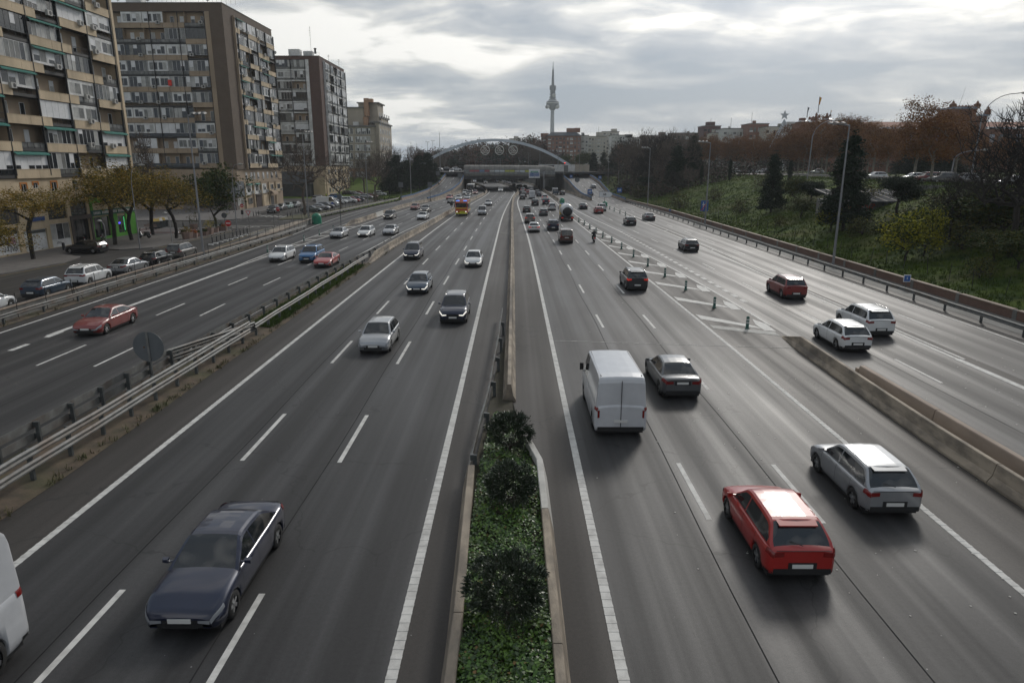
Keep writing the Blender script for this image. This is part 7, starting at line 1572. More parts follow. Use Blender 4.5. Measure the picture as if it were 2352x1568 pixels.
def walker(x, y, z, rz, label, m, vest=None):
	J = [(0, 0, .95, .13, .10), (0, 0, 1.15, .13, .10), (0, 0, 1.38, .17, .10), (0, .01, 1.5, .055), (0, .02, 1.62, .085, .09), (0, .02, 1.70, .075), (-.2, 0, 1.40, .06), (.2, 0, 1.40, .06), (-.25, -.05, 1.12, .045), (.25, .08, 1.12, .045), (-.24, .06, .88, .035), (.24, .24, .92, .035),
         (-.1, 0, .9, .10), (.1, 0, .9, .10), (-.1, .14, .5, .065), (.1, -.06, .5, .065), (-.1, .22, .07, .04), (.1, -.26, .10, .04), (-.1, .36, .04, .035), (.1, -.14, .04, .035), (-.24, .1, .80, .03), (.24, .3, .86, .03)]
	E_ = [(0, 1), (1, 2), (2, 3), (3, 4), (4, 5), (2, 6), (2, 7), (6, 8), (7, 9), (8, 10), (9, 11), (0, 12), (0, 13), (12, 14), (13, 15), (14, 16), (15, 17), (16, 18), (17, 19), (10, 20), (11, 21)]
	o = skin_figure('person', label, J, E_, 0, (x, y, z), rz, m)
	if vest:
		b = MB(); b.lathe([(.17, 1.0), (.175, 1.2), (.2, 1.38), (.12, 1.47)], 12, (0, 0, 0), cap=False); b.build('vest', vest, o)
	return o
M_cloth_pale = mat('pale_coat', (.4, .4, .42), .9, c2=(.1, .1, .12), scale=1.5)
pp = G(*crop(5.227, 550, 560)(695, 440), .26); walker(pp.x, pp.y, .26, .6, 'person in a pale coat walking on the pavement near the grey corner building', M_cloth_pale)
pp = G(*crop(5.88, 780, 560)(1175, 215), .14); walker(pp.x, pp.y, .14, 2.6, 'person in a bright yellow safety vest standing by the beige wall behind the car park', M_leather, mat('safety_vest', (.5, .6, .03), .7))
c02 = crop(2.613, 0, 400)
for (px, py), rz_, lb, cc in ((c02(1135, 820), pi / 2, 'grey parked scooter with a tall windshield on the pavement beside the lamp post', P['grey']), (c02(1420, 803), pi / 2, 'dark parked motor scooter beside the first planter', P['black']),
	(c02(810, 835), .3, 'black parked scooter between the dark portal and the green shop', P['black']), (c02(630, 858), 1.2, 'dark parked scooter in front of the brown entrance portal', P['black'])):
	q = G(px, py, .26); scooter(q.x, q.y, .26, rz_, lb, c_=cc)
# ================================================================== trees and plants
M_bark = mat('brown_bark', (.06, .045, .035), .95, c2=(.035, .028, .022), scale=3, bump=.5, stretch=(4, 4, 1)); M_bark_dark = mat('dark_bark', (.028, .023, .02), .95, c2=(.018, .015, .013), scale=3)
M_bark_pale = mat('pale_plane_bark', (.26, .24, .19), .9, c2=(.15, .14, .11), scale=2.2, stretch=(2, 2, .7)); M_twig = mat('grey_brown_twig', (.10, .078, .062), .95)
def leafm(name, a, b_, sc_=.9, lo=.35, hi=.65): return mat(name, a, .75, c2=b_, scale=sc_, lo=lo, hi=hi, spec=.15)
L_or1 = leafm('orange_brown_leaf', (.20, .085, .03), (.11, .05, .02)); L_or2 = leafm('rust_leaf', (.28, .13, .04), (.16, .075, .026))
L_gold = leafm('golden_olive_leaf', (.34, .20, .022), (.17, .14, .022)); L_ol = leafm('olive_green_leaf', (.11, .10, .02), (.06, .062, .015)); L_yel = leafm('yellow_green_leaf', (.36, .33, .02), (.16, .17, .018))
L_con = leafm('dark_needle', (.014, .026, .014), (.026, .04, .020)); L_con2 = leafm('deep_needle', (.010, .018, .012), (.018, .03, .016)); L_green = leafm('mid_green_leaf', (.04, .065, .014), (.022, .04, .010))
def skeleton(rg, pts, trunk, lean=.0):
	"""grow a branch tree to the given end points: nodes, parents"""
	nodes = [np.array(p, float) for p in trunk]; par = [-1] + list(range(len(trunk) - 1))
	arr = np.zeros((len(trunk) + len(pts) * 3, 3)); arr[:len(nodes)] = nodes; n = len(nodes); up0 = trunk[-1][2]; first = max(1, len(trunk) // 2); P_ = list(par)
	order = np.argsort(np.linalg.norm(pts - np.array(trunk[-1]), axis=1))
	for i in order:
		p = pts[i]; d = np.linalg.norm(arr[first:n] - p, axis=1) + 1.2 * np.maximum(0, arr[first:n, 2] - p[2] + .1); j = int(np.argmin(d)) + first; q = arr[j]; L_ = np.linalg.norm(p - q)
		if L_ > 1.0:
			for t in ((.35, .7) if L_ > 2.2 else (.5,)):
				arr[n] = q + (p - q) * t + rg.normal(0, .06 * L_, 3) + np.array([0, 0, .05 * L_]); P_.append(j); j = n; n += 1
		arr[n] = p; P_.append(j); n += 1
	return arr[:n], P_
def tree_mesh(name, rg, arr, par, rmin, rmax, m, expo=2.4, sides=4):
	n = len(par); w = np.zeros(n); kids = np.zeros(n, int)
	for i in range(n - 1, 0, -1):
		if kids[i] == 0: w[i] = 1.0
		w[par[i]] += w[i]; kids[par[i]] += 1
	r = rmin * (w ** (1 / expo)); s = rmax / r[0]; r = np.where(r > rmin * 1.8, rmin + (r - rmin) * (rmax - rmin) / max(1e-6, r[0] - rmin), r) if r[0] > rmin else r
	Q = []
	for i in range(1, n):
		a, b = arr[par[i]], arr[i]; ra, rb = min(r[par[i]], r[i] * 1.35 if par[i] > 3 else r[par[i]]), r[i]; d = b - a; L_ = np.linalg.norm(d)
		if L_ < 1e-4: continue
		d = d / L_; u = np.cross(d, (0, 0, 1.0) if abs(d[2]) < .95 else (1.0, 0, 0)); u /= np.linalg.norm(u); v = np.cross(d, u); k_ = 7 if r[i] > .06 else (sides if r[i] > rmin * 2 else 3)
		an = [2 * pi * k / k_ for k in range(k_)]; ca = [a + (u * cos(t) + v * sin(t)) * ra for t in an]; cb = [b + (u * cos(t) + v * sin(t)) * rb for t in an]
		for k in range(k_): Q.append((ca[k], ca[(k + 1) % k_], cb[(k + 1) % k_], cb[k]))
	return quads_mesh(name, np.array(Q), m)
def leaves_quads(rg, centres, per, spread, size, flat=.6, asp=.6, droop=0.0):
	n = len(centres) * per; c = np.repeat(centres, per, 0) + rg.normal(0, 1, (n, 3)) * np.array(spread)
	d = rg.normal(0, 1, (n, 3)); d[:, 2] = d[:, 2] * flat - droop; d /= np.linalg.norm(d, axis=1)[:, None]; e = np.cross(d, rg.normal(0, 1, (n, 3))); e /= np.linalg.norm(e, axis=1)[:, None]
	s = (rg.uniform(.6, 1.3, n) * size)[:, None]; a, b = d * s, e * s * asp
	return np.stack([c - a, c - b * .9 + a * .1, c + a, c + b * .9 + a * .1], 1)
def ell_pts(rg, n, c, r, shell=.55, low=-1.0, lump=.25):
	out = []; ph = rg.uniform(0, 6, 6)
	while len(out) < n:
		p = rg.normal(0, 1, 3); p /= np.linalg.norm(p)
		if p[2] < low: continue
		k = rg.uniform(shell ** 3, 1) ** (1 / 3) * (1 + lump * (sin(3 * p[0] * 2 + ph[0]) * cos(2.5 * p[1] * 2 + ph[1]) + .6 * sin(5 * p[2] + ph[2])))
		out.append(np.array(c) + p * np.array(r) * k)
	return np.array(out)
def crown_thing(name, tm, cm, cat='tree'): return dict(name=name, tm=tm, cm=cm, cat=cat)
def make_proto(kind, seed):
	rg = np.random.default_rng(seed)
	if kind == 'plane':      # tall autumn plane tree, pale forked trunk, ~15 m
		p = ell_pts(rg, 130, (0, 0, 9.6), (4.3, 4.3, 5.2), .45, -.95); tr = [(0, 0, 0), (.1, .05, 1.6), (.05, .1, 3.2), (.2, 0, 4.6), (.1, .1, 6.0)]
		a, pr = skeleton(rg, p, tr); tmq = tree_mesh('trunk', rg, a, pr, .016, .26, M_bark_pale)
		q = leaves_quads(rg, p, 80, (.66, .66, .55), .17); mi = (rg.random(len(q)) < .45).astype(int); return crown_thing('plane_tree', tmq, quads_mesh('crown', q, [L_or1, L_or2], mi))
	if kind == 'acacia':     # street tree with feathery gold-olive foliage, ~9 m
		p = ell_pts(rg, 150, (0, 0, 6.4), (4.6, 4.6, 2.9), .35, -.7, .35); tr = [(0, 0, 0), (-.15, 0, 1.2), (-.1, .1, 2.4), (.15, .05, 3.4)]
		a, pr = skeleton(rg, p, tr); tmq = tree_mesh('trunk', rg, a, pr, .014, .24, M_bark_dark)
		q = leaves_quads(rg, p, 46, (.6, .6, .36), .14, .4, .42); mi = (rg.random(len(q)) < .45).astype(int); return crown_thing('street_tree', tmq, quads_mesh('crown', q, [L_gold, L_ol], mi))
	if kind == 'sparse':     # thin orange-gold crown with many visible twigs
		p = ell_pts(rg, 210, (0, 0, 6.6), (4.8, 4.8, 2.5), .3, -.4, .35); tr = [(0, 0, 0), (.1, 0, 1.3), (-.15, 0, 2.6), (-.3, .05, 3.8)]
		a, pr = skeleton(rg, p, tr); tmq = tree_mesh('trunk', rg, a, pr, .013, .26, M_bark_dark)
		q = leaves_quads(rg, p, 36, (.45, .45, .3), .12, .4, .4); mi = (rg.random(len(q)) < .25).astype(int); return crown_thing('street_tree', tmq, quads_mesh('crown', q, [L_gold, L_ol], mi))
	if kind in ('bare', 'bare_dark', 'poplar'):
		r_ = (4.2, 4.2, 4.6) if kind != 'poplar' else (1.7, 1.7, 6.5); c = (0, 0, 8.4) if kind != 'poplar' else (0, 0, 8.5)
		p = ell_pts(rg, 620 if kind != 'bare_dark' else 900, c, r_, .2, -.8, .3); tr = [(0, 0, 0), (.1, 0, 1.5), (-.1, .1, 3.0), (.1, .1, 4.4)]
		a, pr = skeleton(rg, p, tr); n0 = len(a); tips = p[rg.integers(0, len(p), 1400)]; dirs = tips - np.array([0, 0, 4.0]); dirs /= np.linalg.norm(dirs, axis=1)[:, None]; dirs += rg.normal(0, .45, dirs.shape) + np.array([0, 0, .25 if kind != 'poplar' else 1.6])
		dirs /= np.linalg.norm(dirs, axis=1)[:, None]
		me_m = {'bare': M_twig, 'poplar': M_twig, 'bare_dark': M_bark_dark}[kind]
		idx = {tuple(np.round(v, 4)): i for i, v in enumerate(a)}; ex = tips + dirs * rg.uniform(.5, 1.25, len(tips))[:, None]
		pr2 = list(pr) + [idx.get(tuple(np.round(t, 4)), 4) for t in tips]; a = np.vstack([a, ex])
		return crown_thing('bare_tree' if kind != 'poplar' else 'poplar_tree', tree_mesh('trunk_and_branches', rg, a, pr2, .013 if kind != 'bare_dark' else .016, .24, me_m, 2.5), None)
	if kind == 'conifer':    # spreading dark cedar/fir with tiered boughs, ~13 m
		C = []; tr = [(0, 0, z) for z in (0, 1.5, 3, 4.5, 6, 7.5, 9, 10.5, 12, 13)]
		for z in np.arange(1.8, 12.8, .55):
			R_ = 3.4 * (1 - (z - 1.2) / 12.6) ** .8 * rg.uniform(.75, 1.15); k = max(4, int(R_ * 4.2))
			for j in range(k):
				t = rg.uniform(0, 6.28)
				for f_ in (.45, .8, 1.0):
					if R_ * f_ > .25: C.append((R_ * f_ * cos(t) + rg.normal(0, .12), R_ * f_ * sin(t) + rg.normal(0, .12), z - .32 * f_ * R_ * .5 + rg.normal(0, .1)))
		C.append((0, 0, 13.2)); C = np.array(C); ends = C[rg.integers(0, len(C), 90)]; a, pr = skeleton(rg, ends, tr); tmq = tree_mesh('trunk', rg, a, pr, .02, .24, M_bark_dark)
		q = leaves_quads(rg, C, 30, (.38, .38, .2), .24, .35, .4, .25); mi = (rg.random(len(q)) < .5).astype(int); return crown_thing('conifer_tree', tmq, quads_mesh('crown', q, [L_con, L_con2], mi))
	if kind == 'pine':       # rounded irregular pine, ~8 m
		p = np.vstack([ell_pts(rg, 55, (rg.uniform(-1.6, 1.6), rg.uniform(-1.6, 1.6), rg.uniform(3.6, 6.8)), (1.9, 1.9, 1.2), .4) for _ in range(6)]); tr = [(0, 0, 0), (.2, 0, 1.2), (0, 0, 2.4), (.2, 0, 3.6)]
		a, pr = skeleton(rg, p, tr); tmq = tree_mesh('trunk', rg, a, pr, .014, .2, M_bark_dark); q = leaves_quads(rg, p, 34, (.34, .34, .25), .17, .8, .4); mi = (rg.random(len(q)) < .5).astype(int)
		return crown_thing('pine_tree', tmq, quads_mesh('crown', q, [L_con, L_con2], mi))
	if kind == 'cypress':
		p = ell_pts(rg, 230, (0, 0, 3.6), (.62, .62, 3.6), .5, -1, .12); a, pr = skeleton(rg, p[:40], [(0, 0, 0), (0, 0, 1), (0, 0, 2), (0, 0, 4), (0, 0, 6)]); q = leaves_quads(rg, p, 24, (.13, .13, .2), .11, 1.2, .35, -.8)
		return crown_thing('cypress_tree', tree_mesh('trunk', rg, a, pr, .012, .11, M_bark_dark), quads_mesh('crown', q, L_con2))
	if kind in ('yellow', 'greenb', 'brush'):
		c, r_ = {'yellow': ((0, 0, 2.5), (1.9, 1.9, 1.6)), 'greenb': ((0, 0, 3.2), (1.9, 1.9, 2.2)), 'brush': ((0, 0, 1.5), (1.6, 1.6, 1.5))}[kind]
		p = ell_pts(rg, 90, c, r_, .3, -.8, .35); a, pr = skeleton(rg, p, [(0, 0, 0), (.1, 0, .5), (0, .1, 1.0)]); tmq = tree_mesh('trunk', rg, a, pr, .011, .09, M_bark_dark)
		per = {'yellow': 44, 'greenb': 60, 'brush': 12}[kind]; q = leaves_quads(rg, p, per, (.32, .32, .28), .115, .7, .6); ms = {'yellow': [L_yel, L_green], 'greenb': [L_green, L_ol], 'brush': [L_ol, L_con]}[kind]; mi = (rg.random(len(q)) < .35).astype(int)
		return crown_thing('shrub', tmq, quads_mesh('crown', q, ms, mi), 'shrub')
PR = {}
def proto(k, v=0):
	if (k, v) not in PR: PR[(k, v)] = make_proto(k, 100 + v * 17 + sum(map(ord, k)))
	return PR[(k, v)]
NV = dict(plane=2, bare=2, conifer=2, acacia=2)
_ti = [0]
def tree(k, x, y, z, s, label, rz=None, sz=1.0, group=None, name=None, cat=None, sxy=1.0):
	_ti[0] += 1; p = proto(k, _ti[0] % NV.get(k, 1)); rz = rz if rz is not None else (_ti[0] * 2.399) % 6.28
	t = thing(name or p['name'], label, cat or p['cat'], (x, y, z - .05), rz, group); t.scale = (s * sxy, s * sxy, s * sz)
	put('trunk' if p['cm'] else 'branches', p['tm'], t)
	if p['cm']: put('crown', p['cm'], t)
	return t
def tree_at(k, px, pyb, pyt, H0, label, ground=None, **kw):
	"""foot of the trunk at (px, pyb) and top of the crown at row pyt in the photograph; H0: height of the model"""
	g = ground(px, pyb) if ground else hit(px, pyb); top = PY(px, pyt, g.y); return tree(k, g.x, g.y, g.z, (top.z - g.z) / H0, label, **kw)
HT = dict(plane=14.9, acacia=9.6, sparse=9.6, bare=13.4, bare_dark=13.4, poplar=16, conifer=13.4, pine=8.6, cypress=7.4, yellow=4.3, greenb=5.6, brush=3.2)
gs_ = lambda px, py: G(px, py, .2)
L = [('sparse', 77, 596, 415, 'leaning street tree with thin orange foliage in front of the shuttered shops at far left', gs_), ('acacia', 265, 563, 372, 'golden olive street tree directly in front of the green shop', gs_), ('acacia', 303, 552, 378, 'dense golden tree just right of the green shop', gs_),
     ('acacia', 405, 548, 398, 'golden street tree between the lamp post and the first planters', gs_), ('acacia', 352, 540, 380, 'tall golden tree at the side street behind the waste containers', gs_), ('greenb', 497, 520, 372, 'green willow-like tree standing before the grey corner building', gs_),
     ('poplar', 350, 500, 278, 'tall bare pale tree in front of the front face of the second block', gs_), ('bare', 700, 494, 310, 'large bare tree with a thick dark trunk in front of the third block', gs_), ('bare', 783, 480, 360, 'forked bare tree beside the slip road guard rail', gs_),
     ('bare', 862, 464, 352, 'bare brown tree at the end of the car park before the lawn', gs_), ('bare', 838, 452, 345, 'grey-brown bare tree in front of the stepped beige building', gs_), ('acacia', 12, 640, 480, 'low olive tree crown entering the picture from the left edge', lambda px, py: G(-20, 660, .2))]
for k, px, pb, pt_, lb, gr in L: tree_at(k, px, pb, pt_, HT[k], lb, gr, sxy=1.15 if k == 'greenb' else (.8 if k == 'poplar' else 1.0))
def lawn(px, py): return hit(px, py)
for k, px, pb, pt_, lb in (('conifer', 915, 442, 350, 'dark rounded conifer leftmost on the lawn'), ('conifer', 935, 438, 362, 'dark conifer second from the left on the lawn behind the lamp post'), ('conifer', 964, 434, 352, 'wide dark cedar in the middle of the lawn'), ('conifer', 984, 428, 345, 'tall pointed dark fir at the right of the lawn'),
	('conifer', 895, 446, 365, 'dark conifer at the edge of the lawn behind the bare tree'), ('conifer', 1002, 410, 372, 'small dark tree beside the tall mast at the top of the lawn'), ('bare', 880, 440, 335, 'pinkish bare tree behind the conifers of the lawn'), ('bare', 905, 430, 332, 'broad pinkish-brown bare tree behind the lawn'), ('poplar', 945, 420, 325, 'tall pale poplar left of a pair behind the lawn'), ('poplar', 962, 418, 328, 'tall pale poplar right of a pair behind the lawn'),
	('cypress', 952, 434, 372, 'slim cypress among the conifers on the lawn'), ('brush', 866, 462, 440, 'brown shrub at the foot of the lawn')):
	tree_at(k, px, pb, pt_, HT[k], lb, lambda a, b_: hit(a, b_) , sxy=1.25 if k == 'conifer' else 1.0)
R = [('conifer', 1935, 531, 297, 'tallest dark conifer behind the second lamp post on the grass bank', .9), ('conifer', 1770, 490, 344, 'dark conifer with two lumpy tiers left of the tallest conifer', .85), ('pine', 2060, 492, 385, 'broad dark pine in front of the ribbed shed roof', 1.3), ('cypress', 1812, 425, 363, 'slim dark cypress between the two conifers', 1), ('cypress', 1675, 415, 362, 'slim dark cypress standing alone on the bank', 1), ('cypress', 1610, 425, 375, 'short slim cypress beside the distant parked cars', 1),
     ('conifer', 1590, 412, 305, 'tall dark fir of the pair above the bank, right one', 1.05), ('conifer', 1552, 432, 328, 'dark fir of the pair above the bank, left one', 1.2), ('pine', 1490, 444, 398, 'dark round tree leaning over the bank near the first lamp post', 1.4), ('conifer', 1362, 396, 347, 'dark rounded conifer right of the arch foot', 1.2), ('conifer', 1407, 398, 340, 'dark pointed conifer behind the ramp lamp posts', 1.1), ('conifer', 1386, 396, 346, 'dark conifer between the two near the ramp', 1.1),
     ('yellow', 1908, 531, 466, 'small yellow-green tree left of the second lamp post', 1.1), ('yellow', 2080, 600, 492, 'large yellow-green bush in front of the shed', 1.15), ('yellow', 2120, 590, 480, 'thin yellow-topped shrub below the graffiti wall', .8), ('bare_dark', 2179, 552, 395, 'small dark bare tree beside the graffiti wall', 1.0), ('bare_dark', 2319, 590, 215, 'very tall dark bare tree at the right edge of the picture', 1.0), ('bare_dark', 2345, 560, 300, 'second dark bare tree crowding the right edge', 1.2), ('bare_dark', 2245, 520, 380, 'low dark bare tree between the graffiti wall and the right edge', 1.3),
     ('greenb', 1830, 470, 400, 'dark green bushy tree between the two large conifers', 1.3), ('pine', 1862, 468, 405, 'dark bushy pine just left of the tallest conifer', 1.3), ('brush', 1755, 432, 398, 'bare brown brushwood on top of the bank left of the lumpy conifer', 1.4), ('brush', 1560, 480, 440, 'small brown shrub low on the bank near the blue slashed sign', 1.3), ('brush', 1640, 462, 430, 'small round shrub in the middle of the bank', 1.2), ('brush', 1700, 490, 455, 'twiggy shrub on the bank below the lone cypress', 1.2), ('brush', 1470, 455, 425, 'brown shrub at the lower end of the bank', 1.4), ('brush', 2250, 640, 585, 'thin shrub low on the right part of the bank', 1.2), ('brush', 1790, 520, 490, 'small weedy shrub on the bank below the lumpy conifer', 1)]
for k, px, pb, pt_, lb, sx_ in R: tree_at(k, px, pb, pt_, HT[k], lb, None, sxy=sx_, rz=2.0 if k == 'bare_dark' else None)
for i, (px, pb, pt_) in enumerate(((2150, 510, 440), (2190, 520, 455), (2225, 540, 440), (2262, 530, 430), (2300, 545, 420), (2335, 540, 410), (2210, 575, 505), (2280, 600, 520), (2340, 620, 520), (1980, 540, 495), (2030, 560, 500), (1840, 500, 450), (1990, 470, 420))):
	tree_at('greenb' if i % 3 else 'brush', px, pb, pt_, 5.6 if i % 3 else 3.2, 'dark undergrowth shrub among the bare trees at the right end of the bank', None, group='dark shrubs on the right end of the bank', sxy=1.7, name='shrub', cat='shrub')
for i, (px, pb, pt_) in enumerate(((1475, 440, 352), (1420, 408, 330), (1515, 442, 372), (1545, 446, 390), (1580, 436, 380), (1618, 420, 372), (1440, 420, 312), (1462, 425, 305), (1486, 425, 298), (1512, 428, 300), (1536, 420, 296), (1452, 432, 330), (1500, 436, 330), (1528, 434, 322), (1572, 420, 300))):
	tree_at('bare' if i % 3 else 'bare_dark', px, pb, pt_, 13.4, ('grey-brown bare tree in the thicket left of the dark firs'), None, group='bare trees of the thicket above the ramp', sxy=1.1, name='bare_tree')
pl = [(2097, 416, 240, 'pale-trunked plane tree with orange leaves, tallest left of the brick tower'), (2138, 420, 245, 'orange plane tree just right of the tallest one'), (2189, 416, 262, 'orange plane tree standing in front of the brick tower'), (2034, 410, 290, 'orange plane tree left of the tallest one behind the parked cars')]
for px, pb, pt_, lb in pl: tree_at('plane', px, pb, pt_, 14.9, lb, lambda a, b_: (lambda g: Vector((g.x, g.y, T(g.x, g.y))))(G(a, b_, 7.42)), sxy=1.0)
rgp = random.Random(3)
for i in range(26):
	px = lerp(1600, 2010, i / 25) + rgp.uniform(-6, 6); Y = lerp(296, 185, i / 25) + rgp.uniform(-8, 8); p_ = PY(px, 395, Y); z = T(p_.x, Y); top = PY(px, lerp(322, 285, i / 25) + rgp.uniform(-9, 9) - (22 if 1860 < px < 1960 else 0), Y).z
	tree('plane', p_.x, Y, z, (top - z) / 14.9, 'orange-brown plane tree in the long row behind the raised road', group='orange plane trees along the raised road', sxy=1.0)
for i, px in enumerate((2235, 2262, 2290, 2330, 2350)): Y = 150 + i * 3; p_ = PY(px, 395, Y); z = T(p_.x, Y); tree('plane', p_.x, Y, z, (PY(px, 318, Y).z - z) / 14.9, 'rust plane tree partly hidden behind the dark bare trees', group='plane trees behind the bare trees at the right edge')
for i, px in enumerate((2085, 2118, 2155, 2180)): Y = 172; p_ = PY(px, 395, Y); tree('conifer', p_.x, Y, T(p_.x, Y), .62, 'dark evergreen in the shade behind the plane tree trunks', group='dark evergreens behind the plane trunks', sxy=1.9)
for i, (px, pt_) in enumerate(((1345, 345), (1420, 333), (1440, 325), (1300, 352), (1330, 350))): Y = 345 + i * 6; p_ = PY(px, 390, Y); tree(('greenb', 'plane')[i % 2 if i < 3 else 0], p_.x, Y, T(p_.x, Y), (PY(px, pt_, Y).z - 7.4) / (14.9 if (i % 2 and i < 3) else 5.6), ('olive tree beyond the right foot of the arch', 'orange tree behind the dark conifers near the ramp', 'olive tree behind the ramp conifers', 'pale olive tree under the right part of the arch', 'olive tree below the red brick block')[i])
kinds = ['bare', 'conifer', 'bare', 'plane', 'pine', 'bare', 'conifer', 'poplar']
hx = [(990, 352), (1010, 350), (1035, 348), (1060, 344), (1085, 338), (1110, 335), (1140, 334), (1170, 332), (1200, 326), (1225, 318), (1245, 326), (1262, 345)]
for i in range(46):
	px = lerp(985, 1275, (i * .618) % 1); Y = 365 + 75 * ((i * .37) % 1); lim = np.interp(px, [h[0] for h in hx], [h[1] for h in hx]); k = kinds[i % 8]
	p_ = PY(px, 390, Y); z = T(p_.x, Y)
	if z < 3: continue
	top = PY(px, lim + 4 + 22 * rgp.random(), Y).z; s = (top - z) / HT[k]; s = min(s, 1.5 if k != 'pine' else 2.0)
	tree(k, p_.x, Y, z, s, {'bare': 'bare grey-brown tree', 'conifer': 'dark pointed evergreen', 'plane': 'rust-brown leafed tree', 'pine': 'round dark pine', 'poplar': 'pale upright bare tree'}[k] + ' in the wooded hill seen under the arch', group='trees of the wooded hill: ' + k, sxy=1.15)
rgn = np.random.default_rng(8); C = []; MI = []
for i in range(620):
	px = rgn.uniform(960, 1300); Y = rgn.uniform(425, 540); lim = np.interp(px, [900] + [h[0] for h in hx] + [1300], [356] + [h[1] for h in hx] + [356]) - 5; a = PY(px, lim + 34 * rgn.random() ** 1.3, Y); z = T(a.x, Y); q = ell_pts(rgn, 16, (a.x, Y, (a.z * .72 + z * .28)), (4.2, 4.2, max(2, (a.z - z) * .34)), .3); C.append(q); MI += [int(rgn.integers(0, 3))] * 16
for px in np.arange(980, 1290, 3.2):
	a = PY(px, 372, 428); z = T(a.x, 428); C.append(ell_pts(rgn, 16, (a.x, 428 + rgn.uniform(-4, 8), z + 3.5), (4, 4, 4.5), .2)); MI += [int(rgn.integers(0, 2))] * 16
C = np.vstack(C); q = leaves_quads(rgn, C, 9, (1.1, 1.1, 1.0), .62); o = put('wooded_hillside', quads_mesh('wooded_hillside', q, [L_con, leafm('winter_brown_mass', (.085, .06, .05), (.06, .045, .04), .1), leafm('rusty_mass', (.13, .06, .035), (.08, .045, .03), .1)], np.repeat(np.array(MI), 9))); o['kind'] = 'stuff'
C = [ell_pts(rgn, 8, (x_, y_, T(x_, y_) + 1.2), (2.2, 2.2, 1.9), .3) for x_, y_ in zip(rgn.uniform(34.5, 66, 300), rgn.uniform(190, 335, 300)) if x_ > tR(y_) + 1]
for i in range(260):     # hedge and low wood lines on the plateau and behind the car park
	Y = rgn.uniform(225, 330); x = rgn.uniform(60, 230) if rgn.random() < .6 else rgn.uniform(-120, -72); Y = Y if x > 0 else rgn.uniform(320, 420); z = T(x, Y); C.append(ell_pts(rgn, 10, (x, Y, z + 2.6), (3.5, 3.5, 2.6), .3))
q = leaves_quads(rgn, np.vstack(C), 12, (.8, .8, .6), .34); o = put('distant_undergrowth', quads_mesh('distant_undergrowth', q, [_M['winter_brown_mass'], L_con], (rgn.random(len(q)) < .35).astype(int))); o['kind'] = 'stuff'
M_ivy = mat('ivy_leaf', (.055, .13, .014), .5, c2=(.11, .19, .03), scale=1.6, world=True, spec=.5); M_ivy2 = mat('ivy_leaf_dark', (.022, .055, .012), .45, c2=(.045, .085, .018), scale=1.6, world=True, spec=.5)
n = 25000; y = 9.5 + 17.5 * rgn.random(n) ** 1.25; hwid = np.interp(y, [9, 20.5, 22.7, 27], [1.0, .98, .75, .3]); cxx = np.interp(y, [9, 20.5, 27], [-.17, -.22, -.55]); x = cxx + hwid * rgn.uniform(-1, 1, n)
zb_ = np.interp(y, [9, 20.5, 22.8, 27], [.6, .56, .45, .15]) + .10 * np.sin(x * 5 + y * 1.3) * np.sin(y * 2.1) + rgn.uniform(0, .12, n); a = rgn.uniform(0, 6.28, n); s = rgn.uniform(.022, .044, n) * (1 + .5 * np.sin(x * 3 + y * 2) ** 2); tl = rgn.normal(0, .45, (n, 2))
d = np.stack([np.cos(a), np.sin(a), tl[:, 0]], 1) * s[:, None]; e = np.stack([-np.sin(a), np.cos(a), tl[:, 1]], 1) * s[:, None]; c = np.stack([x, y, zb_], 1)
o = put('ivy_ground_cover', quads_mesh('ivy_ground_cover', np.stack([c - d, c - e * .85 + d * .2, c + d * .9, c + e * .85 + d * .2], 1), [M_ivy, M_ivy2, mat('dead_leaf', (.16, .10, .035), .8)], np.where(rgn.random(n) < .02, 2, (rgn.random(n) < .5).astype(int)))); o['kind'] = 'stuff'
M_ole = mat('oleander_leaf', (.016, .03, .013), .36, c2=(.04, .055, .028), scale=3, spec=.6); M_ole2 = mat('oleander_leaf_dark', (.012, .022, .010), .42, c2=(.02, .034, .014), scale=3, spec=.5)
def oleander(x, y, z, r, h, label, seed, n=1500):
	rg = np.random.default_rng(seed); t = thing('oleander_bush', label, 'bush', (x, y, z)); tips = ell_pts(rg, 150, (0, 0, h * .55), (r * .72, r * .72, h * .42), .45, -.9, .08); a, pr = skeleton(rg, tips, [(0, 0, 0), (0, .02, .12), (.02, 0, .25)]); put('stems', tree_mesh('stems', rg, a, pr, .006, .05, M_bark), t)
	base = tips[rg.integers(0, len(tips), n)] + rg.normal(0, .05, (n, 3)); dr = base - np.array([0, 0, h * .25]); dr /= np.linalg.norm(dr, axis=1)[:, None]; dr += rg.normal(0, .38, dr.shape); dr[:, 2] += .15; dr /= np.linalg.norm(dr, axis=1)[:, None]
	sd = np.cross(dr, rg.normal(0, 1, dr.shape)); sd /= np.linalg.norm(sd, axis=1)[:, None]; L_ = rg.uniform(.08, .145, n)[:, None]; w = L_ * .11; tip = base + dr * L_; tip[:, 2] -= L_[:, 0] * .25; midp = base + dr * L_ * .5
	Q = np.concatenate([np.stack([base - sd * w * .3, base + sd * w * .3, midp + sd * w, midp - sd * w], 1), np.stack([midp - sd * w, midp + sd * w, tip + sd * w * .15, tip - sd * w * .15], 1)]); mi = np.tile((rg.random(n) < .4).astype(int), 2)
	put('foliage', quads_mesh('foliage', Q, [M_ole, M_ole2], mi), t)
oleander(-.16, 13.1, .5, 1.2, 1.7, 'nearest oleander bush of the planted median, lowest in the picture', 1, 9000)
oleander(-.12, 18.4, .5, 1.0, 1.35, 'middle oleander bush of the planted median, darkest of the three', 2, 7000)
oleander(-.18, 22.4, .45, 1.1, 1.5, 'farthest oleander bush of the planted median at the end of the centre barrier', 3, 8000)
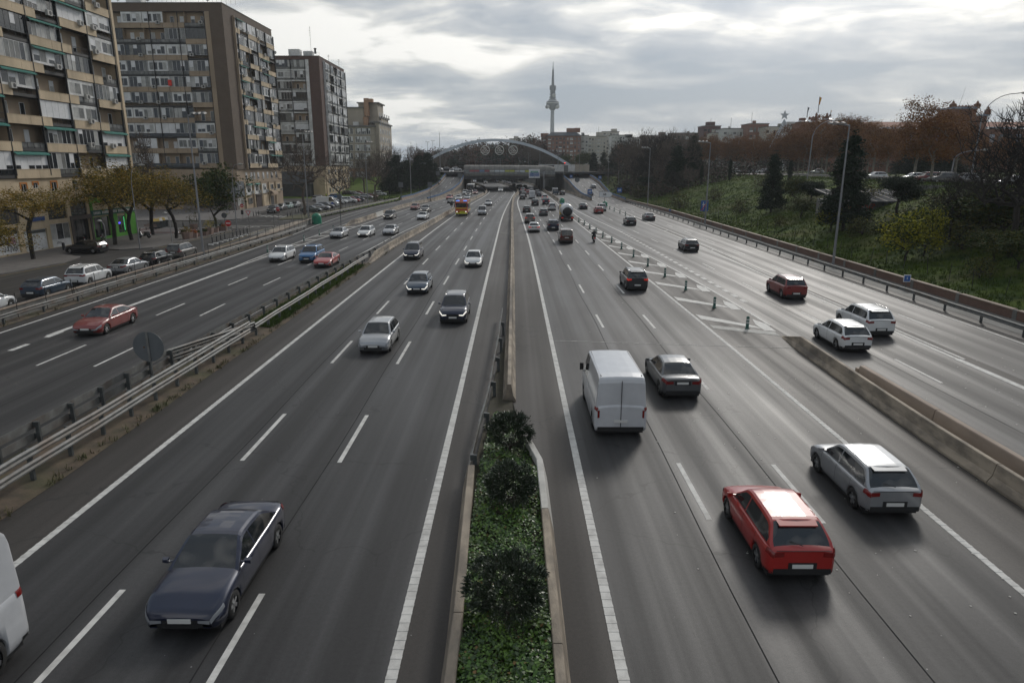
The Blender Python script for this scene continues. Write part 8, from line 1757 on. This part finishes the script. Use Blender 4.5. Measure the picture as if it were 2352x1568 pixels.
# ================================================================== street furniture
M_lampglass = mat('lamp_glass', (.6, .62, .64), .15, spec=.8)
def lamp(px, pyb, pyt, label, kind, zg=0.0, side=-1, X=None, scale=1.0):
	g = G(px, pyb, zg) if X is None else PX(px, pyb, X); top = PY(px, pyt, g.y).z; h = top - g.z
	t = thing('lamp_post', label, 'lamp post', tuple(g)); r0 = .13 * scale
	if kind == 'multi':     # tall mast with a cluster of flat lanterns on one side
		b = MB(); b.tube([(0, 0, 0), (0, 0, h * .5), (0, 0, h)], [r0 * 1.15, r0 * .8, r0 * .5], 8); b.build('pole', M_lamp_post, t)
		b = MB(); b.tube([(0, 0, h - .1), (side * 1.9, -.1, h + .05)], .05, 5); b.tube([(0, 0, h - .15), (side * .5, 0, h)], .06, 5); b.build('lamp_arm', M_lamp_post, t)
		for k in range(3):
			b = MB(); x = side * (.65 + k * .62); b.add([(x - .22, -.42, h + .0), (x + .22, -.42, h + .0), (x + .26, .3, h + .12), (x - .26, .3, h + .12), (x - .12, -.34, h + .16), (x + .12, -.34, h + .16), (x + .14, .22, h + .26), (x - .14, .22, h + .26)], [(3, 2, 1, 0), (4, 5, 6, 7), (0, 1, 5, 4), (1, 2, 6, 5), (2, 3, 7, 6), (3, 0, 4, 7)]); l_ = b.build('lantern', M_galv, t)
			b = MB(); b.add([(x - .17, -.36, h - .012), (x + .17, -.36, h - .012), (x + .17, .1, h + .062), (x - .17, .1, h + .062)], [(3, 2, 1, 0)]); b.build('lamp_glass', M_lampglass, l_)
	elif kind == 'double':
		b = MB(); b.tube([(0, 0, 0), (0, 0, h)], [r0, r0 * .5], 7); b.tube([(-.8, 0, h), (.8, 0, h)], .04, 4); b.build('pole', M_lamp_post, t)
		for s in (-1, 1): b = MB(); b.lathe([(.01, 0), (.3, .02), (.34, .1), (.1, .25)], 8, (s * .85, 0, h - .1)); b.build('lantern', M_galv_dark, t)
	elif kind == 'arm':     # swan-neck with one long lantern
		b = MB(); n_ = [(0, 0, 0), (0, 0, h * .72)] + [(side * 1.9 * scale * (1 - cos(a)) * .62, 0, h * .72 + (h * .28) * sin(a)) for a in frange(.2, pi / 2, .25)]; e = n_[-1]; n_.append((e[0] + side * .7 * scale, 0, e[2] + .03)); e = n_[-1]
		b.tube(n_, [r0] + [r0 * .62] + [r0 * .42] * (len(n_) - 2), 6); b.build('pole', M_lamp_post, t)
		b = MB(); b.lathe([(.02, 0), (.11, .15), (.15, .5), (.05, .8)], 8, (0, 0, 0), 'X'); o = b.build('lantern', M_ac, t, (e[0] - (.1 if side > 0 else .6), 0, e[2] + .02));
	elif kind == 'short':
		b = MB(); b.tube([(0, 0, 0), (0, 0, h * .85), (side * .3, 0, h * .97), (side * .8, 0, h)], [r0 * .6, r0 * .45, r0 * .35, r0 * .3], 6); b.build('pole', M_lamp_post, t)
		b = MB(); b.lathe([(.01, -.05), (.28, -.02), (.24, .1), (.05, .2)], 10, (side * .85, 0, h)); b.build('lantern', M_ac, t)
	elif kind == 'mast': b = MB(); b.tube([(0, 0, 0), (0, 0, h)], [.2, .08], 8); b.build('pole', M_lamp_post, t)
	return t
for px, pb, pt_, lb, k, zg, sd in (
	(1913, 610, 286, 'nearest tall lamp post on the right edge with a cluster of flat lanterns', 'multi', 0, -1), (1619, 517, 327, 'second tall lamp post along the right edge', 'multi', 0, -1), (1487, 476, 340, 'third tall lamp post along the right edge', 'multi', 0, -1),
	(469, 597, 263, 'tall lamp post standing at the guard rail between the road and the left street', 'multi', 0, .9), (708.6, 499, 304, 'tall lamp post beside the big bare tree on the left island', 'multi', .2, .9), (845, 468, 327, 'tall thin lamp post at the far end of the car park', 'multi', .2, .9), (944.5, 448, 340, 'tall thin lamp post at the foot of the lawn', 'multi', .2, .9),
	(430, 577, 375, 'slim street lamp with a curved arm left of the tall roadside mast', 'arm', .26, 1), (545, 530, 378, 'slim street lamp with a curved arm near the grey corner building', 'arm', .26, 1), (248, 575, 508, 'low pedestrian lamp in front of the brown portal', 'short', .26, -.6), (396, 560, 490, 'low pedestrian lamp among the golden trees', 'short', .26, -.6)):
	if px == 430: px, pb, pt_ = 322, 571, 380
	lamp(px, pb, pt_, lb, k, zg, sd, scale=.62 if k in ('arm', 'short') else 1.0)
c5_ = crop(2.851, 1600, 150)
for x, y0, y1, lb, k in ((722, 1265, 1030, 'thin lamp pole at the foot of the right ramp', 'mast'), (637, 1145, 935, 'lamp post on the outer side of the right ramp, nearer one', 'arm'), (565, 1120, 900, 'lamp post on the outer side of the right ramp, farther one', 'arm'), (392, 1055, 795, 'double lamp post above the right foot of the arch', 'double'), (210, 1000, 850, 'thin lamp post on the bridge hoarding', 'mast'), (55, 990, 870, 'thin lamp post in front of the wood right of the ornaments', 'arm')):
	px, pb = c5_(x, y0); d = 262 if x > 600 else 300; p_ = PY(px, pb, d); pt2 = PY(*c5_(x, y1), d); t = thing('lamp_post', lb, 'lamp post', (p_.x, d, p_.z)); h = pt2.z - p_.z
	b = MB(); b.tube([(0, 0, -.8), (0, 0, h)], [.11, .06], 6); b.build('pole', M_lamp_post, t)
	if k != 'mast': b = MB(); b.tube([(0, 0, h), (-1.3, 0, h + .15)], .05, 4); b.box(-2.0, -1.2, -.12, .12, h + .1, h + .22); (b.box(1.2, 2.0, -.12, .12, h + .1, h + .22) if k == 'double' else None); (b.tube([(0, 0, h), (1.3, 0, h + .15)], .05, 4) if k == 'double' else None); b.build('lantern', M_galv, t)
c4_ = crop(3.92, 1200, 350)
for x, y0, y1, lb, k in ((475, 668, 188, 'tall bare mast standing at the top of the lawn', 'mast'), (330, 560, 300, 'double lamp post left of a distant pair beside the mast', 'double'), (394, 620, 285, 'double lamp post right of a distant pair beside the mast', 'double'), (1645, 560, 410, 'lamp post on the bridge in front of the wood, right one', 'arm'), (1512, 560, 425, 'lamp post on the bridge in front of the wood, left one', 'arm'), (1860, 570, 350, 'lamp post in front of the red brick block', 'arm'), (893, 560, 515, 'small lamp left of a pair behind the canopy', 'arm'), (812, 560, 515, 'small lamp far left behind the canopy', 'arm'), (1180, 560, 495, 'small lamp behind the middle of the canopy', 'arm')):
	px, pb = c4_(x, y0); d = 292.0 if k == 'mast' else 325.0; p_ = PY(px, pb, d); h = PY(*c4_(x, y1), d).z - 7.4; t = thing('lamp_post', lb, 'lamp post', (p_.x, d, 7.4)); b = MB(); b.tube([(0, 0, 0), (0, 0, h)], [.17 if k == 'mast' else .1, .08], 6); b.build('pole', M_lamp_post, t)
	if k != 'mast': b = MB(); b.box(-.9, -.2, -.1, .1, h, h + .15); (b.box(.2, .9, -.1, .1, h, h + .15) if k == 'double' else None); b.tube([(-.3, 0, h), (.3, 0, h)], .04, 4); b.build('lantern', M_galv, t)
for px, pb, pt_, arm, d, lb in ((2228, 418, 213, 6.4, 118, 'large swan-neck street lamp curving over the right part of the bank'), (1855, 405, 275, 5.4, 150, 'large swan-neck street lamp left of the tallest conifer'), (2182, 414, 345, 5, 122, 'swan-neck lamp half hidden behind the plane trees')):
	p_ = PY(px, pb, d); z = T(p_.x, d); h = PY(px, pt_, d).z - z; t = thing('street_lamp', lb, 'lamp post', (p_.x, d, z)); A = arm * (1 if px != 2182 else 1)
	pts = [(0, 0, 0), (A * .03, 0, h * .72)] + [(A * .05 + A * .75 * (1 - cos(a)), 0, h * .72 + h * .27 * sin(a)) for a in frange(.3, pi / 2, .2)]; e = pts[-1]; pts.append((e[0] + A * .12, 0, e[2] + .1)); b = MB(); b.tube(pts, [.13, .10] + [.07] * (len(pts) - 2), 7); b.build('pole', M_lamp_post, t); e = pts[-1]
	b = MB(); b.lathe([(.03, 0), (.16, .25), (.2, .75), (.08, 1.05), (.01, 1.1)], 10, (e[0], 0, e[2]), 'X'); b.build('lantern', M_ac, t)
M_dgreen = mat('dark_green_plastic', (.012, .07, .05), .5); M_band = mat('reflective_band', (.5, .52, .5), .4)
def delineator():
	a = MB(); a.lathe([(.16, 0), (.16, .03), (.105, .05), (.10, .78), (.06, .82), (.01, .83)], 12, (0, 0, 0)); bnd = MB()
	for z in (.36, .56): bnd.lathe([(.106, z), (.106, z + .10)], 12, (0, 0, 0), cap=False)
	return a.mesh('post_body', M_dgreen), bnd.mesh('reflective_band', M_band)
dm = delineator(); lbl = ['%s striped green delineator post, counted from the pointed concrete barrier' % s for s in ('first', 'second', 'third', 'fourth', 'fifth', 'sixth', 'seventh', 'eighth', 'ninth', 'tenth', 'eleventh', 'twelfth', 'thirteenth')]
def delin(x, y, lb, grp, s=1.0): t = thing('delineator_post', lb, 'delineator', (x, y, .012), 0, grp); t.scale = (s, s, s); put('post_body', dm[0], t); put('reflective_band', dm[1], t)
for p_, lb in zip(POSTS_R, lbl): delin(p_.x, p_.y, lb, 'striped posts in the middle of the chevron gore')
for i, (x, y) in enumerate(((547, 182), (520, 172), (466, 150))): p_ = G(*c73(x, y)); delin(p_.x, p_.y, 'striped post near the distant green bell marker, %s of three' % ('nearest', 'middle', 'farthest')[i], 'striped posts by the distant bell')
for i, (x, y) in enumerate(((983, 255), (940, 238), (895, 220), (860, 205))): p_ = G(*c73(x, y)); delin(p_.x, p_.y, 'striped post by the ramp exit sign, number %s from the camera' % ('one', 'two', 'three', 'four')[i], 'striped posts beside the ramp lane')
c22 = crop(2.613, 700, 500)
for i, (x, y) in enumerate(((270, 672), (555, 582), (676, 538), (785, 500), (628, 450))): p_ = G(*c22(x, y)); delin(p_.x, p_.y, ('striped post left of the white estate at the tip of the left gore', 'striped post above the blue car in the left gore', 'striped post left of the silver saloon in the left gore', 'striped post half hidden behind the silver saloon', 'striped post standing next to the large green bell marker')[i], 'striped posts in the left gore')
def bell(px, py, lb, s=1.0):
	g = G(px, py); t = thing('bell_marker', lb, 'bell marker', tuple(g)); M_bell = mat('green_bell_plastic', (.008, .20, .11), .45, c2=(.006, .16, .09), scale=1.5)
	b = MB(); b.lathe([(.85 * s, 0), (.85 * s, 1.1 * s), (.78 * s, 1.45 * s), (.55 * s, 1.75 * s), (.2 * s, 1.9 * s), (.01, 1.92 * s)], 20, (0, 0, 0)); b.build('bell_body', M_bell, t)
	b = MB(); y = -.87 * s; b.add([(-.28 * s, y, 1.1 * s), (-.05 * s, y, 1.1 * s), (-.05 * s, y + .12, 1.5 * s)], [(0, 1, 2)]); b.add([(.05 * s, y, 1.1 * s), (.28 * s, y, 1.1 * s), (.05 * s, y + .12, 1.5 * s)], [(0, 1, 2)]); b.build('arrow_marks', M_dgreen if s > .8 else M_band, t)
bell(728, 514, 'large green bell-shaped marker at the tip of the left slip road'); bell(*c4_(1908, 1018), 'green bell marker at the end of the distant right barrier', .75); bell(*c73(822, 185), 'green bell marker under the exit sign', .75)
bm2 = MB(); bm2.lathe([(.07, 0), (.07, .9), (.05, .95), (.01, .96)], 8, (0, 0, 0)); bw = MB(); bw.lathe([(.074, .74), (.074, .80)], 8, (0, 0, 0), cap=False); bm2 = bm2.mesh('post_body', M_black); bw = bw.mesh('white_ring', M_band)
c66 = crop(5.227, 550, 560); bl = [(458, 875), (527, 858), (592, 842), (655, 825), (780, 795), (840, 778), (896, 765), (952, 748), (1004, 732)]
def bollard(x, y, z, lb, grp): t = thing('bollard', lb, 'bollard', (x, y, z), 0, grp); put('post_body', bm2, t); put('white_ring', bw, t)
for i, (x, y) in enumerate(bl): p_ = G(*c66(x, y), .21); bollard(p_.x, p_.y, .21, 'black bollard on the strip beside the street wall, %s from the camera' % ('first', 'second', 'third', 'fourth', 'fifth', 'sixth', 'seventh', 'eighth', 'ninth')[i], 'black bollards on the strip beside the wall')
for i, (x, y) in enumerate(((1101, 460), (1145, 455), (1184, 447), (1635, 470), (1680, 455), (1765, 415), (1807, 400))): p_ = G(*c66(x, y), .26); bollard(p_.x, p_.y, .14 if i > 2 else .26, 'thin dark bollard near the zebra crossing, %s from the left' % ('first', 'second', 'third', 'fourth', 'fifth', 'sixth', 'seventh')[i], 'bollards around the zebra crossing')
for i, (x, y) in enumerate(((105, 585), (215, 555), (248, 590), (0, 630))): p_ = G(*c66(x, y), .26); bollard(p_.x, p_.y, .26, 'dark bollard in the side street mouth behind the planters, %s' % ('near', 'far', 'right', 'left')[i] + ' one', 'bollards in the side street')
for i in range(8): x, y = lerp(430, 980, i / 7), lerp(915, 765, i / 7); p_ = G(*c66(x, y), .215); b = MB(); b.box(-.3, .3, -.18, .18, 0, .12); tag(b.build('white_kerb_block', M_white_wall, None, tuple(p_)), 'white block lying on the bollard strip, %s from the near end' % ('first', 'second', 'third', 'fourth', 'fifth', 'sixth', 'seventh', 'last')[i], 'kerb block', 'white blocks on the bollard strip')
b = MB(); p_ = G(*c02(503, 915), .26); b.lathe([(.16, 0), (.16, .8), (.12, .9)], 10, (0, 0, 0)); tag(b.build('litter_post', M_black, None, tuple(p_)), 'stubby black post on the pavement behind the black estate car', 'post')
M_planter = mat('pinkish_stone_planter', (.27, .18, .15), .85, c2=(.2, .14, .115), scale=3); M_flower = mat('orange_flower', (.5, .12, .01), .7); M_flower2 = mat('yellow_flower', (.45, .33, .02), .7)
for i, (x, y, s, lf, h, lb) in enumerate(((165, 665, 1.1, L_ol, 2.6, 'pink stone planter with a small tree at the side street corner'), (70, 815, 1.25, L_gold, 1.1, 'largest pink stone planter with spiky yellow plants, nearest the camera'), (172, 800, .95, M_flower, .5, 'stone planter with orange flowers next to the large spiky one'), (245, 780, .8, L_green, .35, 'small stone planter with low green leaves'), (345, 765, .85, L_green, .4, 'stone planter with low plants right of the tall lamp post'), (400, 745, 1.3, M_flower2, 1.3, 'big stone planter with a yellow-orange bush'), (500, 715, .95, L_ol, 1.9, 'stone planter with an olive shrub beside the slim street lamp'), (590, 690, 1.0, L_con, 1.0, 'stone planter with a grey agave right of the slim street lamp'), (640, 690, .9, M_flower, .45, 'last stone planter with orange flowers near the no entry sign'))):
	p_ = G(*c66(x, y), .26); t = thing('planter', lb, 'planter', tuple(p_), .3 * i); b = MB(); r_ = .62 * s; b.lathe([(r_ * .85, 0), (r_, .62 * s), (r_, .7 * s), (r_ * .86, .7 * s), (r_ * .84, .6 * s)], 6, (0, 0, 0), sm=False, cap=False); b.build('planter_box', M_planter, t); b = MB(); b.lathe([(.01, .6 * s), (r_ * .85, .6 * s)], 6, (0, 0, 0), cap=False, sm=False); b.build('soil', M_ivy_soil, t)
	rg2 = np.random.default_rng(i + 50)
	if i == 7:
		ag = []
		for k in range(26): a = rg2.uniform(0, 6.28); e_ = rg2.uniform(.3, 1.3); L_ = .95; p0 = np.array([0, 0, .6]); p1 = p0 + np.array([cos(a) * cos(e_), sin(a) * cos(e_), sin(e_)]) * L_; sd = np.array([-sin(a), cos(a), 0]) * .06; ag.append([p0 - sd, p0 + sd, p1 + sd * .1, p1 - sd * .1])
		put('plant', quads_mesh('plant', np.array(ag), mat('agave_leaf', (.10, .14, .12), .6)), t)
	else: pts = ell_pts(rg2, 40, (0, 0, .62 * s + h * .5), (r_ * (1.0 if h < 1.5 else 1.15), r_ * (1.0 if h < 1.5 else 1.15), h * .52), .2); q = leaves_quads(rg2, pts, 14, (.09, .09, .09), .075, .9, .35); put('plant', quads_mesh('plant', q, [lf, L_green], (rg2.random(len(q)) < .35).astype(int)), t)
M_signred = mat('sign_red', (.45, .012, .012), .4)
def round_sign(px, py, z, h, r, lb, face='entry', away=False, X=None, pole=M_galv):
	g = G(px, py, z); t = thing('road_sign', lb, 'road sign', tuple(g)); b = MB(); b.tube([(0, 0.03, 0), (0, 0.03, h + r * .8)], .035, 6); b.build('pole', pole, t)
	n_ = 8 if face == 'stop' else (3 if face == 'yield' else 24); ph = pi / 8 if face == 'stop' else (-pi / 2 if face == 'yield' else 0)
	def disc(rr, y, m, nme, nn=n_, pp=ph): b = MB(); b.add([(rr * cos(pp + 2 * pi * k / nn), y, h + rr * sin(pp + 2 * pi * k / nn)) for k in range(nn)] + [(rr * cos(pp + 2 * pi * k / nn), y + .015, h + rr * sin(pp + 2 * pi * k / nn)) for k in range(nn)], [tuple(range(nn)), tuple(reversed(range(nn, 2 * nn)))] + [(k, k + nn, (k + 1) % nn + nn, (k + 1) % nn) for k in range(nn)]); return b.build(nme, m, t)
	if face == 'back': disc(r, -.02, M_signgrey, 'sign_plate'); b = MB(); b.box(-.05, .05, -.06, -.021, h - r, h + r); b.build('stiffener', M_galv, t); b = MB(); b.box(-.28 * r - .04, -.28 * r + .04, -.03, -.0215, h - .06, h + .02); b.build('sticker', mat('brown_sticker', (.1, .05, .02), .6), t)
	elif face == 'entry': disc(r, -.02, M_signred, 'sign_plate'); b = MB(); b.box(-r * .72, r * .72, -.035, -.021, h - r * .14, h + r * .14); b.build('white_bar', M_signwhite, t)
	elif face == 'stop':
		disc(r, -.02, M_signred, 'sign_plate'); me = text_mesh('STOP', r * .72, 'lettering', .004, True); me.materials.clear(); me.materials.append(M_signwhite); o = put('lettering', me, t, (0, -.03, h)); o.rotation_euler = (pi / 2, 0, 0)
	elif face == 'yield': disc(r, -.02, M_signred, 'sign_plate'); disc(r * .62, -.028, M_signwhite, 'sign_face')
	return t
g_ = G(345, 857); t = round_sign(345, 857, 0, 2.1, .72, 'round grey back of a road sign standing between the double guard rails at left', 'back'); t.location = (-16.95, 30.45, .05)
round_sign(*c66(733, 860), .21, 2.45, .42, 'red no entry sign on the strip beside the bollards'); round_sign(*c66(935, 490), .26, 2.35, .34, 'smaller red no entry sign with a bin in front of the corner building')
round_sign(*c66(1500, 585), .14, 2.6, .36, 'red octagonal STOP sign in front of the parked black suv', 'stop'); round_sign(*c66(1060, 860), .1, 3.9, .42, 'white and red yield triangle seen near the STOP marking', 'yield'); round_sign(*c66(665, 695), .26, 2.4, .42, 'grey back of a round sign near the planters', 'back')
for x, y, h in ((1430, 640, 3.0), (1720, 600, 2.4), (1860, 480, 2.4)): p_ = G(*c66(x, y), .2); b = MB(); b.tube([(0, 0, 0), (0, 0, h)], .045, 6); tag(b.build('bare_pole', M_galv, None, tuple(p_)), {1430: 'bare grey pole left of the STOP sign', 1720: 'bare grey pole between the STOP sign and the bell marker', 1860: 'thin pole beside the large bare tree'}[x], 'pole')
b = MB(); b.box(-.2, .2, -.15, .15, .7, 1.5); p_ = G(*c66(937, 492), .26); tag(b.build('litter_bin', M_black, None, (p_.x, p_.y - .15, .26)), 'dark litter bin fixed below the small no entry sign', 'bin')
def panel_sign(px, py, h, w, hh, lb, m, z=None, txt=None, tm=None, Y=None, border=None, slash=False, ts=.6):
	if Y: g = PY(px, py, Y)
	else: g = G(px, py, 0) if z is None else z
	t = thing('road_sign', lb, 'road sign', tuple(g)); b = MB(); b.tube([(0, .05, 0), (0, .05, h + hh / 2)], .05, 6); b.build('pole', M_galv, t)
	if border: b = MB(); b.box(-w / 2 - .05, w / 2 + .05, -.02, .02, h - hh / 2 - .05, h + hh / 2 + .05); b.build('border', border, t)
	b = MB(); b.box(-w / 2, w / 2, -.035, .0 if not border else -.021, h - hh / 2, h + hh / 2); b.build('sign_panel', m, t)
	if txt: me = text_mesh(txt, hh * ts, 'lettering', .004, True); me.materials.clear(); me.materials.append(tm or M_signwhite); o = put('lettering', me, t, (0, -.045, h)); o.rotation_euler = (pi / 2, 0, 0)
	if slash:
		b = MB(); b.box(-w * .22, -w * .14, -.045, -.036, h - hh * .35, h + hh * .35); b.box(w * .14, w * .22, -.045, -.036, h - hh * .35, h + hh * .35); b.box(-w * .3, w * .3, -.045, -.036, h + hh * .08, h + hh * .16); b.build('motorway_symbol', M_signwhite, t)
		b = MB(); b.add([(-w * .42, -.05, h - hh * .42), (-w * .3, -.05, h - hh * .42), (w * .42, -.05, h + hh * .42), (w * .3, -.05, h + hh * .42)], [(0, 1, 2, 3)]); b.build('red_slash', M_signred, t)
	return t
panel_sign(*c4_(2230, 960), 1.9, 1.3, 1.3, 'blue square 60 speed sign on the tip of the right ramp wall', M_signblue, txt='60', Y=203); panel_sign(*c5_(735, 1262), 2.0, 1.3, 1.3, 'blue square 60 speed sign at the foot of the dark trees right of the ramp', M_signblue, txt='60', Y=196)
panel_sign(*c4_(2012, 760), 1.8, 1.1, 1.1, 'small blue sign on the inner wall of the right ramp', M_signblue, txt='40', Y=268); panel_sign(*c5_(568, 1128), 1.6, 1.2, 1.2, 'blue sign on the outer side of the right ramp', M_signblue, txt='40', Y=262)
panel_sign(*c5_(1185, 1405), 2.6, 1.35, 1.9, 'blue rectangular end of motorway sign with a red slash on the bank', M_signblue, slash=True, z=Vector((34.6, 127, .4))); panel_sign(2028, 652, .95, .5, .5, 'small blue kilometre plate behind the right guard rail', M_signblue, txt='5', z=Vector((33.3, 57.6, .0)), border=M_signwhite, ts=.5)
panel_sign(1430, 500, .9, .4, .3, 'tiny blue kilometre plate farther along the right guard rail', M_signblue, z=Vector((33.0, 148, 0)))
t = panel_sign(*c73(818, 170), 2.4, 2.5, 1.2, 'white exit arrow sign reading 68 above the green bell marker', M_signwhite, txt='68', tm=M_black, border=M_black, Y=162)
b = MB(); b.add([(1.25, -.035, 1.85), (1.85, -.035, 2.4), (1.25, -.035, 2.95), (1.25, .0, 1.85), (1.85, .0, 2.4), (1.25, .0, 2.95)], [(0, 1, 2), (5, 4, 3), (0, 3, 4, 1), (1, 4, 5, 2)]); b.build('arrow_tip', M_signwhite, t)
for x, y, lb, Y in ((2082, 820, 'triangular warning sign on the inner wall of the right ramp', 245), (2460, 0, '', 0)):
	if Y: p_ = PY(*c4_(x, y), Y); round_sign(0, 700, 0, 2.2, .85, lb, 'back').location = p_
for x, y, hh, lb, Y in ((357, 965, 3.6, 'dark back of a sign on a pole at the near end of the ramp wall', 200), (703, 770, 2.2, 'dark rectangular sign back on the inner ramp wall near the bridge', 262), (445, 760, 2.6, 'dark sign back standing on the lawn', 262), (15, 960, 3.4, 'grey sign back beside the guard rail of the slip road', 196)):
	p_ = PY(*c4_(x, y), Y); t = thing('road_sign', lb, 'road sign', tuple(p_)); b = MB(); b.tube([(0, 0, -.5), (0, 0, hh)], .07, 5); b.build('pole', M_galv_dark, t); b = MB(); b.box(-.65, .65, -.05, .0, hh - .4, hh + 1.0); b.build('sign_plate', M_signgrey, t)
for x, y, lb in ((993, 912, 'small black marker box on the left barrier by the bridge shadow'), (607, 1068, 'small black marker box on the barrier left of the fire engine')): p_ = G(*c4_(x, y), .8); b = MB(); b.box(-.04, .04, 0, .04, 0, .4); b.box(-.3, .3, -.1, .1, .4, 1.0); tag(b.build('marker_box', M_black, None, tuple(p_)), lb, 'marker')
p_ = G(*c22(845, 468)); t = thing('road_sign', 'tall dark pole with a small dark panel at the end of the left concrete barrier', 'road sign', tuple(p_)); b = MB(); b.tube([(0, 0, 0), (0, 0, 5.0)], .06, 6); b.build('pole', M_galv_dark, t); b = MB(); b.box(-.35, .35, -.1, .1, 4.6, 5.4); b.build('sign_plate', M_signgrey, t)
for x, y, lb in ((1938, 545, 'red traffic light at the right foot of the arch, upper one'), (2078, 612, 'red traffic light at the right end of the bridge, lower one')):
	p_ = PY(*c4_(x, y), 305); t = thing('traffic_light', lb, 'traffic light', (p_.x, 305, 7.4)); h = p_.z - 7.4; b = MB(); b.tube([(0, 0, 0), (0, 0, max(h, .4))], .07, 5); b.build('pole', M_galv_dark, t); b = MB(); b.box(-.22, .22, -.2, .0, max(h, .4) - .7, max(h, .4) + .3); b.build('signal_housing', M_black, t); b = MB(); b.lathe([(.01, -.26), (.16, -.23), (.17, -.2)], 12, (0, 0, max(h, .4)), 'Y', cap=False); b.build('red_lamp', mat('red_signal', (.6, .02, .02), .4, emis=(1, .05, .03), es=6.0), t)
for i in range(4):
	p_ = G(*c02(1228 + i * 22, 748 - i * 5), .26); t = thing('waste_container', 'grey waste container with a pale lid, %s of four under the golden trees' % ('first', 'second', 'third', 'fourth')[i], 'container', (p_.x, p_.y, .26), .5); b = MB(); rbox(b, -.55, .55, -.5, .5, .1, 1.2, .06); b.build('container_body', M_galv_dark, t); b = MB(); b.add([(-.6, -.55, 1.2), (.6, -.55, 1.2), (.6, .55, 1.2), (-.6, .55, 1.2), (-.5, 0, 1.62), (.5, 0, 1.62)], [(0, 1, 5, 4), (2, 3, 4, 5), (1, 2, 5), (3, 0, 4)]); b.build('lid', M_white_wall if i % 2 else P['yellow'], t)
for i, (x, y) in enumerate(((1185, 755), (1210, 745))):
	p_ = G(*c02(x, y), .26); t = thing('park_bench', 'wooden park bench near the waste containers, %s one' % ('front', 'rear')[i], 'bench', (p_.x, p_.y, .26), .6)
	for k in range(3): b = MB(); b.box(-.9, .9, -.25 + k * .16, -.12 + k * .16, .42, .46); b.build('seat_slat', M_planter, t)
	for k in range(2): b = MB(); b.box(-.9, .9, .28, .32, .55 + k * .16, .66 + k * .16); b.build('back_slat', M_planter, t)
	for s in (-.7, .7): b = MB(); b.box(s - .03, s + .03, -.25, .3, 0, .42); b.build('leg', M_black, t)
t = thing('bank_fence', 'row of thin dark fence posts along the foot of the grass bank', 'fence', (37, 40, T(37, 40))); pm = MB(); pm.tube([(0, 0, 0), (0, 0, 1.5)], .03, 4); pm = pm.mesh('fence_post', M_black)
for i in range(44): y = 38 + i * 3.4; x = tR(y) + 3.0 + .2 * sin(i * 2.1); o = put('fence_post', pm, t, (x - 37, y - 40, T(x, y) - T(37, 40))); o.rotation_euler = (.08 * sin(i * 5.1), .10 * sin(i * 3.3), 0)
t = thing('car_park_fence', 'low wire fence with thin posts between the car park and the slip road', 'fence', (-40, 136, .2))
for i in range(22): y = 136 + i * 2.9; x = float(np.interp(y, [131, 150, 170, 200], [-41.5, -41.0, -40.0, -38.2])); put('fence_post', pm, t, (x + 40, y - 136, 0))
b = MB()
for z in (.5, 1.0, 1.4): b.tube([(float(np.interp(y, [131, 150, 170, 200], [-41.5, -41.0, -40.0, -38.2])) + 40, y - 136, z) for y in frange(136, 197, 6)], .015, 4)
b.build('wire', M_black, t)
hz = MB(); hz.box(-2250, 2250, -120, 2250, -2.5, 262); m_h = bpy.data.materials.new('haze_air'); m_h.use_nodes = True; nt = m_h.node_tree
for n_ in list(nt.nodes): nt.nodes.remove(n_)
o_ = nt.nodes.new('ShaderNodeOutputMaterial'); v_ = nt.nodes.new('ShaderNodeVolumePrincipled'); v_.inputs['Density'].default_value = .00016; v_.inputs['Color'].default_value = (.90, .95, 1.0, 1); v_.inputs['Anisotropy'].default_value = .2; nt.links.new(v_.outputs[0], o_.inputs['Volume'])
hz.build('haze', m_h)['kind'] = 'stuff'
